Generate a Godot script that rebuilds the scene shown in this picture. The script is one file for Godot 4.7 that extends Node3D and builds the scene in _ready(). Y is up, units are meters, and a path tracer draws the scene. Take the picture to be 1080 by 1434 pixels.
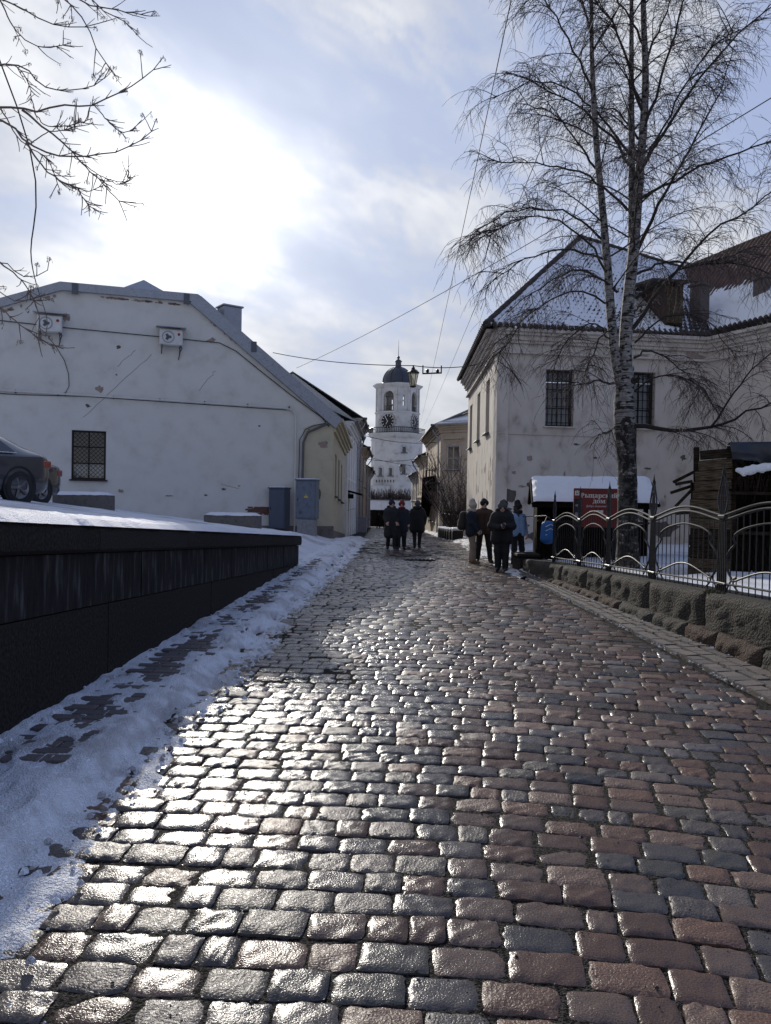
extends Node3D
# A sloping cobbled street in an old town on a bright winter day, seen against the low sun.
# x runs to the right, y up, the street runs away along -z. Units are metres.

var rng := RandomNumberGenerator.new()
var nz := FastNoiseLite.new()      # coarse value for heights and patches
var nf := FastNoiseLite.new()      # fine value
var taken := {}
var M := {}
const SUN := Vector3(-0.2397, 0.3453, -0.9074)


# ---------------------------------------------------------------- mesh building
class MB:
	var v := PackedVector3Array()
	var n := PackedVector3Array()
	var c := PackedColorArray()
	var uv := PackedVector2Array()
	var ix := PackedInt32Array()
	var col := Color(1, 1, 1)

	func tri(a: Vector3, b: Vector3, d: Vector3, hint: Vector3) -> void:
		var nn := (b - a).cross(d - a)
		if nn.length_squared() < 1e-14:
			return
		nn = nn.normalized()
		var at := v.size()
		if nn.dot(hint) < 0.0:
			nn = -nn
			v.append(a); v.append(b); v.append(d)
		else:
			v.append(a); v.append(d); v.append(b)
		for k in 3:
			n.append(nn); c.append(col); uv.append(Vector2.ZERO); ix.append(at + k)

	func quad(a: Vector3, b: Vector3, d: Vector3, e: Vector3, hint: Vector3) -> void:
		var nn := (d - a).cross(e - b)
		if nn.length_squared() < 1e-16:
			return
		nn = nn.normalized()
		var flip := nn.dot(hint) < 0.0
		if flip:
			nn = -nn
		var at := v.size()
		v.append(a); v.append(b); v.append(d); v.append(e)
		for k in 4:
			n.append(nn); c.append(col); uv.append(Vector2.ZERO)
		# clockwise from outside
		if flip:
			ix.append_array(PackedInt32Array([at, at + 1, at + 2, at, at + 2, at + 3]))
		else:
			ix.append_array(PackedInt32Array([at, at + 2, at + 1, at, at + 3, at + 2]))

	# eight corners: 0..3 bottom ring, 4..7 top ring above them
	func hexa(p: Array) -> void:
		var m := Vector3.ZERO
		for q in p:
			m += q / 8.0
		for f in [[0, 1, 2, 3], [4, 5, 6, 7], [0, 1, 5, 4], [1, 2, 6, 5], [2, 3, 7, 6], [3, 0, 4, 7]]:
			var fc: Vector3 = (p[f[0]] + p[f[1]] + p[f[2]] + p[f[3]]) / 4.0
			quad(p[f[0]], p[f[1]], p[f[2]], p[f[3]], fc - m)

	func box(xf: Transform3D, s: Vector3) -> void:
		var h := s / 2.0
		var p := []
		for y in [-h.y, h.y]:
			for q in [[-1, -1], [1, -1], [1, 1], [-1, 1]]:
				p.append(xf * Vector3(q[0] * h.x, y, q[1] * h.z))
		hexa(p)

	# box between two corners
	func span(a: Vector3, b: Vector3) -> void:
		box(Transform3D(Basis(), (a + b) / 2.0), (b - a).abs())

	# box with chamfered edges
	func cbox(xf: Transform3D, s: Vector3, bv: float) -> void:
		var h := s / 2.0
		bv = minf(bv, minf(h.x, minf(h.y, h.z)) * 0.6)
		var i := h - Vector3(bv, bv, bv)
		var o := xf.basis
		for ax in 3:
			for sg in [-1.0, 1.0]:
				var a1 := (ax + 1) % 3
				var a2 := (ax + 2) % 3
				var q := []
				for k in [[-1, -1], [1, -1], [1, 1], [-1, 1]]:
					var p := Vector3.ZERO
					p[ax] = h[ax] * sg; p[a1] = i[a1] * k[0]; p[a2] = i[a2] * k[1]
					q.append(xf * p)
				var nn := Vector3.ZERO
				nn[ax] = sg
				quad(q[0], q[1], q[2], q[3], o * nn)
		for ax in 3:
			var a1 := (ax + 1) % 3
			var a2 := (ax + 2) % 3
			for s1 in [-1.0, 1.0]:
				for s2 in [-1.0, 1.0]:
					var q := []
					for e in [[-1, 0], [1, 0], [1, 1], [-1, 1]]:
						var p := Vector3.ZERO
						p[ax] = i[ax] * e[0]
						p[a1] = (h[a1] if e[1] == 0 else i[a1]) * s1
						p[a2] = (i[a2] if e[1] == 0 else h[a2]) * s2
						q.append(xf * p)
					var nn := Vector3.ZERO
					nn[a1] = s1; nn[a2] = s2
					quad(q[0], q[1], q[2], q[3], o * nn)
		for sx in [-1.0, 1.0]:
			for sy in [-1.0, 1.0]:
				for sz in [-1.0, 1.0]:
					tri(xf * Vector3(h.x * sx, i.y * sy, i.z * sz), xf * Vector3(i.x * sx, h.y * sy, i.z * sz), xf * Vector3(i.x * sx, i.y * sy, h.z * sz), o * Vector3(sx, sy, sz))

	# smooth tube along points
	func tube(pts: Array, radii: Array, sides: int, cap := true, vscale := 1.0) -> void:
		var m := pts.size()
		if m < 2:
			return
		var at := v.size()
		var up := Vector3.UP
		var run := 0.0
		var u := Vector3.ZERO
		for k in m:
			var d: Vector3 = (pts[mini(k + 1, m - 1)] - pts[maxi(k - 1, 0)])
			d = d.normalized() if d.length_squared() > 1e-12 else Vector3.UP
			if k == 0:
				u = d.cross(Vector3(0.31, 0.2, 0.93) if absf(d.y) > 0.9 else up).normalized()
			else:
				u = (u - d * u.dot(d))
				u = u.normalized() if u.length_squared() > 1e-8 else d.cross(Vector3(1, 0.1, 0.2)).normalized()
				run += pts[k].distance_to(pts[k - 1])
			var w := d.cross(u)
			for s in sides + 1:
				var a := TAU * s / sides
				var dir := u * cos(a) + w * sin(a)
				v.append(pts[k] + dir * radii[k]); n.append(dir); c.append(col); uv.append(Vector2(float(s) / sides, run * vscale))
		for k in m - 1:
			for s in sides:
				var a := at + k * (sides + 1) + s
				var b := a + sides + 1
				ix.append(a); ix.append(b); ix.append(a + 1)
				ix.append(a + 1); ix.append(b); ix.append(b + 1)
		if cap:
			for e in [0, m - 1]:
				var d: Vector3 = (pts[0] - pts[1]) if e == 0 else (pts[m - 1] - pts[m - 2])
				for s in sides - 2:
					var b: int = at + e * (sides + 1)
					tri(v[b], v[b + s + 1], v[b + s + 2], d)

	# flat polygon in the xy plane of a frame, with holes given as rectangles, extruded back by depth (along -z of the frame)
	func panel(xf: Transform3D, outline: PackedVector2Array, holes: Array, depth: float, back := true) -> void:
		var xs := [-1e5, 1e5]
		var ys := [-1e5, 1e5]
		for r: Rect2 in holes:
			xs.append(r.position.x); xs.append(r.end.x); ys.append(r.position.y); ys.append(r.end.y)
		xs.sort(); ys.sort()
		var zz := xf.basis.z
		for i in xs.size() - 1:
			for j in ys.size() - 1:
				if xs[i + 1] - xs[i] < 1e-5 or ys[j + 1] - ys[j] < 1e-5:
					continue
				var cell := Rect2(xs[i], ys[j], xs[i + 1] - xs[i], ys[j + 1] - ys[j])
				var hole := false
				for r: Rect2 in holes:
					if r.grow(1e-4).encloses(cell):
						hole = true
				if hole:
					continue
				var parts := [outline]
				if holes.size():
					parts = Geometry2D.intersect_polygons(outline, PackedVector2Array([cell.position, Vector2(cell.end.x, cell.position.y), cell.end, Vector2(cell.position.x, cell.end.y)]))
				for p: PackedVector2Array in parts:
					var t := Geometry2D.triangulate_polygon(p)
					for k in range(0, t.size(), 3):
						var q := []
						for e in 3:
							q.append(Vector3(p[t[k + e]].x, p[t[k + e]].y, 0))
						tri(xf * q[0], xf * q[1], xf * q[2], zz)
						if back:
							var o := Vector3(0, 0, -depth)
							tri(xf * (q[0] + o), xf * (q[1] + o), xf * (q[2] + o), -zz)
		for r: Rect2 in holes:
			var q := [r.position, Vector2(r.end.x, r.position.y), r.end, Vector2(r.position.x, r.end.y)]
			var mid := r.get_center()
			for k in 4:
				var a: Vector2 = q[k]
				var b: Vector2 = q[(k + 1) % 4]
				var hint := mid - (a + b) / 2.0
				quad(xf * Vector3(a.x, a.y, 0), xf * Vector3(b.x, b.y, 0), xf * Vector3(b.x, b.y, -depth), xf * Vector3(a.x, a.y, -depth), xf.basis * Vector3(hint.x, hint.y, 0))
		var cw := Geometry2D.is_polygon_clockwise(outline)
		for k in outline.size():
			var a := outline[k]
			var b := outline[(k + 1) % outline.size()]
			var e := (b - a)
			var out := Vector2(-e.y, e.x) if cw else Vector2(e.y, -e.x)
			quad(xf * Vector3(a.x, a.y, 0), xf * Vector3(b.x, b.y, 0), xf * Vector3(b.x, b.y, -depth), xf * Vector3(a.x, a.y, -depth), xf.basis * Vector3(out.x, out.y, 0))

	# surface of revolution about y; profile is a list of Vector2(radius, height)
	func lathe(xf: Transform3D, prof: Array, sides: int, flat := false) -> void:
		if flat:
			for k in prof.size() - 1:
				for s in sides:
					var a := TAU * s / sides
					var b := TAU * (s + 1) / sides
					var p: Vector2 = prof[k]
					var q: Vector2 = prof[k + 1]
					var pc := Vector3(cos((a + b) / 2), 0, sin((a + b) / 2))
					var sl := q - p
					var hint := pc * sl.y + Vector3.UP * -sl.x
					quad(xf * Vector3(p.x * cos(a), p.y, p.x * sin(a)), xf * Vector3(p.x * cos(b), p.y, p.x * sin(b)), xf * Vector3(q.x * cos(b), q.y, q.x * sin(b)), xf * Vector3(q.x * cos(a), q.y, q.x * sin(a)), xf.basis * hint)
			return
		var at := v.size()
		for k in prof.size():
			var t: Vector2 = prof[mini(k + 1, prof.size() - 1)] - prof[maxi(k - 1, 0)]
			for s in sides + 1:
				var a := TAU * s / sides
				v.append(xf * Vector3(prof[k].x * cos(a), prof[k].y, prof[k].x * sin(a)))
				n.append((xf.basis * Vector3(cos(a) * t.y, -t.x, sin(a) * t.y)).normalized())
				c.append(col); uv.append(Vector2(float(s) / sides, prof[k].y))
		for k in prof.size() - 1:
			for s in sides:
				var a := at + k * (sides + 1) + s
				var b := a + sides + 1
				ix.append(a); ix.append(a + 1); ix.append(b)
				ix.append(a + 1); ix.append(b + 1); ix.append(b)

	# height sheet: points given row by row, smooth normals, facing up
	func sheet(pts: PackedVector3Array, cols: PackedColorArray, nx: int, ny: int) -> void:
		var at := v.size()
		var q := (pts[nx - 1] - pts[0]).cross(pts[(ny - 1) * nx] - pts[0]).y > 0.0
		for j in ny:
			for i in nx:
				var k := j * nx + i
				var dx := pts[j * nx + mini(i + 1, nx - 1)] - pts[j * nx + maxi(i - 1, 0)]
				var dy := pts[mini(j + 1, ny - 1) * nx + i] - pts[maxi(j - 1, 0) * nx + i]
				var nn := dx.cross(dy).normalized()
				v.append(pts[k]); n.append(nn if q else -nn); c.append(cols[k] if cols.size() else col); uv.append(Vector2(pts[k].x, pts[k].z))
		for j in ny - 1:
			for i in nx - 1:
				var a := at + j * nx + i
				if q:
					ix.append_array(PackedInt32Array([a, a + nx, a + 1, a + 1, a + nx, a + nx + 1]))
				else:
					ix.append_array(PackedInt32Array([a, a + 1, a + nx, a + 1, a + nx + 1, a + nx]))

	func mesh() -> ArrayMesh:
		var a := []
		a.resize(Mesh.ARRAY_MAX)
		a[Mesh.ARRAY_VERTEX] = v; a[Mesh.ARRAY_NORMAL] = n; a[Mesh.ARRAY_COLOR] = c; a[Mesh.ARRAY_TEX_UV] = uv; a[Mesh.ARRAY_INDEX] = ix
		var m := ArrayMesh.new()
		m.add_surface_from_arrays(Mesh.PRIMITIVE_TRIANGLES, a)
		return m


# ---------------------------------------------------------------- scene tree
func numbered(called: String) -> String:
	if not taken.has(called):
		taken[called] = 0
		return called
	taken[called] += 1
	return "%s_%03d" % [called, taken[called]]


func thing(called: String, label: String, category: String, at := Vector3.ZERO, turn := 0.0, group := "") -> Node3D:
	var o := Node3D.new()
	o.name = numbered(called)
	add_child(o)
	o.position = at
	o.rotation.y = turn
	mark(o, label, category, group)
	return o


func mark(o: Node3D, label: String, category: String, group := "") -> Node3D:
	o.set_meta("label", label)
	o.set_meta("category", category)
	if group:
		o.set_meta("group", group)
	return o


func structure(called: String) -> Node3D:
	var o := Node3D.new()
	o.name = numbered(called)
	add_child(o)
	o.set_meta("kind", "structure")
	return o


func obj(called: String, mb: MB, m: Material, parent: Node = null) -> MeshInstance3D:
	return put(called, mb.mesh(), m, parent)


func put(called: String, mesh: Mesh, m: Material, parent: Node = null, xf := Transform3D()) -> MeshInstance3D:
	var o := MeshInstance3D.new()
	o.name = called if parent else numbered(called)
	o.mesh = mesh
	o.material_override = m
	(parent if parent else self).add_child(o, true)
	o.transform = xf
	return o


func frame(o: Vector3, x: Vector3, y := Vector3.UP) -> Transform3D:
	var zz := x.cross(y).normalized()
	return Transform3D(Basis(x.normalized(), y.normalized(), zz), o)


func rect(x0: float, y0: float, x1: float, y1: float) -> PackedVector2Array:
	return PackedVector2Array([Vector2(x0, y0), Vector2(x1, y0), Vector2(x1, y1), Vector2(x0, y1)])


func rnd(a: float, b: float) -> float:
	return rng.randf_range(a, b)


# ---------------------------------------------------------------- materials
func lin(r: float, g: float, b: float, a := 1.0) -> Color:
	var k := Color(r, g, b).linear_to_srgb()
	k.a = a
	return k


func noise_tex(s: int, freq: float, oct: int, lo: Color, hi: Color, mid = null, size := 512, kind := FastNoiseLite.TYPE_SIMPLEX_SMOOTH) -> NoiseTexture2D:
	var fn := FastNoiseLite.new()
	fn.seed = s
	fn.noise_type = kind
	fn.frequency = freq
	fn.fractal_octaves = oct
	fn.fractal_gain = 0.55
	var t := NoiseTexture2D.new()
	t.width = size
	t.height = size
	t.seamless = true
	t.noise = fn
	var g := Gradient.new()
	g.set_color(0, lo)
	g.set_color(1, hi)
	if mid is Array:
		for k in mid:
			g.add_point(k[0], k[1])
	t.color_ramp = g
	return t


func grey(x: float) -> Color:
	return Color(x, x, x)


func mat(col: Color, rough: float, o := {}) -> StandardMaterial3D:
	var m := StandardMaterial3D.new()
	m.albedo_color = col
	m.roughness = rough
	m.metallic = o.get("metal", 0.0)
	m.metallic_specular = o.get("spec", 0.5)
	m.vertex_color_use_as_albedo = o.get("vc", false)
	if o.has("tex"):
		m.albedo_texture = o.tex
	if o.has("rough_tex"):
		m.roughness_texture = o.rough_tex
	if o.has("bump"):
		m.heightmap_enabled = true
		m.heightmap_texture = o.bump
		m.heightmap_scale = o.get("depth", 0.5)
	if o.get("tri", true):
		m.uv1_triplanar = true
		m.uv1_world_triplanar = o.get("world", true)
		m.uv1_triplanar_sharpness = 4.0
		var s: float = o.get("scale", 1.0)
		m.uv1_scale = Vector3(s, s, s) if not o.has("scale3") else o.scale3
	return m


func materials() -> void:
	var T := {}
	T.fine = noise_tex(3, 0.02, 5, grey(0.0), grey(1.0))
	T.grain = noise_tex(5, 0.07, 4, grey(0.0), grey(1.0))
	T.pits = noise_tex(8, 0.035, 5, grey(0.0), grey(1.0), [[0.35, grey(0.35)], [0.6, grey(0.85)]])
	T.stone = noise_tex(9, 0.045, 5, Color(0.62, 0.6, 0.6), Color(1.0, 0.99, 0.97), [[0.45, Color(0.86, 0.84, 0.84)]])
	T.wet = noise_tex(12, 0.02, 5, grey(0.45), grey(1.0), [[0.5, grey(0.72)]])
	T.plaster = noise_tex(14, 0.006, 6, Color(0.9, 0.89, 0.88), Color(1, 1, 1), [[0.25, Color(0.955, 0.95, 0.945)], [0.5, Color(0.98, 0.98, 0.975)]], 1024)
	T.stain = noise_tex(17, 0.006, 6, Color(0.7, 0.66, 0.64), Color(1, 0.99, 0.97), [[0.16, Color(0.85, 0.83, 0.81)], [0.38, Color(0.95, 0.94, 0.925)], [0.7, Color(0.98, 0.975, 0.965)]], 1024)
	T.granite = noise_tex(21, 0.03, 6, Color(0.5, 0.48, 0.47), Color(1, 1, 1), [[0.5, Color(0.78, 0.76, 0.75)]], 1024)
	T.streak = noise_tex(23, 0.012, 5, Color(0.35, 0.34, 0.36), Color(1.0, 1.0, 1.0), [[0.55, Color(0.5, 0.49, 0.5)], [0.72, Color(0.72, 0.72, 0.74)]], 512)
	T.wood = noise_tex(27, 0.012, 5, Color(0.35, 0.33, 0.3), Color(1, 0.97, 0.92), [[0.5, Color(0.7, 0.67, 0.63)]])
	T.cloth = noise_tex(31, 0.05, 3, Color(0.75, 0.75, 0.75), Color(1, 1, 1))
	for t in T:
		M["t_" + t] = T[t]
	# stones of the road: worn and damp
	var tones := [[0.095, 0.092, 0.092], [0.108, 0.104, 0.104], [0.155, 0.12, 0.102], [0.142, 0.098, 0.08], [0.082, 0.083, 0.086], [0.135, 0.125, 0.118], [0.122, 0.087, 0.073], [0.098, 0.098, 0.092]]
	M.cobble = []
	for t in tones:
		M.cobble.append(mat(lin(t[0] * 1.1, t[1] * 1.1, t[2] * 1.1), 0.36, {"spec": 0.29, "tex": T.stone, "scale": 4.3, "rough_tex": T.wet, "bump": T.pits, "depth": 0.085}))
	M.cobble_dry = []
	for t in tones:
		M.cobble_dry.append(mat(lin(t[0] * 1.42, t[1] * 1.36, t[2] * 1.3), 0.54, {"spec": 0.26, "tex": T.stone, "scale": 3.4, "rough_tex": T.wet, "bump": T.pits, "depth": 0.18}))
	M.cobble_far_dry = mat(Color(1, 1, 1), 0.6, {"spec": 0.38, "tex": T.stone, "scale": 3.4, "rough_tex": T.wet, "bump": T.pits, "depth": 0.15, "vc": true})
	M.cobble_far = mat(Color(1, 1, 1), 0.36, {"spec": 0.46, "tex": T.stone, "scale": 4.3, "rough_tex": T.wet, "bump": T.pits, "depth": 0.1, "vc": true})
	M.bed = mat(lin(0.075, 0.068, 0.06), 0.9, {"spec": 0.2, "tex": T.pits, "scale": 2.3, "bump": T.grain, "depth": 0.9})
	M.snow = mat(Color(1, 1, 1), 0.75, {"vc": true, "scale": 2.7, "bump": T.pits, "depth": 1.6})
	M.snow_plain = mat(lin(0.82, 0.84, 0.87), 0.7, {"scale": 2.1, "bump": T.pits, "depth": 1.4})
	M.brick_pave = mat(lin(0.13, 0.122, 0.12), 0.7, {"tex": T.stone, "scale": 2.6, "bump": T.pits, "depth": 0.3})
	M.brick_pave_b = mat(lin(0.17, 0.15, 0.14), 0.7, {"tex": T.stone, "scale": 2.2, "bump": T.pits, "depth": 0.3})
	M.granite_dark = mat(lin(0.05, 0.047, 0.045), 0.85, {"spec": 0.3, "tex": T.granite, "scale": 1.1, "bump": T.grain, "depth": 0.5})
	M.granite_dark_b = mat(lin(0.043, 0.038, 0.034), 0.85, {"spec": 0.3, "tex": T.granite, "scale": 0.8, "bump": T.grain, "depth": 0.5})
	M.granite_streak = mat(lin(0.115, 0.108, 0.105), 0.85, {"spec": 0.3, "tex": T.streak, "scale3": Vector3(1.1, 0.2, 1.1), "bump": T.grain, "depth": 0.5})
	M.granite_rough = mat(lin(0.12, 0.118, 0.105), 0.85, {"spec": 0.25, "tex": T.granite, "scale": 1.3, "bump": T.pits, "depth": 3.0})
	M.granite_red = mat(lin(0.15, 0.115, 0.095), 0.85, {"spec": 0.25, "tex": T.granite, "scale": 1.6, "bump": T.pits, "depth": 3.0})
	M.moss = mat(lin(0.07, 0.075, 0.018), 0.95, {"tex": T.stone, "scale": 5.0, "bump": T.pits, "depth": 2.0})
	M.plaster_a = mat(lin(0.62, 0.61, 0.575), 0.85, {"tex": T.plaster, "scale": 0.16, "bump": T.fine, "depth": 0.6})
	M.plaster_yellow = mat(lin(0.52, 0.48, 0.36), 0.85, {"tex": T.plaster, "scale": 0.25, "bump": T.fine, "depth": 0.5})
	M.plaster_d = mat(lin(0.57, 0.525, 0.475), 0.88, {"tex": T.stain, "scale3": Vector3(0.2, 0.13, 0.2), "bump": T.fine, "depth": 1.2})
	M.plaster_white = mat(lin(0.72, 0.72, 0.72), 0.85, {"tex": T.plaster, "scale": 0.2})
	M.plaster_grey = mat(lin(0.33, 0.31, 0.3), 0.85, {"tex": T.stain, "scale": 0.2})
	M.plaster_tan = mat(lin(0.55, 0.46, 0.36), 0.85, {"tex": T.stain, "scale": 0.2})
	M.plaster_base = mat(lin(0.16, 0.15, 0.145), 0.9, {"tex": T.stain, "scale": 0.4, "bump": T.pits, "depth": 1.0})
	M.tower = mat(lin(0.48, 0.48, 0.48), 0.85, {"tex": T.stain, "scale": 0.09})
	M.bare = mat(lin(0.36, 0.29, 0.26), 0.95, {"tex": T.stain, "scale": 1.2, "bump": T.pits, "depth": 1.5})
	M.bare_dark = mat(lin(0.13, 0.11, 0.105), 0.95, {"tex": T.stain, "scale": 1.2, "bump": T.pits, "depth": 1.5})
	M.brick = mat(lin(0.26, 0.12, 0.08), 0.9, {"tex": T.stone, "scale": 3.0, "bump": T.pits, "depth": 1.0})
	M.zinc = mat(lin(0.3, 0.32, 0.36), 0.45, {"metal": 0.35, "tex": T.plaster, "scale": 0.5, "rough_tex": T.wet})
	M.zinc_dark = mat(lin(0.1, 0.105, 0.12), 0.5, {"metal": 0.3, "tex": T.plaster, "scale": 0.5})
	M.lead = mat(lin(0.045, 0.05, 0.065), 0.5, {"metal": 0.2, "tex": T.plaster, "scale": 0.3})
	M.iron = mat(lin(0.035, 0.035, 0.038), 0.45, {"metal": 0.55, "tex": T.wet, "scale": 3.0})
	M.iron_worn = mat(lin(0.075, 0.075, 0.08), 0.68, {"spec": 0.3, "metal": 0.0, "tex": T.wet, "scale": 4.0})
	M.black = mat(lin(0.012, 0.012, 0.013), 0.7, {"tri": false})
	M.cable = mat(lin(0.02, 0.02, 0.02), 0.6, {"tri": false})
	M.cable_pale = mat(lin(0.1, 0.1, 0.11), 0.8, {"tri": false})
	M.glass = mat(lin(0.12, 0.13, 0.13, 0.05), 0.04, {"tri": false, "spec": 0.5})
	M.glass.transparency = BaseMaterial3D.TRANSPARENCY_ALPHA
	M.car_glass = mat(lin(0.03, 0.035, 0.04), 0.05, {"tri": false, "spec": 0.6})
	M.frame_brown = mat(lin(0.035, 0.022, 0.018), 0.6, {"tex": T.wood, "scale": 2.0})
	M.frame_white = mat(lin(0.5, 0.5, 0.5), 0.6, {"tri": false})
	M.tile_red = mat(lin(0.085, 0.042, 0.031), 0.8, {"tex": T.stain, "scale": 1.0, "bump": T.pits, "depth": 0.6})
	M.tile_red_b = mat(lin(0.062, 0.036, 0.029), 0.85, {"tex": T.stain, "scale": 1.3, "bump": T.pits, "depth": 0.6})
	M.tile_old = mat(lin(0.05, 0.04, 0.036), 0.85, {"tex": T.stain, "scale": 1.0, "bump": T.pits, "depth": 0.6})
	M.plank = mat(lin(0.17, 0.14, 0.108), 0.9, {"spec": 0.15, "tex": T.wood, "scale3": Vector3(0.7, 6.0, 0.7), "bump": T.wood, "depth": 0.6})
	M.plank_dark = mat(lin(0.06, 0.05, 0.04), 0.9, {"spec": 0.15, "tex": T.wood, "scale3": Vector3(0.7, 6.0, 0.7), "bump": T.wood, "depth": 0.6})
	M.plank_black = mat(lin(0.022, 0.019, 0.018), 0.9, {"spec": 0.12, "tex": T.wood, "scale3": Vector3(5.0, 0.7, 5.0)})
	M.tarp = mat(lin(0.022, 0.026, 0.038), 0.4, {"tex": T.cloth, "scale": 0.7})
	M.cabinet = mat(lin(0.12, 0.155, 0.22), 0.5, {"tex": T.stain, "scale": 0.7})
	M.cabinet_dark = mat(lin(0.055, 0.075, 0.12), 0.5, {"tex": T.plaster, "scale": 0.5})
	M.cabinet_grey = mat(lin(0.25, 0.26, 0.3), 0.6, {"tex": T.stain, "scale": 0.9})
	M.ac_white = mat(lin(0.6, 0.6, 0.58), 0.5, {"tex": T.plaster, "scale": 0.8})
	M.concrete = mat(lin(0.16, 0.15, 0.14), 0.9, {"tex": T.stain, "scale": 0.9, "bump": T.pits, "depth": 1.0})
	M.sign_red = mat(lin(0.17, 0.018, 0.016), 0.5, {"tri": false})
	M.sign_white = mat(lin(0.7, 0.68, 0.63), 0.6, {"tri": false})
	M.bark_dark = mat(lin(0.045, 0.036, 0.033), 0.85, {"tex": T.wood, "scale": 3.0})
	M.twig = mat(lin(0.05, 0.034, 0.032), 0.8, {"tri": false})
	M.twig_grey = mat(lin(0.12, 0.095, 0.08), 0.8, {"tri": false})
	M.hoard = mat(lin(0.6, 0.62, 0.66), 0.7, {"tex": T.plaster, "scale": 0.2})
	M.skin = mat(lin(0.5, 0.3, 0.22), 0.55, {"tri": false})
	M.tyre = mat(lin(0.018, 0.018, 0.018), 0.85, {"tri": false})
	M.rim = mat(lin(0.2, 0.2, 0.21), 0.35, {"tri": false, "metal": 0.8})
	M.chrome = mat(lin(0.6, 0.6, 0.6), 0.2, {"tri": false, "metal": 1.0})
	M.car_paint = mat(lin(0.035, 0.037, 0.045), 0.3, {"tri": false})
	M.car_paint.clearcoat_enabled = true
	M.car_paint.clearcoat = 1.0
	M.car_paint.clearcoat_roughness = 0.08
	M.car_paint_b = M.car_paint.duplicate()
	M.car_paint_b.albedo_color = lin(0.018, 0.02, 0.028)
	M.red_lens = mat(lin(0.25, 0.015, 0.012), 0.2, {"tri": false})


func cloth(r: float, g: float, b: float, rough := 0.85) -> StandardMaterial3D:
	return mat(lin(r, g, b), rough, {"tex": M.t_cloth, "scale": 4.0, "bump": M.t_fine, "depth": 0.8})


# ---------------------------------------------------------------- light and sky
func make_sky() -> Image:
	var w := 2048
	var h := 1024
	var out := PackedFloat32Array()
	out.resize(w * h * 3)
	var big := FastNoiseLite.new()
	big.seed = 41
	big.noise_type = FastNoiseLite.TYPE_SIMPLEX_SMOOTH
	big.frequency = 0.42
	big.fractal_octaves = 5
	big.fractal_gain = 0.52
	big.domain_warp_enabled = true
	big.domain_warp_amplitude = 1.1
	big.domain_warp_frequency = 0.35
	var wisp := FastNoiseLite.new()
	wisp.seed = 77
	wisp.noise_type = FastNoiseLite.TYPE_SIMPLEX_SMOOTH
	wisp.frequency = 1.1
	wisp.fractal_octaves = 5
	wisp.fractal_gain = 0.6
	var sun := SUN.normalized()
	var half := h / 2
	for j in half + 2:
		var el := PI * (0.5 - (j + 0.5) / h)
		var se := sin(el)
		var ce := cos(el)
		for i in w:
			var az := (i + 0.5) / w * TAU      # column 0 looks down the street
			var d := Vector3(sin(az) * ce, se, -cos(az) * ce)
			var k := 1.0 / (maxf(se, 0.0) + 0.22)
			# the cloud sheet lies at one height; its streaks run from far left to near right
			var px := d.x * k
			var pz := d.z * k
			var a := px * 0.55 - pz * 0.83
			var b := px * 0.83 + pz * 0.55
			var c1 := big.get_noise_3d(a * 0.7, b * 1.25, 3.0)
			var c2 := wisp.get_noise_3d(a * 1.1, b * 1.9, 9.0)
			# the sheet is thick on the left and thins out to the right of the street
			var gap := smoothstep(-0.12, 0.5, d.x * 0.95 + d.y * 0.28 - 0.1)
			var cov := clampf(0.72 + c1 * 1.6 + c2 * 0.95 - gap * 0.95 + 0.7 * exp(-se * 7.0), 0.0, 1.0)
			cov = cov * cov * (3.0 - 2.0 * cov)
			var ang := acos(clampf(d.dot(sun), -1.0, 1.0))
			var t := clampf(se, 0.0, 1.0)
			var blue := Color(0.47, 0.53, 0.66).lerp(Color(0.1, 0.175, 0.43), pow(t, 0.5))
			# thin cloud scatters forward: brightest before the sun, dull away from it
			var fwd := exp(-ang / 0.75)
			var lum := (0.31 + 0.26 * fwd) * (1.0 + 0.42 * c2 + 0.3 * c1)
			var cl := Color(lum * 0.95, lum * 0.975, lum * 1.03)
			var near := exp(-pow(ang / 0.26, 2.0))
			var core := exp(-ang / 0.058)
			var s := (blue * (0.75 + 0.5 * fwd)).lerp(Color(0.41, 0.445, 0.51), clampf(fwd * 0.9 - 0.1, 0.0, 1.0)).lerp(cl, cov * 0.93)
			var thin := clampf(0.55 + 0.45 * cov + 0.9 * c2 + 0.4 * c1, 0.1, 1.6)
			s += Color(0.12, 0.118, 0.113) * near * thin
			s += Color(1.7, 1.66, 1.6) * core * (0.8 + 0.6 * c2)
			var at := (j * w + i) * 3
			out[at] = maxf(s.r, 0.02); out[at + 1] = maxf(s.g, 0.02); out[at + 2] = maxf(s.b, 0.02)
	for j in range(half + 2, h):
		for i in w:
			var at := (j * w + i) * 3
			out[at] = 0.3; out[at + 1] = 0.3; out[at + 2] = 0.32
	return Image.create_from_data(w, h, false, Image.FORMAT_RGBF, out.to_byte_array())


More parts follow.
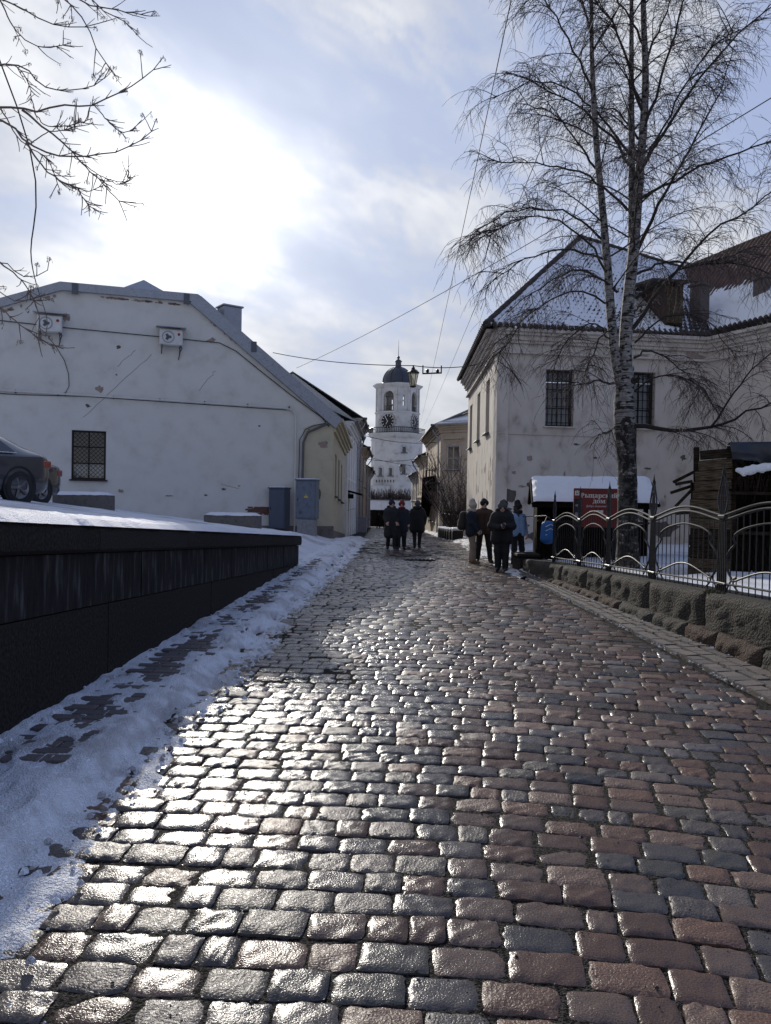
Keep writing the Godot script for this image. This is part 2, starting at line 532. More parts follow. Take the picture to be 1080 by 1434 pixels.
func light_and_camera() -> void:
	var cam := Camera3D.new()
	cam.name = "camera"
	add_child(cam)
	cam.position = Vector3(0, 1.7, 0)
	cam.rotation_order = EULER_ORDER_YXZ
	cam.rotation_degrees = Vector3(-0.92, 1.16, 1.0)
	cam.fov = 67.02
	cam.near = 0.05
	cam.far = 900.0
	cam.current = true
	var env := Environment.new()
	env.background_mode = Environment.BG_SKY
	var sky := Sky.new()
	var pm := PanoramaSkyMaterial.new()
	pm.panorama = ImageTexture.create_from_image(make_sky())
	sky.sky_material = pm
	env.sky = sky
	env.background_energy_multiplier = 1.0
	env.tonemap_mode = Environment.TONE_MAPPER_LINEAR
	env.tonemap_exposure = 1.42
	env.sdfgi_enabled = true
	env.ssao_enabled = true
	env.ssil_enabled = true
	var we := WorldEnvironment.new()
	we.name = "world_environment"
	we.environment = env
	add_child(we)
	var sun := DirectionalLight3D.new()
	sun.name = "sun"
	add_child(sun)
	sun.look_at_from_position(SUN * 10.0, Vector3.ZERO, Vector3.UP)
	sun.light_color = Color(1.0, 0.97, 0.925)
	sun.light_energy = 0.8
	sun.light_angular_distance = 1.6
	sun.shadow_enabled = true


# ---------------------------------------------------------------- lie of the land
func street_y(z: float) -> float:            # the street falls away beyond thirty metres
	var d := -z
	return 0.0 if d < 28.0 else -0.026 * (d - 28.0) * smoothstep(28.0, 40.0, d)


func wall_x(z: float) -> float:              # face of the retaining wall on the left
	return -2.65 + 0.0144 * -z


func terrace_y(x: float, z: float) -> float: # ground behind that wall
	return 1.53 - 0.0533 * (-z - 5.0) - 0.112 * (x + 2.6)


func kerb_x(z: float) -> float:              # kerb line on the right
	var d := -z
	return 3.48 - 0.041 * d if d < 25.0 else 2.455 - 0.006 * (d - 25.0)


func plinth_x(z: float) -> float:            # foot of the granite wall on the right
	return 4.22 - 0.0735 * -z


func lane_left(z: float) -> float:
	var d := -z
	return -1.42 if d < 30.0 else -1.42 - 0.03 * (d - 30.0)


func far_left(z: float) -> float:            # line of the left house fronts
	return -2.89 - 0.0157 * (-z - 32.4)


func far_right(z: float) -> float:           # line of the right house fronts
	return 2.84 - 0.038 * (-z - 55.0)


# ---------------------------------------------------------------- cobbles
func stone_mesh(nx: int, nzz: int, dome: float, rough: float, round_: float) -> Array:
	# returns [points, normals, indices] of a worn stone on a unit footprint, height in metres
	var off := Vector2(rnd(-500, 500), rnd(-500, 500))
	var pts := PackedVector3Array()
	var edge := []
	for k in 4:
		edge.append(rnd(-0.035, 0.035))
	for j in nzz:
		for i in nx:
			var s := rim(i, nx)
			var t := rim(j, nzz)
			var se := s
			var te := t
			var x := se * (1.0 - round_ * pow(absf(te), 5.0))
			var z := te * (1.0 - round_ * pow(absf(se), 5.0))
			x += (edge[0] if x > 0 else edge[1]) * te * absf(se)
			z += (edge[2] if z > 0 else edge[3]) * se * absf(te)
			x += nz.get_noise_2d(off.x + te * 60.0, off.y + 90.0 * signf(se)) * 0.06 * absf(se)
			z += nz.get_noise_2d(off.x - se * 60.0, off.y - 90.0 * signf(te)) * 0.07 * absf(te)
			var e := maxf(absf(se), absf(te))
			var y := dome * (1.0 - 0.6 * se * se - 0.6 * te * te)
			y += rough * nz.get_noise_2d(off.x + se * 45.0, off.y + te * 38.0)
			y += rough * 0.55 * nf.get_noise_2d(off.x + se * 42.0, off.y + te * 32.0)
			y -= 0.007 * smoothstep(0.8, 0.98, e)
			if i == 0 or j == 0 or i == nx - 1 or j == nzz - 1:
				y -= 0.045
			pts.append(Vector3(x * 0.5, y, z * 0.5))
	# top face, smooth within its own rim; sides are faces of their own
	var vtx := PackedVector3Array()
	var nor := PackedVector3Array()
	var ix := PackedInt32Array()
	var foot := Vector3(0.24, 1, 0.2)             # mean footprint; its stretch is undone again by the scale of each copy
	var mx := nx - 2
	for j in range(1, nzz - 1):
		for i in range(1, nx - 1):
			var dx := (pts[j * nx + mini(i + 1, nx - 2)] - pts[j * nx + maxi(i - 1, 1)]) * foot
			var dy := (pts[mini(j + 1, nzz - 2) * nx + i] - pts[maxi(j - 1, 1) * nx + i]) * foot
			var nn := dy.cross(dx).normalized()
			if nn.y < 0:
				nn = -nn
			vtx.append(pts[j * nx + i])
			nor.append((nn * foot).normalized())
	for j in nzz - 3:
		for i in mx - 1:
			var a := j * mx + i
			ix.append_array(PackedInt32Array([a, a + 1, a + mx, a + 1, a + mx + 1, a + mx]))
	var loop := []
	for i in range(1, nx - 2):
		loop.append([nx + i, nx + i + 1, i, i + 1, Vector3(0, 0, -1)])
		loop.append([(nzz - 2) * nx + i + 1, (nzz - 2) * nx + i, (nzz - 1) * nx + i + 1, (nzz - 1) * nx + i, Vector3(0, 0, 1)])
	for j in range(1, nzz - 2):
		loop.append([(j + 1) * nx + 1, j * nx + 1, (j + 1) * nx, j * nx, Vector3(-1, 0, 0)])
		loop.append([j * nx + nx - 2, (j + 1) * nx + nx - 2, j * nx + nx - 1, (j + 1) * nx + nx - 1, Vector3(1, 0, 0)])
	for q in loop:
		var at := vtx.size()
		for e in 4:
			vtx.append(pts[q[e]])
			nor.append((q[4] as Vector3))
		if (vtx[at + 1] - vtx[at]).cross(vtx[at + 2] - vtx[at]).dot(q[4]) < 0.0:
			ix.append_array(PackedInt32Array([at, at + 1, at + 2, at + 1, at + 3, at + 2]))
		else:
			ix.append_array(PackedInt32Array([at, at + 2, at + 1, at + 1, at + 2, at + 3]))
	return [vtx, nor, ix]


# grid lines of a stone: close together at the rim, even between
func rim(i: int, n: int) -> float:
	if i == 0 or i == n - 1:
		return -1.0 if i == 0 else 1.0
	var f := 2.0 * (i - 1) / (n - 3) - 1.0
	return 0.965 * signf(f) * (1.0 - pow(1.0 - absf(f), 1.25))


func stone_to_mesh(st: Array) -> ArrayMesh:
	var a := []
	a.resize(Mesh.ARRAY_MAX)
	a[Mesh.ARRAY_VERTEX] = st[0]; a[Mesh.ARRAY_NORMAL] = st[1]; a[Mesh.ARRAY_INDEX] = st[2]
	var m := ArrayMesh.new()
	m.add_surface_from_arrays(Mesh.PRIMITIVE_TRIANGLES, a)
	return m


func row_bend(x: float) -> float:            # the rows are not square to the street: they swing towards the viewer on the right
	return 0.02 * x + (0.085 * x * x if x > 0.0 and x < 1.6 else (0.2176 + 0.2 * (x - 1.6) if x >= 1.6 else 0.0))


func road() -> void:
	var r := structure("road")
	# bed of grit between the stones
	var nx := 30
	var zs := []
	var z := 3.0
	while z > -128.0:
		zs.append(z)
		z -= 0.16 + maxf(0.0, -z) * 0.02
	var pts := PackedVector3Array()
	var x0: float
	var x1: float
	for zz in zs:
		x0 = -3.1 if zz > -32.0 else far_left(zz) - 0.2
		x1 = 5.2 if zz > -19.0 else lerpf(5.2, 3.4, clampf((-19.0 - zz) / 12.0, 0, 1))
		if zz < -45.0:
			x1 = far_right(zz) + 0.6
		for i in nx:
			var x := lerpf(x0, x1, float(i) / (nx - 1))
			pts.append(Vector3(x, street_y(zz) - 0.005 + 0.007 * nz.get_noise_2d(x * 90.0, zz * 90.0), zz))
	var mb := MB.new()
	mb.sheet(pts, PackedColorArray(), nx, zs.size())
	obj("road_bed", mb, M.bed, r)
	# near stones: eighteen carved shapes, each copy turned, stretched and toned
	var fine := []
	for k in 26:
		fine.append(stone_mesh(13, 10, rnd(0.001, 0.006), rnd(0.004, 0.0095), rnd(0.03, 0.1)))
	var fine_mesh := []
	for st in fine:
		fine_mesh.append(stone_to_mesh(st))
	var mid := []
	for k in 20:
		mid.append(stone_mesh(7, 6, rnd(0.003, 0.008), rnd(0.003, 0.008), rnd(0.05, 0.1)))
	var low := []
	for k in 14:
		low.append(stone_mesh(5, 4, rnd(0.003, 0.008), 0.005, 0.05))
	var tone := []
	for m in M.cobble:
		tone.append((m.albedo_color as Color).srgb_to_linear())
	var far := MB.new()
	var far_dry := MB.new()
	var singles := 0
	var row := 0
	z = 0.4
	while z > -112.0:
		var d := -z
		var dz := rnd(0.17, 0.205)
		var left := lane_left(z) - 0.5 + (0.0 if d < 34.0 else 0.3)
		var right := kerb_x(z) - 0.06
		if d < 5.5:
			right = 3.3
		elif d > 45.0:
			right = minf(kerb_x(z), far_right(z) - 0.9) if d < 90.0 else far_right(z) - 0.5
		var x := left + rnd(-0.12, 0.1)
		var skew := rnd(-0.012, 0.012)
		while x < right - 0.06:
			var w := rnd(0.175, 0.285)
			if rng.randf() < 0.1:
				w = rnd(0.12, 0.17)
			if x + w > right:
				w = maxf(right - x, 0.1)
			var cx := x + w / 2.0
			var cz := z - dz / 2.0 + row_bend(cx) * (1.0 if d < 14.0 else clampf(1.0 - (d - 14.0) / 20.0, 0.35, 1.0)) + skew * cx + rnd(-0.006, 0.006)
			x += w
			var slope := 0.2 if cx > 1.6 else (0.02 + 0.17 * maxf(cx, 0.0))
			var gap := rnd(-0.002, 0.006)
			var y := street_y(cz) + rnd(-0.006, 0.005) + 0.004 + 0.01 * nz.get_noise_2d(cx * 22.0, cz * 22.0)
			var bas := Basis(Vector3.UP, -slope * 0.85 + rnd(-0.035, 0.035)) * Basis(Vector3.RIGHT, rnd(-0.024, 0.024)) * Basis(Vector3.BACK, rnd(-0.022, 0.022))
			var flip := 1.0 if rng.randf() < 0.5 else -1.0
			bas = bas * Basis.from_scale(Vector3((w - gap) * flip, 1.0, (dz - gap) * flip))
			var xf := Transform3D(bas, Vector3(cx, y, cz))
			# which tone: browner to the right, as the stones were laid
			var pick := rng.randi() % 8
			if cx > 0.4 and rng.randf() < 0.5:
				pick = [2, 3, 6][rng.randi() % 3]
			elif cx < 0.0 and rng.randf() < 0.35:
				pick = [0, 1, 5, 7][rng.randi() % 4]
			var inside := cz < -2.3 and absf(cx + 0.02 * cz) < -cz * 0.515 + 0.1 and cx > -1.75
			# some stones have dried, others are still wet
			var dry := rng.randf() < (0.25 if cx < 0.3 else 0.45) + 0.35 * nz.get_noise_2d(cx * 16.0, cz * 12.0)
			if inside and singles < 300:
				put("cobblestone", fine_mesh[rng.randi() % fine_mesh.size()], (M.cobble_dry if dry else M.cobble)[pick], r, xf)
				singles += 1
			else:
				var st: Array = mid[rng.randi() % mid.size()] if d < 22.0 else low[rng.randi() % low.size()]
				if d < 9.5 and inside:
					st = fine[rng.randi() % fine.size()]
				var fm := far_dry if dry else far
				var at := fm.v.size()
				var nb := bas.inverse().transposed()
				var k: Color = tone[pick] * rnd(0.85, 1.15) * (1.35 if dry else 1.0)
				for q in st[0].size():
					fm.v.append(xf * st[0][q])
					fm.n.append((nb * st[1][q]).normalized())
					fm.c.append(k)
					fm.uv.append(Vector2.ZERO)
				for q in st[2]:
					fm.ix.append(at + q)
		z -= dz
		row += 1
	var fmesh := far.mesh()
	var dm := far_dry.mesh()
	fmesh.add_surface_from_arrays(Mesh.PRIMITIVE_TRIANGLES, dm.surface_get_arrays(0))
	fmesh.surface_set_material(0, M.cobble_far)
	fmesh.surface_set_material(1, M.cobble_far_dry)
	var o := MeshInstance3D.new()
	o.name = "cobblestones"
	o.mesh = fmesh
	r.add_child(o)
	o.set_meta("kind", "stuff")
	# grit and crumbs of ice lying in the joints
	var grit := MB.new()
	for k in 2600:
		var gz := -2.2 - 9.0 * pow(rng.randf(), 1.5)
		var gx := rnd(-1.5, 3.1)
		if absf(gx) > -gz * 0.56 + 0.2:
			continue
		grit.col = Color(0.06, 0.052, 0.045) * rnd(0.6, 1.9)
		if gx < -1.0 and rng.randf() < 0.5:
			grit.col = Color(0.6, 0.62, 0.66)
		clod(grit, Vector3(gx, -0.001 if rng.randf() < 0.75 else 0.011, gz), rnd(0.002, 0.006) * (1.0 if rng.randf() < 0.93 else 2.0))
	var go := obj("road_grit", grit, M.snow, r)
	go.set_meta("kind", "stuff")
	# iron cover in the road, a little proud of the stones
	var t := thing("manhole_cover", "rusty iron drain cover set flat in the cobbled road near the walkers", "manhole", Vector3(0.55, 0.024, -21.9))
	mb = MB.new()
	mb.cbox(Transform3D(Basis(), Vector3(0, -0.004, 0)), Vector3(0.86, 0.05, 0.62), 0.01)
	obj("frame", mb, M.iron, t)
	for k in 7:
		mb = MB.new()
		mb.cbox(Transform3D(Basis(), Vector3(-0.33 + 0.11 * k, 0.026, 0)), Vector3(0.06, 0.02, 0.5), 0.006)
		obj("grate_bar", mb, M.iron, t)


# ---------------------------------------------------------------- pavement on the left, under trodden snow
func left_pavement() -> void:
	var r := structure("pavement_left")
	# slabs of brick, laid in running rows
	var bricks := []
	for k in 6:
		var mb := MB.new()
		mb.cbox(Transform3D(Basis(), Vector3(0, -0.025, 0)), Vector3(0.232, 0.05, 0.112), 0.006)
		bricks.append(mb.mesh())
	var n := 0
	var z := -4.6
	var odd := 0
	while z > -20.5 and n < 300:
		odd += 1
		for k in 4:
			var x := wall_x(z) + 0.2 + k * 0.245 + (0.12 if odd % 2 else 0.0)
			if x > -1.95:
				continue
			put("paving_brick", bricks[n % 6], M.brick_pave if rng.randf() < 0.6 else M.brick_pave_b, r, Transform3D(Basis(Vector3.UP, rnd(-0.02, 0.02)) * Basis(Vector3.RIGHT, rnd(-0.02, 0.02)), Vector3(x, 0.112 + rnd(-0.004, 0.004), z)))
			n += 1
		z -= 0.124 if z > -11.0 else 0.155
	# body of the pavement below the bricks
	var mb2 := MB.new()
	mb2.hexa([Vector3(-3.0, -0.1, 2.5), Vector3(-1.86, -0.1, 2.5), Vector3(-1.86, -0.1, -24), Vector3(-3.0, -0.1, -24), Vector3(-3.0, 0.075, 2.5), Vector3(-1.86, 0.075, 2.5), Vector3(-1.86, 0.075, -24), Vector3(-3.0, 0.075, -24)])
	obj("pavement_bed", mb2, M.bed, r)
	# worn kerb stones, here and there out of line
	z = 1.0
	while z > -23.0:
		var l := rnd(0.45, 0.95)
		var mb := MB.new()
		mb.cbox(Transform3D(), Vector3(0.15, 0.2, l - 0.02), 0.02)
		put("kerb_stone", mb.mesh(), M.granite_dark, r, Transform3D(Basis(Vector3.UP, rnd(-0.05, 0.05)) * Basis(Vector3.BACK, rnd(-0.1, 0.06)), Vector3(-1.79 + rnd(-0.03, 0.03), -0.095 + rnd(-0.02, 0.03), z - l / 2)))
		z -= l


func dirt(x: float, z: float) -> float:
	return clampf(0.5 + 0.9 * nz.get_noise_2d(x * 38.0 + 70.0, z * 26.0) + 0.45 * nf.get_noise_2d(x * 34.0, z * 34.0), 0.0, 1.0)


func snow_col(k: float, shade: float) -> Color:   # from clean to gritty snow
	return Color(0.85, 0.88, 0.93).lerp(Color(0.28, 0.25, 0.22), clampf(k, 0, 1) * shade)


func left_snow() -> void:
	var pts := PackedVector3Array()
	var cols := PackedColorArray()
	var nx := 74
	var zs := []
	var z := 1.5
	while z > -36.0:
		zs.append(z)
		z -= maxf(0.028, -z * 0.0085)
	# boot prints trodden along the pavement
	var prints := {}
	for k in 130:
		var pz := -1.0 - 19.0 * pow(rng.randf(), 1.2)
		var pp := [rnd(wall_x(pz) + 0.1, -1.5), pz, rnd(-0.35, 0.35), 0.7 + 0.3 * rng.randf()]
		for c in [-1, 0, 1]:
			var key: int = int(floor(pz / 0.3)) + c
			if not prints.has(key):
				prints[key] = []
			prints[key].append(pp)
	for zz in zs:
		var d: float = -zz
		var near: Array = prints.get(int(floor(zz / 0.3)), [])
		var xl := wall_x(zz) - 0.06 if d < 18.2 else wall_x(zz) - 0.25
		var xr: float = -0.85 if d < 30.0 else -1.0
		for i in nx:
			var x := lerpf(xl, xr, float(i) / (nx - 1))
			var lump := nz.get_noise_2d(x * 55.0, zz * 40.0)
			var lump2 := nz.get_noise_2d(x * 150.0 + 300.0, zz * 130.0)
			var fineq := nf.get_noise_2d(x * 110.0, zz * 110.0)
			var base: float
			if x < -1.86:
				base = 0.112
			else:
				base = lerpf(0.1, 0.0, smoothstep(-1.86, -1.66, x))
			# trodden thin in the middle of the pavement, heaped along the wall and the kerb
			var u := (x - wall_x(zz)) / 0.85
			var thick := 0.004 + 0.03 * exp(-pow(u / 0.12, 2.0)) * (0.6 + lump) + 0.02 * exp(-pow((x + 1.9) / 0.15, 2.0)) * (0.75 + 0.9 * lump)
			thick += 0.012 * lump + 0.011 * lump2 + 0.008 * fineq
			thick -= 0.019 * smoothstep(-0.3, 0.3, nz.get_noise_2d(x * 60.0 - 90.0, zz * 34.0 + 40.0) + 0.5 * nz.get_noise_2d(x * 10.0, zz * 8.0 + 140.0)) * exp(-pow((u - 0.4) / 0.32, 4.0)) * smoothstep(3.5, 5.5, d)
			# the bank breaks up on the road side
			var reach := -1.4 + 0.16 * nz.get_noise_2d(zz * 30.0, 7.0) + 0.1 * nz.get_noise_2d(zz * 95.0, 47.0)
			if d > 12.0:
				reach += 0.1 * smoothstep(12.0, 18.0, d)
			if d < 5.0:
				reach += 0.06 * (5.0 - d) * 0.4
			var over := smoothstep(reach + 0.14, reach - 0.2, x)
			thick = lerpf(-0.06 + 0.03 * lump2, thick + 0.018 * smoothstep(-1.9, -1.66, x) * (0.7 + lump2), over)
			# cracks along the kerb where the snow has slumped off
			var crack := absf(x + 1.74 + 0.07 * nz.get_noise_2d(zz * 40.0, 90.0))
			if d > 5.5:
				thick -= 0.05 * smoothstep(0.05, 0.012, crack) * smoothstep(0.1, 0.35, nz.get_noise_2d(zz * 25.0, 190.0) + 0.02)
			var tread := 0.0
			for pp in near:
				var dx: float = x - pp[0]
				var dz: float = zz - pp[1]
				var ax: float = (dx * cos(pp[2]) - dz * sin(pp[2])) / 0.055
				var az: float = (dx * sin(pp[2]) + dz * cos(pp[2])) / 0.14
				var q: float = ax * ax + az * az
				if q < 3.0:
					tread += pp[3] * (smoothstep(1.25, 0.75, q) - 0.3 * smoothstep(0.9, 1.3, q) * smoothstep(3.0, 1.5, q))
			thick -= 0.021 * clampf(tread, -0.4, 1.1) * over
			pts.append(Vector3(x, base + thick + street_y(zz), zz))
			var k := 0.22 * clampf(tread, 0.0, 1.0) + smoothstep(0.62, 0.98, dirt(x, zz)) * 0.75
			k += 0.7 * smoothstep(reach - 0.28, reach + 0.05, x) * (0.6 + 0.6 * lump2)
			k += 0.3 * exp(-pow((u - 0.45) / 0.3, 2.0)) * (0.6 + fineq) + 0.8 * smoothstep(0.07, 0.02, crack) * smoothstep(0.1, 0.35, nz.get_noise_2d(zz * 25.0, 190.0) + 0.05)
			k += 0.3 * smoothstep(0.2, 0.5, nf.get_noise_2d(x * 70.0 + 55.0, zz * 70.0))
			cols.append(snow_col(k, 0.58))
	var mb := MB.new()
	mb.sheet(pts, cols, nx, zs.size())
	var o := obj("pavement_snow", mb, M.snow)
	mark(o, "trodden dirty snow lying on the left pavement below the dark wall", "snow")
	o.set_meta("kind", "stuff")
	# clods of frozen snow and dark slush fallen off the bank
	mb = MB.new()
	for k in 620:
		var zz := -pow(rng.randf(), 1.3) * 21.0 - 1.5
		var x := -1.5 + rnd(-0.45, 0.3) * rng.randf()
		if rng.randf() < 0.25:
			x = wall_x(zz) + 0.02 + 0.12 * rng.randf()
		var s := rnd(0.006, 0.026)
		var y := 0.14 if x < -1.85 else 0.03
		mb.col = snow_col(rng.randf() * rng.randf() * 1.3, 1.0)
		clod(mb, Vector3(x, y, zz), s)
	o = obj("snow_clods", mb, M.snow)
	mark(o, "small frozen clods of snow scattered along the left road edge", "snow")
	o.set_meta("kind", "stuff")


func clod(mb: MB, at: Vector3, s: float) -> void:
	var ring := []
	for k in 6:
		var a := TAU * k / 6.0
		ring.append(at + Vector3(cos(a) * s * rnd(0.7, 1.3), -s * 0.3, sin(a) * s * rnd(0.7, 1.3)))
	var up := []
	for k in 6:
		up.append(at.lerp(ring[k], rnd(0.5, 0.75)) + Vector3(0, s * rnd(0.35, 0.65), 0))
	var top := at + Vector3(rnd(-0.2, 0.2), rnd(0.6, 0.9), rnd(-0.2, 0.2)) * s
	for k in 6:
		var b := (k + 1) % 6
		mb.quad(ring[k], ring[b], up[b], up[k], (ring[k] + ring[b]) / 2.0 - at)
		mb.tri(up[k], up[b], top, Vector3.UP)


# ---------------------------------------------------------------- retaining wall on the left and the terrace behind it
func left_wall() -> void:
	var t := thing("retaining_wall", "dark granite retaining wall with snow on its coping left of the street", "wall")
	var z_end := -18.1
	# coping slabs
	var z := 2.6
	while z > z_end + 0.1:
		var l := minf(rnd(1.9, 2.9), z - z_end)
		if z - l - z_end < 0.8:
			l = z - z_end
		var za := z - 0.006
		var zb := z - l + 0.006
		var mb := MB.new()
		var pr := []
		for zz in [za, zb]:
			var top := terrace_y(-2.6, zz) + 0.0
			var fx := wall_x(zz) + 0.07
			# profile with a rounded nose
			pr.append([Vector3(fx - 0.62, top - 0.24, zz), Vector3(fx - 0.07, top - 0.24, zz), Vector3(fx - 0.03, top - 0.235, zz), Vector3(fx - 0.005, top - 0.21, zz), Vector3(fx, top - 0.13, zz), Vector3(fx - 0.005, top - 0.05, zz), Vector3(fx - 0.04, top - 0.01, zz), Vector3(fx - 0.1, top, zz), Vector3(fx - 0.62, top, zz)])
		var mid: Vector3 = (pr[0][0] + pr[1][5]) / 2.0
		for k in pr[0].size():
			var b: int = (k + 1) % pr[0].size()
			mb.quad(pr[0][k], pr[0][b], pr[1][b], pr[1][k], (pr[0][k] + pr[0][b]) / 2.0 - Vector3(mid.x, pr[0][0].y + 0.12, za))
		for e in 2:
			for k in pr[0].size() - 2:
				mb.tri(pr[e][0], pr[e][k + 1], pr[e][k + 2], Vector3(0, 0, 1 if e == 0 else -1))
		obj("coping_slab", mb, M.granite_dark if rng.randf() < 0.5 else M.granite_dark_b, t)
		z -= l
	# two courses of blocks below
	for course in 2:
		z = 2.6 if course == 0 else 2.1
		var first := true
		while z > z_end + 0.05:
			var l := rnd(1.0, 2.0)
			if z - l < z_end + 0.5:
				l = z - z_end
			var p := []
			var za := z - 0.005
			var zb := z - l + 0.005
			var dx := rnd(-0.008, 0.008)
			for lev in 2:
				for q in [[0, za], [1, za], [1, zb], [0, zb]]:
					var top := terrace_y(-2.6, q[1]) - 0.246
					var cut := maxf(top - 0.44, 0.03)
					var y: float
					if course == 0:
						y = cut + 0.005 if lev == 0 else top
					else:
						y = -0.15 if lev == 0 else cut - 0.006
					p.append(Vector3(wall_x(q[1]) + dx - (0.5 if q[0] == 0 else 0.0), y, q[1]))
			if p[4].y > p[0].y + 0.02 or p[7].y > p[3].y + 0.02:
				var mb := MB.new()
				mb.hexa(p)
				obj("granite_block", mb, M.granite_streak if course == 0 or rng.randf() < 0.3 else M.granite_dark_b, t)
			z -= l
	# core that shows as dark joints
	var p := []
	for lev in 2:
		for q in [[-0.55, 2.55], [-0.035, 2.55], [-0.035, z_end + 0.03], [-0.55, z_end + 0.03]]:
			p.append(Vector3(wall_x(q[1]) + q[0], -0.2 if lev == 0 else terrace_y(-2.6, q[1]) - 0.05, q[1]))
	var mb3 := MB.new()
	mb3.hexa(p)
	obj("core", mb3, M.granite_dark_b, t)
	# snow lying on the coping
	var pts := PackedVector3Array()
	var cols := PackedColorArray()
	var nx := 12
	var zs := []
	z = 2.6
	while z > z_end - 0.02:
		zs.append(z)
		z -= 0.09
	zs.append(z_end - 0.03)
	for j in zs.size():
		var zz: float = zs[j]
		var rim := 0.05 * nz.get_noise_2d(zz * 60.0, 11.0) + 0.035 * nz.get_noise_2d(zz * 170.0, 33.0)
		for i in nx:
			var f := float(i) / (nx - 1)
			var x := wall_x(zz) + lerpf(-0.75, 0.085 + rim, f)
			var hgt := 0.085 + 0.03 * nz.get_noise_2d(x * 60.0, zz * 45.0) + 0.012 * nf.get_noise_2d(x * 80.0, zz * 80.0)
			hgt *= 1.0 - pow(f, 5.0)
			if j == 0 or j == zs.size() - 1 or i == nx - 1:
				hgt = -0.02
			pts.append(Vector3(x, terrace_y(-2.6, zz) + hgt, zz))
			cols.append(snow_col(0.2 * dirt(x, zz) * f, 1.0))
	var mb := MB.new()
	mb.sheet(pts, cols, nx, zs.size())
	obj("snow_cap", mb, M.snow, t)


func terrace() -> void:
	# the ground on the left: yard behind the wall, falling to the street beyond its end
	var pts := PackedVector3Array()
	var cols := PackedColorArray()
	var nx := 60
	var ny := 110
	for j in ny:
		var z := lerpf(14.0, -36.0, float(j) / (ny - 1))
		for i in nx:
			var f := float(i) / (nx - 1)
			var x := lerpf(-2.45, -30.0, pow(f, 1.8))
			if z > -18.1:
				x = minf(x, wall_x(z) - 0.3 - f * 0.1)
			var y := terrace_y(x, z) if x > -12 else terrace_y(-12.0, z) + 0.03 * (-12.0 - x)
			if z < -18.1:
				# open slope past the end of the wall
				y = lerpf(street_y(z) + 0.05, maxf(y, street_y(z) + 0.05), smoothstep(-2.4, -3.8, x))
			y += 0.04 * nz.get_noise_2d(x * 22.0, z * 22.0) + 0.02 * nz.get_noise_2d(x * 90.0, z * 90.0)
			pts.append(Vector3(x, y - 0.01, z))
			cols.append(snow_col(smoothstep(0.5, 0.95, dirt(x * 0.5, z * 0.5)) * 0.6, 0.9))
	var mb := MB.new()
	mb.sheet(pts, cols, nx, ny)
	var o := obj("terrace_ground", mb, M.snow)
	o.set_meta("kind", "structure")


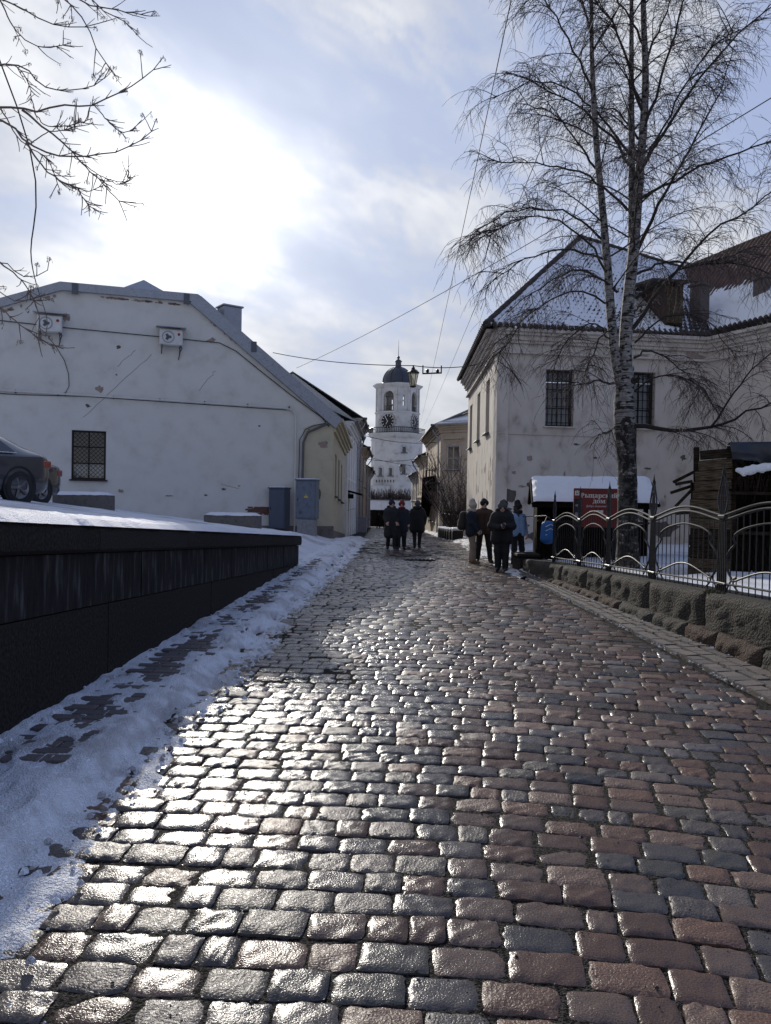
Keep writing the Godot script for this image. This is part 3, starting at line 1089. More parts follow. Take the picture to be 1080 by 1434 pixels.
# ---------------------------------------------------------------- right side: kerb, brick path, granite wall, yard
func right_side() -> void:
	var r := structure("pavement_right")
	# three bricks deep between kerb and wall
	var mbs := []
	for k in 8:
		var mb := MB.new()
		mb.cbox(Transform3D(Basis(), Vector3(0, -0.05, 0)), Vector3(1, 0.1, 1), 0.012)
		mbs.append(mb.mesh())
	var z := -3.0
	var n := 0
	while z > -18.2:
		var dz := rnd(0.17, 0.22)
		var x0 := kerb_x(z)
		var x1 := plinth_x(z) - 0.05
		var cuts := [0.0, rnd(0.3, 0.4), rnd(0.62, 0.74), 1.0]
		for k in 3:
			if n >= 292:
				break
			var a := lerpf(x0, x1, cuts[k])
			var b := lerpf(x0, x1, cuts[k + 1])
			if k == 0:
				a -= rnd(0.0, 0.03)
			var y := 0.055 + 0.02 * k + rnd(-0.006, 0.006)
			var bas := Basis(Vector3.UP, 0.12 + rnd(-0.05, 0.05)) * Basis(Vector3.BACK, 0.03 + rnd(-0.03, 0.03)) * Basis(Vector3.RIGHT, rnd(-0.03, 0.03))
			put("paving_brick", mbs[n % 8], M.brick_pave if rng.randf() < 0.4 else M.brick_pave_b, r, Transform3D(bas * Basis.from_scale(Vector3(b - a - 0.014, 1, dz - 0.014)), Vector3((a + b) / 2, y, z - dz / 2 + 0.1 * k * 0.3)))
			n += 1
		z -= dz
	var mb2 := MB.new()
	var p := []
	for lev in 2:
		for q in [[0.03, -2.5], [1.4, -2.5], [1.4, -18.4], [0.03, -18.4]]:
			p.append(Vector3(kerb_x(q[1]) + q[0], -0.1 if lev == 0 else 0.035, q[1]))
	mb2.hexa(p)
	obj("pavement_bed", mb2, M.bed, r)
	# crusts of ice and grit along the kerb and at the foot of the wall
	var ice := MB.new()
	for k in 700:
		var zz := -3.0 - rng.randf() * 26.0
		var at_wall := rng.randf() < 0.3
		var x := (plinth_x(zz) - 0.06 if at_wall and zz > -18.0 else kerb_x(zz) - 0.02) + rnd(-0.04, 0.04)
		ice.col = snow_col(rng.randf() * 0.9, 1.0)
		clod(ice, Vector3(x, (0.1 if at_wall and zz > -18.0 else 0.03) + street_y(zz), zz), rnd(0.006, 0.02))
	var o := obj("ice_crumbs", ice, M.snow)
	mark(o, "crumbs of ice along the kerb on the right of the road", "ice")
	o.set_meta("kind", "stuff")
	# granite wall: rough lower stones that jut out, squared stones above
	var t := thing("granite_wall", "low rough granite wall under the iron fence right of the street", "wall")
	z = 1.5
	while z > -16.5:
		var l := rnd(0.7, 1.25)
		obj("foot_stone", rough_stone(z - 0.01, z - l + 0.01, 0.0, 0.0, 0.27 - maxf(0, (-z - 8)) * 0.016, 0.5), M.granite_red if rng.randf() < 0.7 else M.granite_rough, t)
		z -= l
	z = 1.3
	while z > -18.4:
		var l := rnd(1.15, 1.75)
		if z - l < -18.4:
			l = z + 18.5
		obj("wall_stone", rough_stone(z - 0.008, z - l + 0.008, 0.10, 0.2 - maxf(0, (-z - 6)) * 0.016, 0.0, 0.52), M.granite_rough, t)
		z -= l
	# cushion of moss on one joint
	var moss := MB.new()
	for k in 60:
		var a := rnd(0, TAU)
		var q := sqrt(rng.randf()) * 0.17
		clod(moss, Vector3(plinth_x(-9.2) + 0.2 + cos(a) * q * 0.7, wall_top(-9.2) + 0.004, -9.25 + sin(a) * q), rnd(0.012, 0.03))
	var mo := obj("moss_patch", moss, M.moss, t)
	mo.set_meta("label", "yellow green moss on a joint of the granite wall")
	# yard behind, under snow
	var pts := PackedVector3Array()
	var cols := PackedColorArray()
	var nx := 64
	var ny := 90
	for j in ny:
		var zz := lerpf(8.0, -31.0, float(j) / (ny - 1))
		for i in nx:
			var f := float(i) / (nx - 1)
			var x := lerpf(maxf(plinth_x(zz), 3.13) + 0.42, 30.0, pow(f, 1.7))
			var y := wall_top(maxf(zz, -18.0)) - 0.06 + 0.05 * nz.get_noise_2d(x * 16.0, zz * 16.0) + 0.03 * nz.get_noise_2d(x * 60.0, zz * 60.0)
			y += 0.1 * smoothstep(4.2, 6.0, x) * (0.5 + nz.get_noise_2d(x * 9.0 + 40.0, zz * 9.0))
			if zz < -19.0:
				y = lerpf(y, 0.12, smoothstep(-19.0, -21.0, zz) * smoothstep(5.0, 3.5, x))
			pts.append(Vector3(x, y, zz))
			cols.append(snow_col(smoothstep(0.55, 0.95, dirt(x * 0.6, zz * 0.6)) * 0.6, 0.9))
	var mb := MB.new()
	mb.sheet(pts, cols, nx, ny)
	o = obj("yard_ground", mb, M.snow)
	o.set_meta("kind", "structure")
	# strip of dirty snow along the house front further down
	pts = PackedVector3Array()
	cols = PackedColorArray()
	nx = 24
	ny = 170
	for j in ny:
		var zz := lerpf(-17.0, -70.0, pow(float(j) / (ny - 1), 1.3))
		for i in nx:
			var f := float(i) / (nx - 1)
			var x := lerpf(kerb_x(zz) - 0.35, 3.9 if zz > -39.0 else maxf(far_right(zz), 2.3) + 0.35, f)
			var l1 := nz.get_noise_2d(x * 50.0, zz * 40.0)
			var y := street_y(zz) + lerpf(-0.05, 0.1, smoothstep(0.0, 0.5, f + 0.25 * l1)) + 0.04 * l1 * f + 0.02 * nz.get_noise_2d(x * 140.0, zz * 140.0)
			pts.append(Vector3(x, y, zz))
			cols.append(snow_col(smoothstep(0.35, 0.9, dirt(x, zz)) + 0.3 * (1.0 - f), 0.9))
	mb = MB.new()
	mb.sheet(pts, cols, nx, ny)
	o = obj("verge_snow", mb, M.snow)
	mark(o, "dirty snow banked along the house fronts on the right", "snow")
	o.set_meta("kind", "stuff")


func wall_top(z: float) -> float:
	var d := -z
	return 0.73 if d < 7.0 else 0.73 - 0.028 * (d - 7.0) - 0.0005 * (d - 7.0) * (d - 7.0)


# a quarry-faced stone of the right wall; front face is a bumpy grid
func rough_stone(za: float, zb: float, back: float, y0: float, y1: float, deep: float) -> MB:
	var mb := MB.new()
	var nx := 17
	var ny := 10
	var off := rnd(-300, 300)
	var pts := PackedVector3Array()
	for j in ny:
		for i in nx:
			var f := float(i) / (nx - 1)
			var g := float(j) / (ny - 1)
			var z := lerpf(za, zb, f)
			var hi := wall_top(z) if y1 == 0.0 else y1
			var y := lerpf(y0 - (0.1 if y0 < 0.05 else 0.0), hi, g)
			var e := minf(minf(f, 1.0 - f) * 9.0, minf(1.0 - g, g + 0.25) * 6.0)
			var bulge := 0.05 * (1.0 - pow(1.0 - clampf(e, 0, 1), 2.0))
			bulge += (0.04 * nz.get_noise_2d(off + z * 90.0, y * 90.0) + 0.024 * nf.get_noise_2d(off + z * 60.0, y * 60.0)) * clampf(e, 0.1, 1.0)
			if y1 > 0.0:
				bulge += 0.03 - 0.05 * g * g
				y += 0.03 * nz.get_noise_2d(off + z * 60.0, 77.0) * g
			pts.append(Vector3(plinth_x(z) + back - bulge, y, z))
	for j in ny:
		for i in nx:
			var du := pts[j * nx + mini(i + 1, nx - 1)] - pts[j * nx + maxi(i - 1, 0)]
			var dv := pts[mini(j + 1, ny - 1) * nx + i] - pts[maxi(j - 1, 0) * nx + i]
			var nn := du.cross(dv).normalized()
			mb.v.append(pts[j * nx + i]); mb.n.append(nn if nn.x < 0 else -nn); mb.c.append(mb.col); mb.uv.append(Vector2.ZERO)
	for j in ny - 1:
		for i in nx - 1:
			var a := j * nx + i
			var out := (pts[a + 1] - pts[a]).cross(pts[a + nx] - pts[a]).x < 0.0
			if out:
				mb.ix.append_array(PackedInt32Array([a, a + nx, a + 1, a + 1, a + nx, a + nx + 1]))
			else:
				mb.ix.append_array(PackedInt32Array([a, a + 1, a + nx, a + 1, a + nx + 1, a + nx]))
	var o := Vector3(deep, 0, 0)
	for i in nx - 1:
		var a: int = (ny - 1) * nx + i
		mb.quad(pts[a], pts[a + 1], pts[a + 1] + o, pts[a] + o, Vector3.UP)
	for j in ny - 1:
		for e in [0, nx - 1]:
			var a: int = j * nx + e
			mb.quad(pts[a], pts[a + nx], pts[a + nx] + o, pts[a] + o, Vector3(0, 0, 1 if e == 0 else -1))
	return mb


# ---------------------------------------------------------------- pieces that houses share
# window set in an opening of a wall; xf is the wall's frame, r the opening in it
func window(parent: Node, xf: Transform3D, r: Rect2, inset: float, fm: Material, cols: int, rows: int, sill := true, sill_mat: Material = null) -> MeshInstance3D:
	var fw := 0.07
	var f := MB.new()
	var z := -inset
	var c := r.get_center()
	for e in [[c.x, r.position.y + fw / 2, r.size.x, fw], [c.x, r.end.y - fw / 2, r.size.x, fw], [r.position.x + fw / 2, c.y, fw, r.size.y - 2 * fw], [r.end.x - fw / 2, c.y, fw, r.size.y - 2 * fw]]:
		f.cbox(xf * Transform3D(Basis(), Vector3(e[0], e[1], z)), Vector3(e[2], e[3], 0.06), 0.008)
	var w := obj("window", f, fm, parent)
	for k in range(1, cols):
		var m := MB.new()
		m.cbox(xf * Transform3D(Basis(), Vector3(r.position.x + r.size.x * k / cols, c.y, z - 0.004)), Vector3(0.045, r.size.y - 2 * fw - 0.004, 0.05), 0.006)
		obj("mullion", m, fm, w)
	for k in range(1, rows):
		var m := MB.new()
		m.cbox(xf * Transform3D(Basis(), Vector3(c.x, r.position.y + r.size.y * k / rows, z - 0.008)), Vector3(r.size.x - 2 * fw - 0.004, 0.04, 0.045), 0.006)
		obj("glazing_bar", m, fm, w)
	for i in cols:
		for j in rows:
			var p := MB.new()
			var a := r.position + Vector2(r.size.x * i / cols, r.size.y * j / rows)
			var b := r.position + Vector2(r.size.x * (i + 1) / cols, r.size.y * (j + 1) / rows)
			p.box(xf * Transform3D(Basis(Vector3.UP, rnd(-0.008, 0.008)), Vector3((a.x + b.x) / 2, (a.y + b.y) / 2, z - 0.02)), Vector3(b.x - a.x - 0.05, b.y - a.y - 0.05, 0.008))
			obj("pane", p, M.glass, w)
	if sill:
		var s := MB.new()
		s.cbox(xf * Transform3D(Basis(Vector3.RIGHT, 0.12), Vector3(c.x, r.position.y - 0.02, 0.03)), Vector3(r.size.x + 0.14, 0.045, 0.24), 0.01)
		obj("sill", s, sill_mat if sill_mat else M.zinc_dark, w)
	return w


# irregular flake shape lying just proud of a wall
func flake(parent: Node, called: String, xf: Transform3D, at: Vector2, size: Vector2, m: Material, deep := 0.006) -> void:
	var pts := PackedVector2Array()
	var off := rnd(-400, 400)
	var n := 18
	for k in n:
		var a := TAU * k / n
		var q := 0.72 + 0.55 * nz.get_noise_2d(off + cos(a) * 40.0, sin(a) * 40.0) + rnd(-0.12, 0.12)
		pts.append(at + Vector2(cos(a) * size.x, sin(a) * size.y) * 0.5 * q)
	var mb := MB.new()
	mb.panel(xf.translated_local(Vector3(0, 0, deep)), pts, [], deep + 0.02, false)
	obj(called, mb, m, parent)


# moulded cornice along a straight line: steps is a list of [height from top, thickness, projection]
func cornice(parent: Node, xf: Transform3D, x0: float, x1: float, top: float, steps: Array, m: Material) -> void:
	var mb := MB.new()
	for s in steps:
		mb.cbox(xf * Transform3D(Basis(), Vector3((x0 + x1) / 2, top - s[0] - s[1] / 2, s[2] / 2)), Vector3(absf(x1 - x0) + 0.004 * s[2], s[1], s[2]), 0.012)
	obj("cornice", mb, m, parent)


func pipe(called: String, parent: Node, pts: Array, r: float, m: Material, sides := 8) -> MeshInstance3D:
	var mb := MB.new()
	var rr := []
	for p in pts:
		rr.append(r)
	mb.tube(pts, rr, sides)
	return obj(called, mb, m, parent)


# points along a sagging cable
func sag(a: Vector3, b: Vector3, drop: float, n := 24) -> Array:
	var out := []
	for k in n + 1:
		var f := float(k) / n
		out.append(a.lerp(b, f) - Vector3(0, drop * 4.0 * f * (1.0 - f), 0))
	return out


# roof sheet with a snow layer: quad a b (eave) c d (ridge), pantile waves beneath
func tiled(parent: Node, a: Vector3, b: Vector3, c: Vector3, d: Vector3, wave: float, m: Material, called := "tile_field") -> void:
	var n := int(a.distance_to(b) / wave)
	var rows := maxi(int(a.distance_to(d) / 0.32), 1)
	var nn := (b - a).cross(d - a).normalized()
	if nn.y < 0:
		nn = -nn
	var mb := MB.new()
	var pts := PackedVector3Array()
	var nx := n * 4 + 1
	for j in rows:
		pts = PackedVector3Array()
		for e in 2:
			var g := (j + e * 1.0) / rows
			for i in nx:
				var f := float(i) / (nx - 1)
				var p := a.lerp(b, f).lerp(d.lerp(c, f), g)
				pts.append(p + nn * (0.035 * sin(TAU * i / 4.0) + (0.04 if e == 0 else 0.0)))
		mb.sheet(pts, PackedColorArray(), nx, 2)
	var o := obj(called, mb, m, parent)
	o.set_meta("kind", "stuff")


func roof_snow(parent: Node, a: Vector3, b: Vector3, c: Vector3, d: Vector3, thick: float, bare: Callable, res := 0.11) -> void:
	var nx := int(a.distance_to(b) / res) + 2
	var ny := int(a.distance_to(d) / res) + 2
	var nn := (b - a).cross(d - a).normalized()
	if nn.y < 0:
		nn = -nn
	var pts := PackedVector3Array()
	for j in ny:
		for i in nx:
			var f := float(i) / (nx - 1)
			var g := float(j) / (ny - 1)
			var p := a.lerp(b, f).lerp(d.lerp(c, f), g)
			var h := thick + 0.035 * nz.get_noise_2d(p.x * 45.0, p.z * 45.0 + p.y * 20.0) + 0.03 * nf.get_noise_2d(p.x * 30.0, p.z * 30.0 + p.y * 12.0)
			h -= bare.call(f, g, p)
			if j == 0:
				h = minf(h, 0.01)
			pts.append(p + nn * h)
	var mb := MB.new()
	mb.sheet(pts, PackedColorArray(), nx, ny)
	obj("roof_snow", mb, M.snow_plain, parent)


# ---------------------------------------------------------------- left: pale house with its gable to the viewer
func house_left() -> void:
	var t := thing("gable_house", "pale plastered house with a broad broken gable left of the street", "house")
	var ang := deg_to_rad(20.0)
	var left := Vector3(-cos(ang), 0, sin(ang))           # along the gable, away from the street
	var corner := Vector3(-2.9, 0, -32.4)
	var back := Vector3(-0.0157, 0, -1.0).normalized()     # along the street
	# frame of the gable: x grows to the right, so that it faces the viewer; s = distance left of the corner is -x
	var xf := frame(corner, -left)
	var prof := PackedVector2Array([Vector2(0, -0.9), Vector2(0, 5.15), Vector2(-5.67, 9.5), Vector2(-10.6, 9.46), Vector2(-12.7, 8.6), Vector2(-16.6, 5.4), Vector2(-16.6, -0.9)])
	var mb := MB.new()
	var hole := Rect2(-10.17, 2.26, 1.22, 1.86)
	mb.panel(xf, prof, [hole], 0.35)
	obj("gable_wall", mb, M.plaster_a, t)
	# the corner nearest the street is painted like the street front
	mb = MB.new()
	mb.panel(xf.translated_local(Vector3(0, 0, 0.006)), PackedVector2Array([Vector2(0.004, 0.55), Vector2(0.004, 4.9), Vector2(-0.9, 4.75), Vector2(-1.28, 4.6), Vector2(-1.28, 0.55)]), [], 0.02, false)
	obj("corner_paint", mb, M.plaster_yellow, t)
	mb = MB.new()
	mb.cbox(xf * Transform3D(Basis(), Vector3(-8.28, -0.15, 0.03)), Vector3(16.7, 1.4, 0.1), 0.02)
	obj("plinth", mb, M.plaster_base, t)
	# street front, its courses falling with the street
	var len_ := 8.6
	var fx := frame(corner, back, Vector3(0, 1, 0))
	fx.basis.x = back + Vector3(0, -0.062, 0)
	mb = MB.new()
	var holes := []
	for k in 3:
		holes.append(Rect2(1.35 + 2.1 * k, 1.9, 0.95, 1.85))
	mb.panel(fx, rect(0.0, -0.2, len_, 4.6), holes, 0.3)
	obj("street_wall", mb, M.plaster_yellow, t)
	for h in holes:
		window(t, fx, h, 0.16, M.frame_brown, 2, 2, true, M.zinc_dark)
	mb = MB.new()
	mb.cbox(fx * Transform3D(Basis(), Vector3(len_ / 2, 0.0, 0.03)), Vector3(len_ - 0.02, 0.75, 0.1), 0.02)
	obj("plinth", mb, M.plaster_base, t)
	cornice(t, fx, 0.02, len_, 5.05, [[0.0, 0.14, 0.42], [0.14, 0.12, 0.3], [0.26, 0.12, 0.2], [0.38, 0.16, 0.1]], M.plaster_yellow)
	# body behind and roof
	mb = MB.new()
	var farl := corner + left * 16.6
	var o := back * 8.55
	mb.quad(farl + Vector3(0, -0.9, 0), farl + o + Vector3(0, -0.9, 0), farl + o + Vector3(0, 5.4, 0), farl + Vector3(0, 5.4, 0), left)
	mb.panel(xf.translated(o), prof, [], 0.3)
	obj("rear_wall", mb, M.plaster_a, t)
	var ridge := []
	for q in [Vector2(0.32, 4.98), Vector2(-5.62, 9.6), Vector2(-10.62, 9.56), Vector2(-12.75, 8.7), Vector2(-16.9, 5.35)]:
		ridge.append(q)
	for k in ridge.size() - 1:
		mb = MB.new()
		var a := xf * Vector3(ridge[k].x, ridge[k].y, 0.12)
		var b := xf * Vector3(ridge[k + 1].x, ridge[k + 1].y, 0.12)
		var dz := back * (8.4 if k == 0 else 8.7)
		var nn := (b - a).cross(dz).normalized()
		if nn.y < 0:
			nn = -nn
		mb.hexa([a, b, b + dz, a + dz, a + nn * 0.05, b + nn * 0.05, b + dz + nn * 0.05, a + dz + nn * 0.05])
		obj("roof_sheet", mb, M.zinc, t)
		# folded seams
		for s in 14:
			var f := (s + 0.5) / 14.0
			var m2 := MB.new()
			m2.tube([a + dz * f + nn * 0.06, b + dz * f + nn * 0.06], [0.018, 0.018], 4)
			obj("roof_seam", m2, M.zinc, t)
	# wide sheet-metal verge along the gable
	for k in ridge.size() - 1:
		mb = MB.new()
		var a: Vector2 = ridge[k] + Vector2(0, 0.03)
		var b: Vector2 = ridge[k + 1] + Vector2(0, 0.03)
		var e := (b - a).normalized()
		var q := Vector2(-e.y, e.x)
		if q.y > 0:
			q = -q
		var wdt := 0.46 if k == 0 else 0.3
		mb.panel(xf.translated_local(Vector3(0, 0, 0.17 + 0.003 * k)), PackedVector2Array([a, b, b + q * wdt, a + q * wdt]), [], 0.14)
		obj("verge", mb, M.zinc, t)
	# bracket straps over the joints of the verge
	for q in [[-10.1, 9.38], [-6.05, 9.4], [-3.4, 7.75]]:
		mb = MB.new()
		mb.cbox(xf * Transform3D(Basis(), Vector3(q[0], q[1], 0.185)), Vector3(0.22, 0.42, 0.03), 0.01)
		obj("verge_strap", mb, M.zinc_dark, t)
	# pyramid-shaped roof hatch and a chimney clad in metal
	mb = MB.new()
	var hc := xf * Vector3(-7.6, 9.55, -2.2)
	var s4 := []
	for q in [[-1.5, 1.2], [1.5, 1.2], [1.5, -1.2], [-1.5, -1.2]]:
		s4.append(hc + xf.basis * Vector3(q[0], 0, q[1]))
	var apex := hc + Vector3(0, 1.05, 0)
	for k in 4:
		mb.tri(s4[k], s4[(k + 1) % 4], apex, (s4[k] + s4[(k + 1) % 4]) / 2 - hc + Vector3(0, 0.5, 0))
	obj("roof_hatch", mb, M.zinc, t)
	mb = MB.new()
	mb.cbox(xf * Transform3D(Basis(Vector3.UP, 0.3), Vector3(-4.2, 8.35, -1.3)), Vector3(0.8, 2.4, 0.7), 0.02)
	var ch := obj("chimney", mb, M.zinc, t)
	mb = MB.new()
	mb.cbox(xf * Transform3D(Basis(Vector3.UP, 0.3), Vector3(-4.2, 9.58, -1.3)), Vector3(0.92, 0.07, 0.82), 0.015)
	obj("chimney_cap", mb, M.zinc, ch)
	# window of the gable: grille over dark glass, white net behind
	var w := window(t, xf, hole, 0.14, M.frame_brown, 2, 3, true, M.frame_brown)
	var curtain := MB.new()
	for k in 12:
		var x := -10.05 + 1.0 * k / 11.0
		curtain.cbox(xf * Transform3D(Basis(Vector3.UP, 0.35 if k % 2 else -0.35), Vector3(x, 2.62, -0.235)), Vector3(0.07, 0.5 + 0.06 * sin(k * 2.1), 0.012), 0.003)
	obj("curtain", curtain, M.ac_white, w)
	var gr := hole.grow(-0.08)
	for k in 17:
		for sg in [-1.0, 1.0]:
			# diagonal bar y = sg * x + c, clipped to the opening
			var c := lerpf(-gr.size.x, gr.size.y, (k + 0.5) / 17.0)
			var xa := clampf(-c, 0.0, gr.size.x)
			var xb := clampf(gr.size.y - c, 0.0, gr.size.x)
			if xb - xa < 0.05:
				continue
			var g := MB.new()
			var e := []
			for x in [xa, xb]:
				var px: float = gr.position.x + x if sg > 0 else gr.end.x - x
				e.append(xf * Vector3(px, gr.position.y + x + c, -0.06))
			g.tube(e, [0.008, 0.008], 4)
			obj("grille_bar", g, M.iron, w)
	# weathering: flakes of lost plaster under the verge and elsewhere
	for k in 26:
		var x := -9.4 + 3.1 * rng.randf()
		flake(t, "plaster_flake", xf, Vector2(x, 9.21 - 0.02 * rng.randf()), Vector2(rnd(0.12, 0.42), rnd(0.05, 0.16)), M.bare)
	for k in 12:
		var f := rng.randf()
		flake(t, "plaster_flake", xf, Vector2(-5.4 + 3.6 * f, 8.88 - 2.72 * f), Vector2(rnd(0.1, 0.3), rnd(0.08, 0.2)), M.bare)
	for k in 9:
		var f := rng.randf()
		flake(t, "plaster_flake", xf, Vector2(-10.7 - 1.9 * f, 9.12 - 0.8 * f), Vector2(rnd(0.1, 0.35), rnd(0.08, 0.22)), M.bare)
	for q in [[-10.42, 8.33, 0.42, 0.42], [-9.2, 5.72, 0.42, 0.35], [-8.55, 7.35, 0.2, 0.2], [-5.05, 7.9, 0.5, 0.26], [-2.9, 7.1, 0.3, 0.3], [-9.62, 5.05, 0.2, 0.16], [-1.05, 4.55, 0.1, 0.1], [-8.6, 6.3, 0.1, 0.1], [-3.1, 4.6, 0.12, 0.1]]:
		flake(t, "plaster_flake", xf, Vector2(q[0], q[1]), Vector2(q[2], q[3]), M.bare if q[2] > 0.3 else M.bare_dark)
	for q in [[-8.4, 1.85, 0.35, 0.16], [-4.5, 2.0, 0.25, 0.1], [-6.6, 1.7, 0.4, 0.08], [-5.2, 1.75, 0.2, 0.08], [-3.9, 2.15, 0.14, 0.06], [-0.55, 1.9, 0.14, 0.5], [-0.4, 3.95, 0.5, 0.42], [-0.6, 1.2, 0.14, 0.1]]:
		flake(t, "plaster_flake", xf.translated_local(Vector3(0, 0, 0.008)), Vector2(q[0], q[1]), Vector2(q[2], q[3]), M.bare if q[2] > 0.34 else M.bare_dark)
	# the gash of bare brick near the foot of the wall
	flake(t, "brick_gash", xf, Vector2(-3.05, 1.18), Vector2(1.35, 0.46), M.bare_dark)
	for k in 16:
		mb = MB.new()
		mb.cbox(xf * Transform3D(Basis(Vector3.BACK, rnd(-0.03, 0.03)), Vector3(-3.52 + 0.25 * (k % 4) + 0.1 * (k / 4 % 2) + rnd(-0.02, 0.02), 1.03 + 0.085 * (k / 4), 0.006)), Vector3(rnd(0.19, 0.23), 0.068, 0.03), 0.008)
		obj("brick", mb, M.brick, t)
	# old cracks in the plaster
	for q in [[Vector2(-9.75, 4.6), Vector2(-7.3, 7.2)], [Vector2(-8.6, 6.6), Vector2(-7.9, 7.3)], [Vector2(-5.5, 5.9), Vector2(-4.9, 6.7)], [Vector2(-4.6, 2.2), Vector2(-3.9, 2.05)]]:
		var pts := []
		for k in 12:
			var p: Vector2 = q[0].lerp(q[1], k / 11.0)
			pts.append(xf * Vector3(p.x + rnd(-0.04, 0.04), p.y + rnd(-0.03, 0.03), 0.0))
		pipe("crack", t, pts, 0.007, M.bare_dark, 4)
	# gas pipe across the gable and down to the ground, and the cables fixed to the wall
	pipe("gas_pipe", t, [xf * Vector3(-16.6, 5.46, 0.09), xf * Vector3(-9.0, 5.43, 0.09), xf * Vector3(-2.2, 5.37, 0.09), xf * Vector3(-1.85, 5.33, 0.09), xf * Vector3(-1.68, 5.18, 0.09), xf * Vector3(-1.62, 4.95, 0.09), xf * Vector3(-1.62, 0.2, 0.09)], 0.035, M.plaster_a)
	for k in 9:
		mb = MB.new()
		mb.cbox(xf * Transform3D(Basis(), Vector3(-15.5 + 1.7 * k, 5.44 - 0.005 * k, 0.05)), Vector3(0.05, 0.12, 0.12), 0.01)
		obj("pipe_clip", mb, M.zinc_dark, t)
	pipe("wall_cable", t, [xf * Vector3(-16.6, 5.36, 0.03), xf * Vector3(-12.0, 5.33, 0.03), xf * Vector3(-9.7, 5.4, 0.04), xf * Vector3(-6.0, 5.35, 0.03), xf * Vector3(-2.0, 5.3, 0.03)], 0.014, M.cable, 5)
	pipe("downpipe", t, [xf * Vector3(-0.15, 4.9, 0.12), xf * Vector3(-0.75, 4.6, 0.12), xf * Vector3(-1.12, 4.42, 0.12), xf * Vector3(-1.3, 4.0, 0.12), xf * Vector3(-1.34, 0.2, 0.12)], 0.05, M.zinc_dark)
	pipe("wall_cable", t, [xf * Vector3(-0.2, 4.88, 0.05), xf * Vector3(-0.85, 4.72, 0.05), xf * Vector3(-1.2, 4.55, 0.05), xf * Vector3(-1.44, 4.1, 0.05), xf * Vector3(-1.46, 2.2, 0.05)], 0.016, M.cable, 5)
	var hang := []
	for q in [[-16.6, 8.12], [-13.0, 8.0], [-10.4, 7.92], [-7.0, 7.87], [-5.4, 7.83], [-4.75, 7.82], [-4.1, 7.55], [-3.0, 6.75], [-1.8, 5.9], [-0.5, 5.05], [-0.2, 4.7]]:
		hang.append(xf * Vector3(q[0], q[1], 0.05))
	pipe("wall_cable", t, hang, 0.018, M.cable, 5)
	var drop := []
	for q in [[-11.0, 7.5], [-10.75, 7.2], [-10.45, 6.7], [-10.3, 6.2], [-10.28, 5.75], [-10.4, 5.5], [-10.7, 5.38]]:
		drop.append(xf * Vector3(q[0], q[1], 0.03))
	pipe("wall_cable", t, drop, 0.012, M.cable, 5)

	# two air-conditioner units under little roofs
	air_conditioner(xf * Vector3(-10.95, 7.62, 0), -ang, "left air conditioner unit on the gable wall, partly behind bare branches")
	air_conditioner(xf * Vector3(-6.62, 7.48, 0), -ang, "right air conditioner unit on the gable wall, below the flat roof edge")

	# switch boxes at the street corner
	cabinet(Vector3(-3.72, 0.1, -30.6), -0.18, 0.82, 2.3, true)
	cabinet(Vector3(-4.95, 0.45, -31.35), -0.3, 0.72, 1.62, false)

	# low concrete blocks on the terrace, capped with snow
	block(Vector3(-5.5, 0.74, -25.2), 1.75, 0.42, 0.7, -0.1, "low concrete block with a snowy top before the gable wall")
	block(Vector3(-9.1, 1.34, -22.0), 1.5, 0.4, 0.8, -0.1, "dark low concrete wall stub behind the parked cars")


func block(at: Vector3, w: float, h: float, d: float, turn: float, label: String) -> void:
	var t := thing("concrete_block", label, "block", at, turn)
	var mb := MB.new()
	mb.cbox(Transform3D(Basis(), Vector3(0, h / 2 - 0.1, 0)), Vector3(w, h + 0.1, d), 0.03)
	obj("body", mb, M.concrete, t)
	mb = MB.new()
	var pts := PackedVector3Array()
	for j in 9:
		for i in 21:
			var f := i / 20.0
			var g := j / 8.0
			var e := minf(minf(f, 1 - f) * 10, minf(g, 1 - g) * 6)
			pts.append(Vector3((f - 0.5) * w * 1.01, h - 0.06 + 0.09 * clampf(e, 0, 1) + 0.02 * nf.get_noise_2d(f * 40, g * 20 + at.x * 9), (g - 0.5) * d * 1.01))
	mb.sheet(pts, PackedColorArray(), 21, 9)
	obj("snow_cap", mb, M.snow_plain, t)


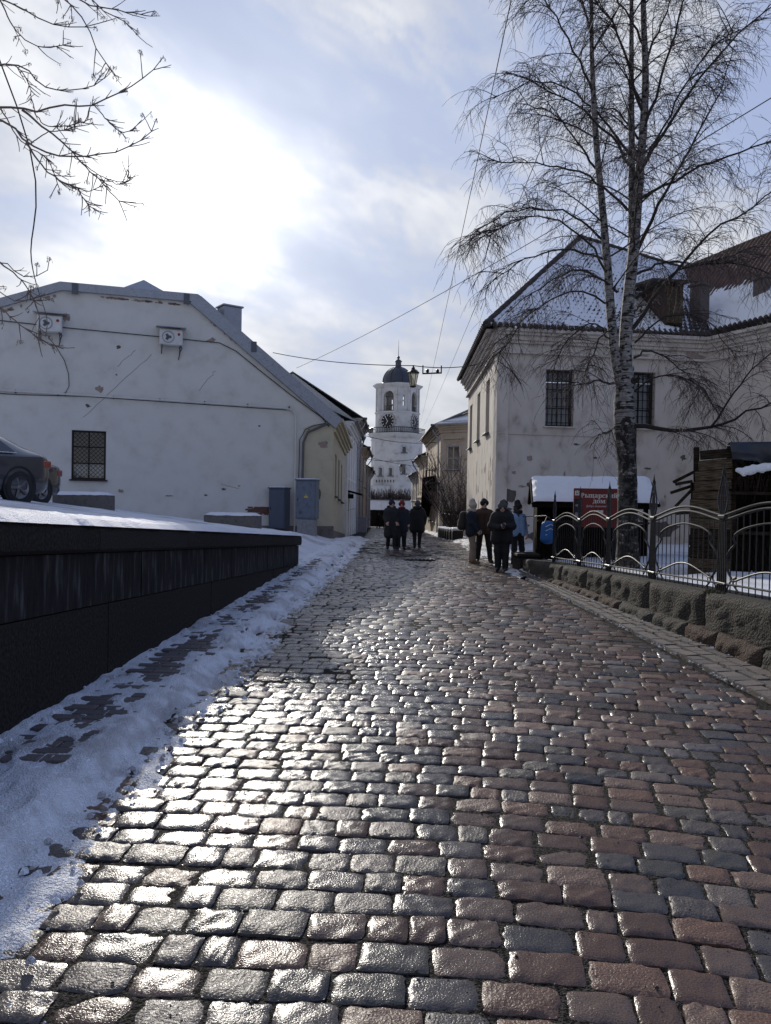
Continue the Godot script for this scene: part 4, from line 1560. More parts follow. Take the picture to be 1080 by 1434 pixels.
func air_conditioner(at: Vector3, turn: float, label: String) -> void:
	var t := thing("air_conditioner", label, "air conditioner", at, -turn, "air conditioners on the gable")
	t.rotation.y = deg_to_rad(20.0)
	var mb := MB.new()
	mb.cbox(Transform3D(Basis(), Vector3(0, 0.34, 0.27)), Vector3(0.86, 0.6, 0.32), 0.03)
	obj("case", mb, M.ac_white, t)
	mb = MB.new()
	mb.lathe(Transform3D(Basis(Vector3.RIGHT, PI / 2), Vector3(-0.12, 0.34, 0.425)), [Vector2(0.235, 0.0), Vector2(0.235, 0.02), Vector2(0.2, 0.02), Vector2(0.19, 0.006)], 24)
	var g := obj("fan_guard", mb, M.zinc, t)
	mb = MB.new()
	mb.lathe(Transform3D(Basis(Vector3.RIGHT, PI / 2), Vector3(-0.12, 0.34, 0.428)), [Vector2(0.2, 0.0), Vector2(0.001, 0.003)], 24)
	obj("fan_recess", mb, M.black, g)
	for k in 3:
		mb = MB.new()
		mb.cbox(Transform3D(Basis(Vector3.BACK, TAU * k / 3.0), Vector3(-0.12, 0.34, 0.437)) * Transform3D(Basis(Vector3.UP, 0.3), Vector3(0.09, 0, 0)), Vector3(0.17, 0.1, 0.008), 0.002)
		obj("fan_blade", mb, M.zinc_dark, g)
	mb = MB.new()
	mb.lathe(Transform3D(Basis(Vector3.RIGHT, PI / 2), Vector3(0.28, 0.46, 0.432)), [Vector2(0.055, 0.0), Vector2(0.05, 0.008), Vector2(0.001, 0.01)], 14)
	obj("badge", mb, M.red_lens, t)
	mb = MB.new()
	mb.cbox(Transform3D(Basis(Vector3.RIGHT, 0.12), Vector3(0, 0.74, 0.28)), Vector3(1.12, 0.03, 0.56), 0.008)
	obj("rain_cover", mb, M.zinc, t)
	for s in [-0.34, 0.34]:
		mb = MB.new()
		mb.cbox(Transform3D(Basis(), Vector3(s, 0.0, 0.24)), Vector3(0.05, 0.05, 0.5), 0.006)
		mb.cbox(Transform3D(Basis(Vector3.RIGHT, -0.8), Vector3(s, -0.11, 0.16)), Vector3(0.04, 0.04, 0.4), 0.006)
		obj("bracket", mb, M.zinc_dark, t)
	pipe("hose", t, [Vector3(0.3, 0.1, 0.3), Vector3(0.42, -0.02, 0.2), Vector3(0.36, -0.15, 0.1), Vector3(0.3, -0.45, 0.04)], 0.018, M.cable, 6)


func cabinet(at: Vector3, turn: float, w: float, h: float, big: bool) -> void:
	var t := thing("switch_cabinet", "tall blue grey electrical cabinet with a warning sticker at the house corner" if big else "shorter dark blue electrical cabinet against the gable wall", "cabinet", at, turn)
	var m: Material = M.cabinet if big else M.cabinet_dark
	var mb := MB.new()
	var base := 0.78 if big else 0.0
	if big:
		mb.cbox(Transform3D(Basis(), Vector3(0.0, base / 2, 0)), Vector3(w * 0.86, base, 0.42), 0.015)
		obj("base", mb, M.cabinet_grey, t)
		mb = MB.new()
		mb.cbox(Transform3D(Basis(), Vector3(0, 0.03, 0)), Vector3(w * 0.9, 0.12, 0.46), 0.01)
		obj("foot", mb, M.concrete, t)
	mb = MB.new()
	mb.cbox(Transform3D(Basis(), Vector3(0, (base + h) / 2, 0)), Vector3(w, h - base - 0.004, 0.5), 0.015)
	obj("case", mb, m, t)
	mb = MB.new()
	mb.cbox(Transform3D(Basis(), Vector3(0.01, (base + h) / 2, 0.256)), Vector3(w - 0.09, h - base - 0.1, 0.018), 0.006)
	var d := obj("door", mb, m, t)
	mb = MB.new()
	mb.cbox(Transform3D(Basis(), Vector3(-w / 2 + 0.09, (base + h) / 2 + 0.0, 0.275)), Vector3(0.03, 0.1, 0.03), 0.008)
	obj("handle", mb, M.black, d)
	mb = MB.new()
	mb.cbox(Transform3D(Basis(), Vector3(0, h + 0.02, 0.01)), Vector3(w + 0.07, 0.05, 0.58), 0.012)
	obj("lid", mb, m, t)
	mb = MB.new()
	mb.cbox(Transform3D(Basis(), Vector3(0, h + 0.062, 0.01)), Vector3(w, 0.04, 0.5), 0.018)
	obj("snow_cap", mb, M.snow_plain, t)
	if big:
		mb = MB.new()
		mb.panel(Transform3D(Basis(), Vector3(0.02, 1.62, 0.272)), PackedVector2Array([Vector2(-0.09, 0), Vector2(0.09, 0), Vector2(0, 0.15)]), [], 0.004)
		obj("warning_sticker", mb, mat(lin(0.6, 0.45, 0.05), 0.6, {"tri": false}), d)
		mb = MB.new()
		mb.panel(Transform3D(Basis(), Vector3(0.02, 1.65, 0.275)), PackedVector2Array([Vector2(0.012, 0.1), Vector2(-0.025, 0.04), Vector2(0.0, 0.042), Vector2(-0.012, 0.0), Vector2(0.03, 0.055), Vector2(0.006, 0.055)]), [], 0.002)
		obj("warning_bolt", mb, M.black, d)
		flake(d, "rust_stain", Transform3D(Basis(), Vector3(0, 0, 0.266)), Vector2(-0.2, 1.02), Vector2(0.2, 0.2), M.cabinet_dark, 0.002)


# ---------------------------------------------------------------- a plain street-front house used down the street
# front runs from a to b (seen from the street side the front faces `out`); returns the thing
func row_house(called: String, label: String, a: Vector3, b: Vector3, out: Vector3, eave: float, ridge: float, deep: float, wm: Material, o := {}) -> Node3D:
	var t := thing(called, label, "house")
	var left := a
	var right := b
	if (b - a).cross(Vector3.UP).dot(out) < 0:
		left = b
		right = a
	var y0 := minf(a.y, b.y) - 1.2
	left.y = 0
	right.y = 0
	var xf := frame(left, right - left)
	var L := left.distance_to(right)
	var holes := []
	var nwin: int = o.get("n", 4)
	for floor_ in o.get("floors", [[1.0, 1.6], [4.0, 1.7]]):
		for k in nwin:
			var c := L * (k + 0.5) / nwin
			holes.append(Rect2(c - o.get("ww", 0.9) / 2, (a.y + b.y) / 2 + floor_[0], o.get("ww", 0.9), floor_[1]))
	var mb := MB.new()
	mb.panel(xf, rect(0, y0, L, eave), holes, 0.3)
	obj("front_wall", mb, wm, t)
	for h in holes:
		window(t, xf, h, 0.15, o.get("fm", M.frame_white), 2, 2, true, M.zinc_dark)
	# end walls with their gables, and the rear
	var zin := -xf.basis.z * deep
	for e in 2:
		var base := left if e == 0 else right
		var q := [base - xf.basis.z * 0.3, base + zin]
		var sgn := -1.0 if e == 0 else 1.0
		mb = MB.new()
		var nn := xf.basis.x * sgn
		var p0: Vector3 = q[0] + Vector3(0, y0, 0)
		var p1: Vector3 = q[1] + Vector3(0, y0, 0)
		var pe: Vector3 = q[1] + Vector3(0, eave, 0)
		var pr: Vector3 = base + zin * 0.5 + Vector3(0, ridge, 0)
		var ps: Vector3 = q[0] + Vector3(0, eave, 0)
		mb.quad(p0, p1, pe, ps, nn)
		mb.tri(ps, pe, pr, nn)
		obj("end_wall", mb, o.get("em", wm), t)
	mb = MB.new()
	mb.quad(left + zin + Vector3(0, y0, 0), right + zin + Vector3(0, y0, 0), right + zin + Vector3(0, eave, 0), left + zin + Vector3(0, eave, 0), zin)
	obj("rear_wall", mb, wm, t)
	cornice(t, xf, -0.02, L + 0.02, eave + 0.02, [[0.0, 0.14, 0.45], [0.14, 0.13, 0.32], [0.27, 0.14, 0.2], [0.41, 0.2, 0.09]], o.get("cm", wm))
	if o.get("band", true):
		cornice(t, xf, 0, L, (a.y + b.y) / 2 + 3.35, [[0.0, 0.1, 0.12], [0.1, 0.12, 0.06]], o.get("cm", wm))
	var over := 0.55
	for s in 2:
		mb = MB.new()
		var e0 := left - xf.basis.x * 0.1
		var e1 := right + xf.basis.x * 0.1
		var off := xf.basis.z * over if s == 0 else zin - xf.basis.z * over
		var drop := (ridge - eave) / (deep / 2) * over
		var a0 := e0 + off + Vector3(0, eave + 0.05 - drop * 0.3, 0)
		var a1 := e1 + off + Vector3(0, eave + 0.05 - drop * 0.3, 0)
		var r0 := e0 + zin * 0.5 + Vector3(0, ridge + 0.05, 0)
		var r1 := e1 + zin * 0.5 + Vector3(0, ridge + 0.05, 0)
		var up := Vector3(0, 0.07, 0)
		mb.hexa([a0, a1, r1, r0, a0 + up, a1 + up, r1 + up, r0 + up])
		obj("roof_slope", mb, o.get("rm", M.zinc_dark), t)
	# gutter and downpipes
	var gy := eave - 0.02
	var gut := MB.new()
	gut.tube([left + xf.basis.z * (over + 0.05) + Vector3(0, gy, 0), right + xf.basis.z * (over + 0.05) + Vector3(0, gy, 0)], [0.07, 0.07], 8)
	obj("gutter", gut, M.zinc_dark, t)
	for f in o.get("pipes", [0.04]):
		var p := left.lerp(right, f)
		var zz := xf.basis.z
		mb = MB.new()
		mb.lathe(Transform3D(Basis(), p + zz * (over + 0.02) + Vector3(0, gy - 0.32, 0)), [Vector2(0.05, 0.0), Vector2(0.07, 0.1), Vector2(0.17, 0.3), Vector2(0.17, 0.42)], 8)
		obj("pipe_funnel", mb, M.zinc_dark, t)
		pipe("downpipe", t, [p + zz * (over + 0.02) + Vector3(0, gy - 0.3, 0), p + zz * (over - 0.05) + Vector3(0, gy - 0.5, 0), p + zz * 0.14 + Vector3(0, gy - 1.0, 0), p + zz * 0.13 + Vector3(0, y0 + 1.3, 0)], 0.055, o.get("pm", M.zinc))
	return t


func left_row() -> void:
	var out := Vector3(1, 0, 0)
	var p := func(z: float) -> Vector3: return Vector3(far_left(z), street_y(z), z)
	# white house with pilasters
	var t := row_house("white_house", "white house front with pilasters just past the yellow street front", p.call(-41.3), p.call(-52.5), out, 5.85, 7.6, 7.0, M.plaster_white, {"n": 4, "floors": [[1.6, 2.2]], "rm": M.zinc, "pipes": [0.97]})
	for k in 5:
		var z := -41.5 - 2.7 * k
		var mb := MB.new()
		mb.cbox(Transform3D(Basis(), Vector3(far_left(z) + 0.06, 2.4, z)), Vector3(0.16, 6.4, 0.42), 0.02)
		obj("pilaster", mb, M.plaster_white, t)
	var mb := MB.new()
	mb.cbox(Transform3D(Basis(Vector3.BACK, -0.25), Vector3(far_left(-42) + 0.42, 2.05, -43.3)), Vector3(0.85, 0.1, 1.7), 0.02)
	mb.cbox(Transform3D(Basis(), Vector3(far_left(-42) + 0.2, 1.85, -42.6)), Vector3(0.4, 0.25, 0.08), 0.02)
	obj("door_canopy", mb, M.plank_black, t)
	row_house("grey_house", "tall grey house front with many drainpipes on the left, second past the gable house", p.call(-54.0), p.call(-65.0), out, 7.35, 10.4, 9.0, M.plaster_grey, {"n": 4, "pipes": [0.03, 0.5], "em": M.zinc})
	row_house("brown_house", "dark middle house of the far left row, stepping down the street", p.call(-65.2), p.call(-78.0), out, 6.1, 8.4, 8.0, M.plaster_tan, {"n": 4, "floors": [[1.0, 1.6], [3.9, 1.5]], "pipes": [0.03, 0.97]})
	row_house("low_house", "farthest house of the left row, next to the tower", p.call(-78.2), p.call(-98.0), out, 4.9, 7.2, 8.0, M.plaster_grey, {"n": 6, "floors": [[1.0, 1.6], [3.7, 1.3]], "pipes": [0.03, 0.5]})
	# grey box at the foot of the row
	var b := thing("utility_box", "small grey metal box standing at the foot of the left house row", "box", Vector3(far_left(-57.0) + 0.4, street_y(-57.0), -57.0))
	mb = MB.new()
	mb.cbox(Transform3D(Basis(), Vector3(0, 0.55, 0)), Vector3(0.7, 1.1, 0.9), 0.02)
	obj("case", mb, M.cabinet_grey, b)
	mb = MB.new()
	mb.cbox(Transform3D(Basis(), Vector3(0, 1.12, 0)), Vector3(0.76, 0.05, 0.96), 0.01)
	obj("lid", mb, M.cabinet_grey, b)


# ---------------------------------------------------------------- right: big pale house under a snowy tiled roof
func house_right() -> void:
	var t := thing("corner_house", "big weathered pale house with snowy tiled roof and barred windows on the right", "house")
	var ang := deg_to_rad(9.0)
	var c := Vector3(3.24, 0, -26.84)
	var fdir := Vector3(cos(ang), 0, -sin(ang))
	var xf := frame(c, fdir)
	var E := 7.62
	var FL := 7.75
	var holes := [Rect2(1.74, 4.36, 1.03, 1.98), Rect2(4.76, 4.38, 1.03, 2.0)]
	var mb := MB.new()
	mb.panel(xf, rect(0, -0.5, FL, E), holes, 0.4)
	obj("front_wall", mb, M.plaster_d, t)
	for h in holes:
		var w := window(t, xf, h, 0.26, M.frame_brown, 2, 3, true, M.plaster_d)
		for k in 6:
			mb = MB.new()
			var x: float = h.position.x + h.size.x * (k + 0.5) / 6.0
			mb.tube([xf * Vector3(x, h.position.y + 0.02, -0.07), xf * Vector3(x, h.end.y - 0.02, -0.07)], [0.013, 0.013], 5)
			obj("window_bar", mb, M.iron, w)
		for k in 7:
			mb = MB.new()
			var y: float = h.position.y + h.size.y * (k + 0.5) / 7.0
			mb.tube([xf * Vector3(h.position.x + 0.02, y, -0.055), xf * Vector3(h.end.x - 0.02, y, -0.055)], [0.011, 0.011], 5)
			obj("window_bar", mb, M.iron, w)
	# street side
	var sdir := Vector3(0, 0, 1)
	var SL := 11.7
	var sx := frame(c + Vector3(0, 0, -SL), sdir)
	var sh := [Rect2(SL - 3.55, 4.3, 1.25, 2.05), Rect2(SL - 7.05, 4.28, 1.25, 2.05), Rect2(SL - 10.65, 4.2, 1.25, 2.05)]
	mb = MB.new()
	# the front wall ends at the corner; this one stops 2 mm short of its face
	mb.panel(sx, rect(0, -1.0, SL - 0.002, E), sh, 0.4)
	obj("street_wall", mb, M.plaster_d, t)
	for h in sh:
		window(t, sx, h, 0.3, M.frame_brown, 2, 3, true, M.zinc_dark)
	# mouldings under the eaves
	var st := [[0.0, 0.12, 0.42], [0.12, 0.1, 0.34], [0.22, 0.16, 0.24], [0.38, 0.1, 0.18], [0.48, 0.26, 0.08], [0.74, 0.08, 0.14]]
	cornice(t, xf, -0.1, FL, E + 0.02, st, M.plaster_d)
	cornice(t, sx, 0.0, SL + 0.1, E + 0.017, st, M.plaster_d)
	mb = MB.new()
	mb.cbox(xf * Transform3D(Basis(), Vector3(2.0, 4.06, 0.01)), Vector3(4.0, 0.045, 0.07), 0.012)
	obj("string_course", mb, M.plaster_d, t)
	# other wing on the right, coming towards the street
	var inner := xf * Vector3(FL, 0, 0)
	var wd := Vector3(0.46, 0, 0.888).normalized()
	var wl := 9.0
	var wx := frame(inner, wd)
	mb = MB.new()
	mb.panel(wx, rect(0, -0.5, wl, E), [Rect2(5.4, 4.3, 1.1, 2.0)], 0.4)
	obj("wing_wall", mb, M.plaster_d, t)
	window(t, wx, Rect2(5.4, 4.3, 1.1, 2.0), 0.2, M.frame_brown, 2, 3)
	cornice(t, wx, 0.0, wl, E + 0.014, st, M.plaster_d)
	# roof: hip over the street corner, ridge running back to the right, then the wing's slope with its valley
	var ov := 0.5
	var e_sw := c + Vector3(-ov, E + 0.06, -SL)
	var e_c := c + Vector3(-ov, E + 0.06, ov)
	var e_in := inner + Vector3(0.1, E + 0.06, ov * 0.55)
	var peak := Vector3(7.0, 12.35, -31.4)
	var r2 := Vector3(12.3, 12.1, -34.6)
	var r_back := Vector3(7.4, 12.35, -37.4)
	var e_w := inner + wd * wl + Vector3(-0.4, E + 0.06, 0.2)
	var r_w := Vector3(16.6, 12.5, -25.4)
	# front slope as two pieces: hip triangle strip up to the peak, then on to the wing's ridge
	tiled(t, e_c, e_in, r2, peak, 0.21, M.tile_old)
	tiled(t, e_sw, e_c, peak, r_back, 0.21, M.tile_old)
	tiled(t, e_in, e_w, r_w, r2, 0.21, M.tile_old)
	roof_snow(t, e_c, e_in, r2, peak, 0.052, func(f: float, g: float, p: Vector3) -> float: return 0.075 * smoothstep(0.72, 0.98, f) * smoothstep(0.75, 0.1, g) + 0.06 * smoothstep(0.03, 0.0, g), 0.1)
	roof_snow(t, e_sw, e_c, peak, r_back, 0.06, func(f: float, g: float, p: Vector3) -> float: return 0.05, 0.14)
	# the wing has lost its snow near the ridge
	roof_snow(t, e_in, e_w, r_w, r2, 0.1, func(f: float, g: float, p: Vector3) -> float: return 0.16 * smoothstep(0.52, 0.68, g + 0.1 * nz.get_noise_2d(p.x * 20.0, p.z * 20.0)) + 0.055 * smoothstep(0.25, 0.55, g) * smoothstep(0.1, 0.4, f), 0.085)
	# pantiles laid bare there, one by one
	var tile := MB.new()
	var tp := PackedVector3Array()
	for j in 3:
		for i in 7:
			var f := i / 6.0
			tp.append(Vector3((f - 0.5) * 0.25, 0.03 * sin(f * PI * 1.7) + 0.004 * j, 0.2 - 0.2 * j))
	tile.sheet(tp, PackedColorArray(), 7, 3)
	var tm := tile.mesh()
	var ex := (e_w - e_in).normalized()
	var up := (r_w.lerp(r2, 0.5) - e_in.lerp(e_w, 0.5))
	up = (up - ex * up.dot(ex)).normalized()
	var nn := ex.cross(up).normalized()
	if nn.y < 0:
		nn = -nn
	var slope_len := 7.0
	var count := 0
	for j in 11:
		for i in 27:
			if count >= 290:
				break
			var g := 0.5 + 0.5 * (10 - j) / 10.5
			var f := i / 26.0
			var q := e_in.lerp(e_w, f * 0.62).lerp(r2.lerp(r_w, f * 0.62), g)
			put("roof_tile", tm, M.tile_red if rng.randf() < 0.6 else M.tile_red_b, t, Transform3D(Basis(ex, nn, ex.cross(nn)) * Basis(Vector3.UP, rnd(-0.03, 0.03)), q + nn * 0.085))
			count += 1
	# ridge tiles along both ridges and the hip
	for seg in [[peak, r2], [r2, r_w], [e_c, peak], [peak, r_back]]:
		var m := int(seg[0].distance_to(seg[1]) / 0.4)
		for k in m:
			mb = MB.new()
			var a: Vector3 = seg[0].lerp(seg[1], (k + 0.02) / m)
			var b: Vector3 = seg[0].lerp(seg[1], (k + 1.08) / m)
			mb.tube([a + Vector3(0, 0.03, 0), b + Vector3(0, 0.03, 0)], [0.115, 0.1], 8)
			obj("ridge_tile", mb, M.tile_red_b if seg[0] == r2 else M.tile_old, t)
	# tile ends along the eaves
	for seg in [[e_c, e_in, 0.205], [e_in, e_w, 0.205], [e_sw, e_c, 0.3]]:
		var m := int(seg[0].distance_to(seg[1]) / seg[2])
		for k in m:
			mb = MB.new()
			var a: Vector3 = seg[0].lerp(seg[1], (k + 0.5) / m)
			var dirx: Vector3 = (seg[1] - seg[0]).normalized()
			var outw := dirx.cross(Vector3.UP)
			if outw.dot(a - Vector3(8, 0, -32)) < 0:
				outw = -outw
			mb.tube([a + outw * 0.09 + Vector3(0, -0.02, 0), a - outw * 0.3 + Vector3(0, 0.2, 0)], [0.075, 0.07], 7)
			obj("eave_tile", mb, M.tile_old, t)
	# closing pieces: rear walls so that light does not leak through
	mb = MB.new()
	var bk := [c + Vector3(0, 0, -SL), Vector3(14.5, 0, -38.5), Vector3(20.5, 0, -30.0), inner + wd * wl]
	for k in 3:
		var a: Vector3 = bk[k]
		var b: Vector3 = bk[k + 1]
		mb.quad(a + Vector3(0, -1, 0), b + Vector3(0, -1, 0), b + Vector3(0, E, 0), a + Vector3(0, E, 0), (a + b) / 2 - Vector3(9, 0, -32))
	obj("rear_wall", mb, M.plaster_d, t)
	mb = MB.new()
	mb.quad(r_back, r2, bk[1] + Vector3(0, E, 0), bk[0] + Vector3(0, E + 0.06, 0), Vector3(0, 1, -1))
	mb.quad(r2, r_w, bk[2] + Vector3(0, E, 0), bk[1] + Vector3(0, E, 0), Vector3(1, 1, -0.5))
	mb.tri(peak, r2, r_back, Vector3.UP)
	mb.quad(r_w, bk[2] + Vector3(0, E, 0), e_w, e_w, Vector3(1, 0, 1))
	obj("rear_roof", mb, M.tile_old, t)
	# dormer with a plank cheek
	var dx := xf.basis.x
	var df := xf.basis.z
	var dc := Vector3(9.35, 8.25, -27.95)
	var fr := Transform3D(Basis(dx, Vector3.UP, df), dc)
	mb = MB.new()
	mb.cbox(fr * Transform3D(Basis(), Vector3(0.3, 0.62, -0.55)), Vector3(0.66, 1.5, 1.1), 0.01)
	var dm := obj("dormer", mb, M.plank_dark, t)
	mb = MB.new()
	mb.panel(Transform3D(Basis(df, Vector3.UP, -dx), dc + dx * -0.04), PackedVector2Array([Vector2(0.0, -0.1), Vector2(0.0, 1.3), Vector2(-2.4, 1.6), Vector2(-2.4, 1.5)]), [], 0.05)
	obj("dormer_cheek", mb, M.tile_red_b, dm)
	for k in 4:
		mb = MB.new()
		mb.cbox(fr * Transform3D(Basis(), Vector3(0.06 + 0.16 * k, 0.6, 0.012)), Vector3(0.15, 1.3, 0.03), 0.006)
		obj("board", mb, M.plank, dm)
	mb = MB.new()
	mb.cbox(fr * Transform3D(Basis(Vector3.RIGHT, 0.13), Vector3(0.0, 1.52, -0.9)), Vector3(1.5, 0.09, 2.6), 0.015)
	obj("dormer_roof", mb, M.tile_old, dm)
	mb = MB.new()
	mb.cbox(fr * Transform3D(Basis(Vector3.RIGHT, 0.13), Vector3(-0.03, 1.6, -1.1)), Vector3(1.3, 0.08, 2.2), 0.03)
	obj("roof_snow", mb, M.snow_plain, dm)
	# chimneys
	for q in [[10.95, 8.5, -29.1, 0.5, 1.3], [12.65, 9.0, -27.6, 0.55, 0.65]]:
		mb = MB.new()
		mb.cbox(Transform3D(Basis(Vector3.UP, 0.5), Vector3(q[0], q[1] + q[4] / 2, q[2])), Vector3(q[3], q[4], q[3]), 0.02)
		var ch := obj("chimney", mb, M.bare_dark, t)
		mb = MB.new()
		mb.cbox(Transform3D(Basis(Vector3.UP, 0.5), Vector3(q[0], q[1] + q[4] + 0.05, q[2])), Vector3(q[3] + 0.12, 0.1, q[3] + 0.12), 0.02)
		obj("chimney_cap", mb, M.bare_dark, ch)
	# lost plaster round the foot of the corner
	for q in [[0.42, 1.9, 0.9, 0.62], [0.35, 1.35, 0.8, 0.36], [1.2, 2.3, 0.2, 0.2], [3.7, 0.9, 0.7, 0.5], [5.6, 1.9, 0.55, 0.25], [5.4, 1.2, 0.5, 0.3], [6.2, 0.8, 1.3, 0.7], [1.5, 0.5, 1.0, 0.5], [6.9, 3.4, 0.25, 0.3], [3.6, 3.3, 0.2, 0.12], [2.9, 3.75, 0.3, 0.1]]:
		flake(t, "plaster_flake", xf, Vector2(q[0], q[1]), Vector2(q[2], q[3]), M.bare_dark)
	for q in [[7.2, 7.0, 0.9, 0.5], [2.5, 6.9, 0.6, 0.12], [5.2, 6.95, 0.8, 0.14]]:
		flake(t, "plaster_flake", xf, Vector2(q[0], q[1]), Vector2(q[2], q[3]), M.bare, 0.09)
	for q in [[SL - 0.6, 1.7, 0.5, 1.1], [SL - 2.6, 1.9, 0.5, 0.6], [SL - 1.5, 2.6, 0.25, 0.6], [SL - 4.5, 1.3, 0.8, 0.7], [SL - 0.25, 3.2, 0.2, 0.8], [SL - 6.0, 2.2, 0.3, 0.4], [SL - 3.3, 3.0, 0.3, 0.5], [SL - 8.0, 1.2, 0.7, 0.9]]:
		flake(t, "plaster_flake", sx, Vector2(q[0], q[1]), Vector2(q[2], q[3]), M.bare_dark if rng.randf() < 0.5 else M.bare)
	for k in 34:
		var p := Vector2(FL * rng.randf(), 0.2 + 3.6 * pow(rng.randf(), 2.0))
		flake(t, "plaster_flake", xf, p, Vector2(rnd(0.08, 0.4), rnd(0.06, 0.3)), M.bare if rng.randf() < 0.7 else M.bare_dark, 0.003 + 0.0015 * (k % 3))
	for k in 22:
		var p := Vector2(SL * pow(rng.randf(), 0.7), 0.4 + 3.4 * pow(rng.randf(), 1.6))
		flake(t, "plaster_flake", sx, p, Vector2(rnd(0.1, 0.5), rnd(0.2, 0.9)), M.bare if rng.randf() < 0.7 else M.bare_dark, 0.003 + 0.0015 * (k % 3))
	# wrought wall anchor on the front
	mb = MB.new()
	mb.cbox(xf * Transform3D(Basis(Vector3.BACK, 0.1), Vector3(2.0, 2.25, 0.03)), Vector3(0.05, 0.75, 0.04), 0.008)
	mb.cbox(xf * Transform3D(Basis(Vector3.BACK, 0.9), Vector3(1.93, 2.05, 0.03)), Vector3(0.05, 0.4, 0.036), 0.008)
	obj("wall_anchor", mb, M.iron, t)


# ---------------------------------------------------------------- right row further down
func right_row() -> void:
	var out := Vector3(-1, 0, 0)
	var a := Vector3(2.84, street_y(-55.0), -55.3)
	var p := func(z: float) -> Vector3: return Vector3(far_right(z), street_y(z), z)
	var t := row_house("balcony_house", "tan old house with an iron balcony and a splayed corner on the right", p.call(-56.4), p.call(-72.0), out, 7.2, 9.6, 10.0, M.plaster_tan, {"n": 5, "pipes": [0.98], "rm": M.zinc, "ww": 1.0})
	# splayed corner towards the viewer
	var c0: Vector3 = p.call(-56.38)
	c0.y = 0
	var c1 := Vector3(5.4, 0, -54.6)
	var xf := frame(c0, c1 - c0)
	var L := c0.distance_to(c1)
	var hole := Rect2(0.5, 3.9, 1.05, 1.75)
	var mb := MB.new()
	mb.panel(xf, rect(0, -1.5, L, 7.2), [hole], 0.3)
	obj("corner_wall", mb, M.plaster_tan, t)
	window(t, xf, hole, 0.12, M.frame_white, 2, 2)
	cornice(t, xf, -0.1, L, 7.22, [[0.0, 0.14, 0.45], [0.14, 0.13, 0.32], [0.27, 0.14, 0.2], [0.41, 0.2, 0.09]], M.plaster_tan)
	cornice(t, xf, 0.3, 1.75, 6.25, [[0.0, 0.12, 0.2], [0.12, 0.2, 0.06]], M.plaster_tan)
	mb = MB.new()
	mb.hexa([c0 + Vector3(-0.4, 7.15, 0.5), c1 + Vector3(0, 7.15, 0.55), Vector3(9, 9.6, -60), c0 + Vector3(4.5, 9.6, -4), c0 + Vector3(-0.4, 7.24, 0.5), c1 + Vector3(0, 7.24, 0.55), Vector3(9, 9.7, -60), c0 + Vector3(4.5, 9.7, -4)])
	obj("corner_roof", mb, M.zinc, t)
	mb = MB.new()
	mb.hexa([c0 + Vector3(0.0, 7.4, -0.1), c1 + Vector3(0, 7.36, 0.2), Vector3(8.9, 9.66, -59.9), c0 + Vector3(4.3, 9.66, -3.9), c0 + Vector3(0.0, 7.5, -0.1), c1 + Vector3(0, 7.46, 0.2), Vector3(8.9, 9.76, -59.9), c0 + Vector3(4.3, 9.76, -3.9)])
	obj("roof_snow", mb, M.snow_plain, t)
	mb = MB.new()
	mb.quad(c1 + Vector3(0, -1.5, 0), c1 + Vector3(6, -1.5, 0), c1 + Vector3(6, 7.2, 0), c1 + Vector3(0, 7.2, 0), Vector3(0, 0, 1))
	mb.quad(c1 + Vector3(6, -1.5, 0), Vector3(13, -1.5, -62), Vector3(13, 9, -62), c1 + Vector3(6, 7.2, 0), Vector3(1, 0, 0))
	mb.quad(c1 + Vector3(0, 7.2, 0), c1 + Vector3(6, 7.2, 0), Vector3(13, 9, -62), Vector3(8.9, 9.6, -60), Vector3.UP)
	obj("side_wall", mb, M.plaster_tan, t)
	# iron balcony on brackets
	var bz := -58.3
	var bx := far_right(bz)
	mb = MB.new()
	mb.cbox(Transform3D(Basis(), Vector3(bx - 0.4, 3.0, bz)), Vector3(1.0, 0.14, 3.0), 0.02)
	var bal := obj("balcony", mb, M.iron, t)
	for k in 13:
		mb = MB.new()
		mb.tube([Vector3(bx - 0.87, 3.06, bz + 1.45 - 2.9 * k / 12.0), Vector3(bx - 0.87, 4.0, bz + 1.45 - 2.9 * k / 12.0)], [0.022, 0.022], 4)
		obj("baluster", mb, M.iron, bal)
	for k in 5:
		mb = MB.new()
		mb.tube([Vector3(bx - 0.87 + 0.2 * k, 3.06, bz + 1.45), Vector3(bx - 0.87 + 0.2 * k, 4.0, bz + 1.45)], [0.022, 0.022], 4)
		obj("baluster", mb, M.iron, bal)
	mb = MB.new()
	mb.tube([Vector3(bx, 4.0, bz + 1.45), Vector3(bx - 0.87, 4.0, bz + 1.45), Vector3(bx - 0.87, 4.0, bz - 1.45), Vector3(bx, 4.0, bz - 1.45)], [0.03, 0.03, 0.03, 0.03], 5)
	obj("handrail", mb, M.iron, bal)
	for s in [-1.2, 1.2]:
		mb = MB.new()
		mb.tube([Vector3(bx, 2.2, bz + s), Vector3(bx - 0.4, 2.7, bz + s), Vector3(bx - 0.8, 2.95, bz + s)], [0.04, 0.04, 0.04], 5)
		obj("bracket", mb, M.iron, bal)
	for k in 2:
		mb = MB.new()
		mb.tube([Vector3(bx - 0.85, 4.0, bz + 1.3 - 1.4 * k), Vector3(bx - 0.85, 5.2, bz + 1.3 - 1.4 * k)], [0.03, 0.03], 5)
		obj("flag_holder", mb, M.iron, bal)
	# porch roof below the balcony
	mb = MB.new()
	mb.cbox(Transform3D(Basis(Vector3.RIGHT, -0.45) * Basis(Vector3.BACK, 0.2), Vector3(bx - 0.5, 1.9, bz - 5.0)), Vector3(1.2, 0.1, 7.5), 0.02)
	obj("porch_roof", mb, M.plank_black, t)
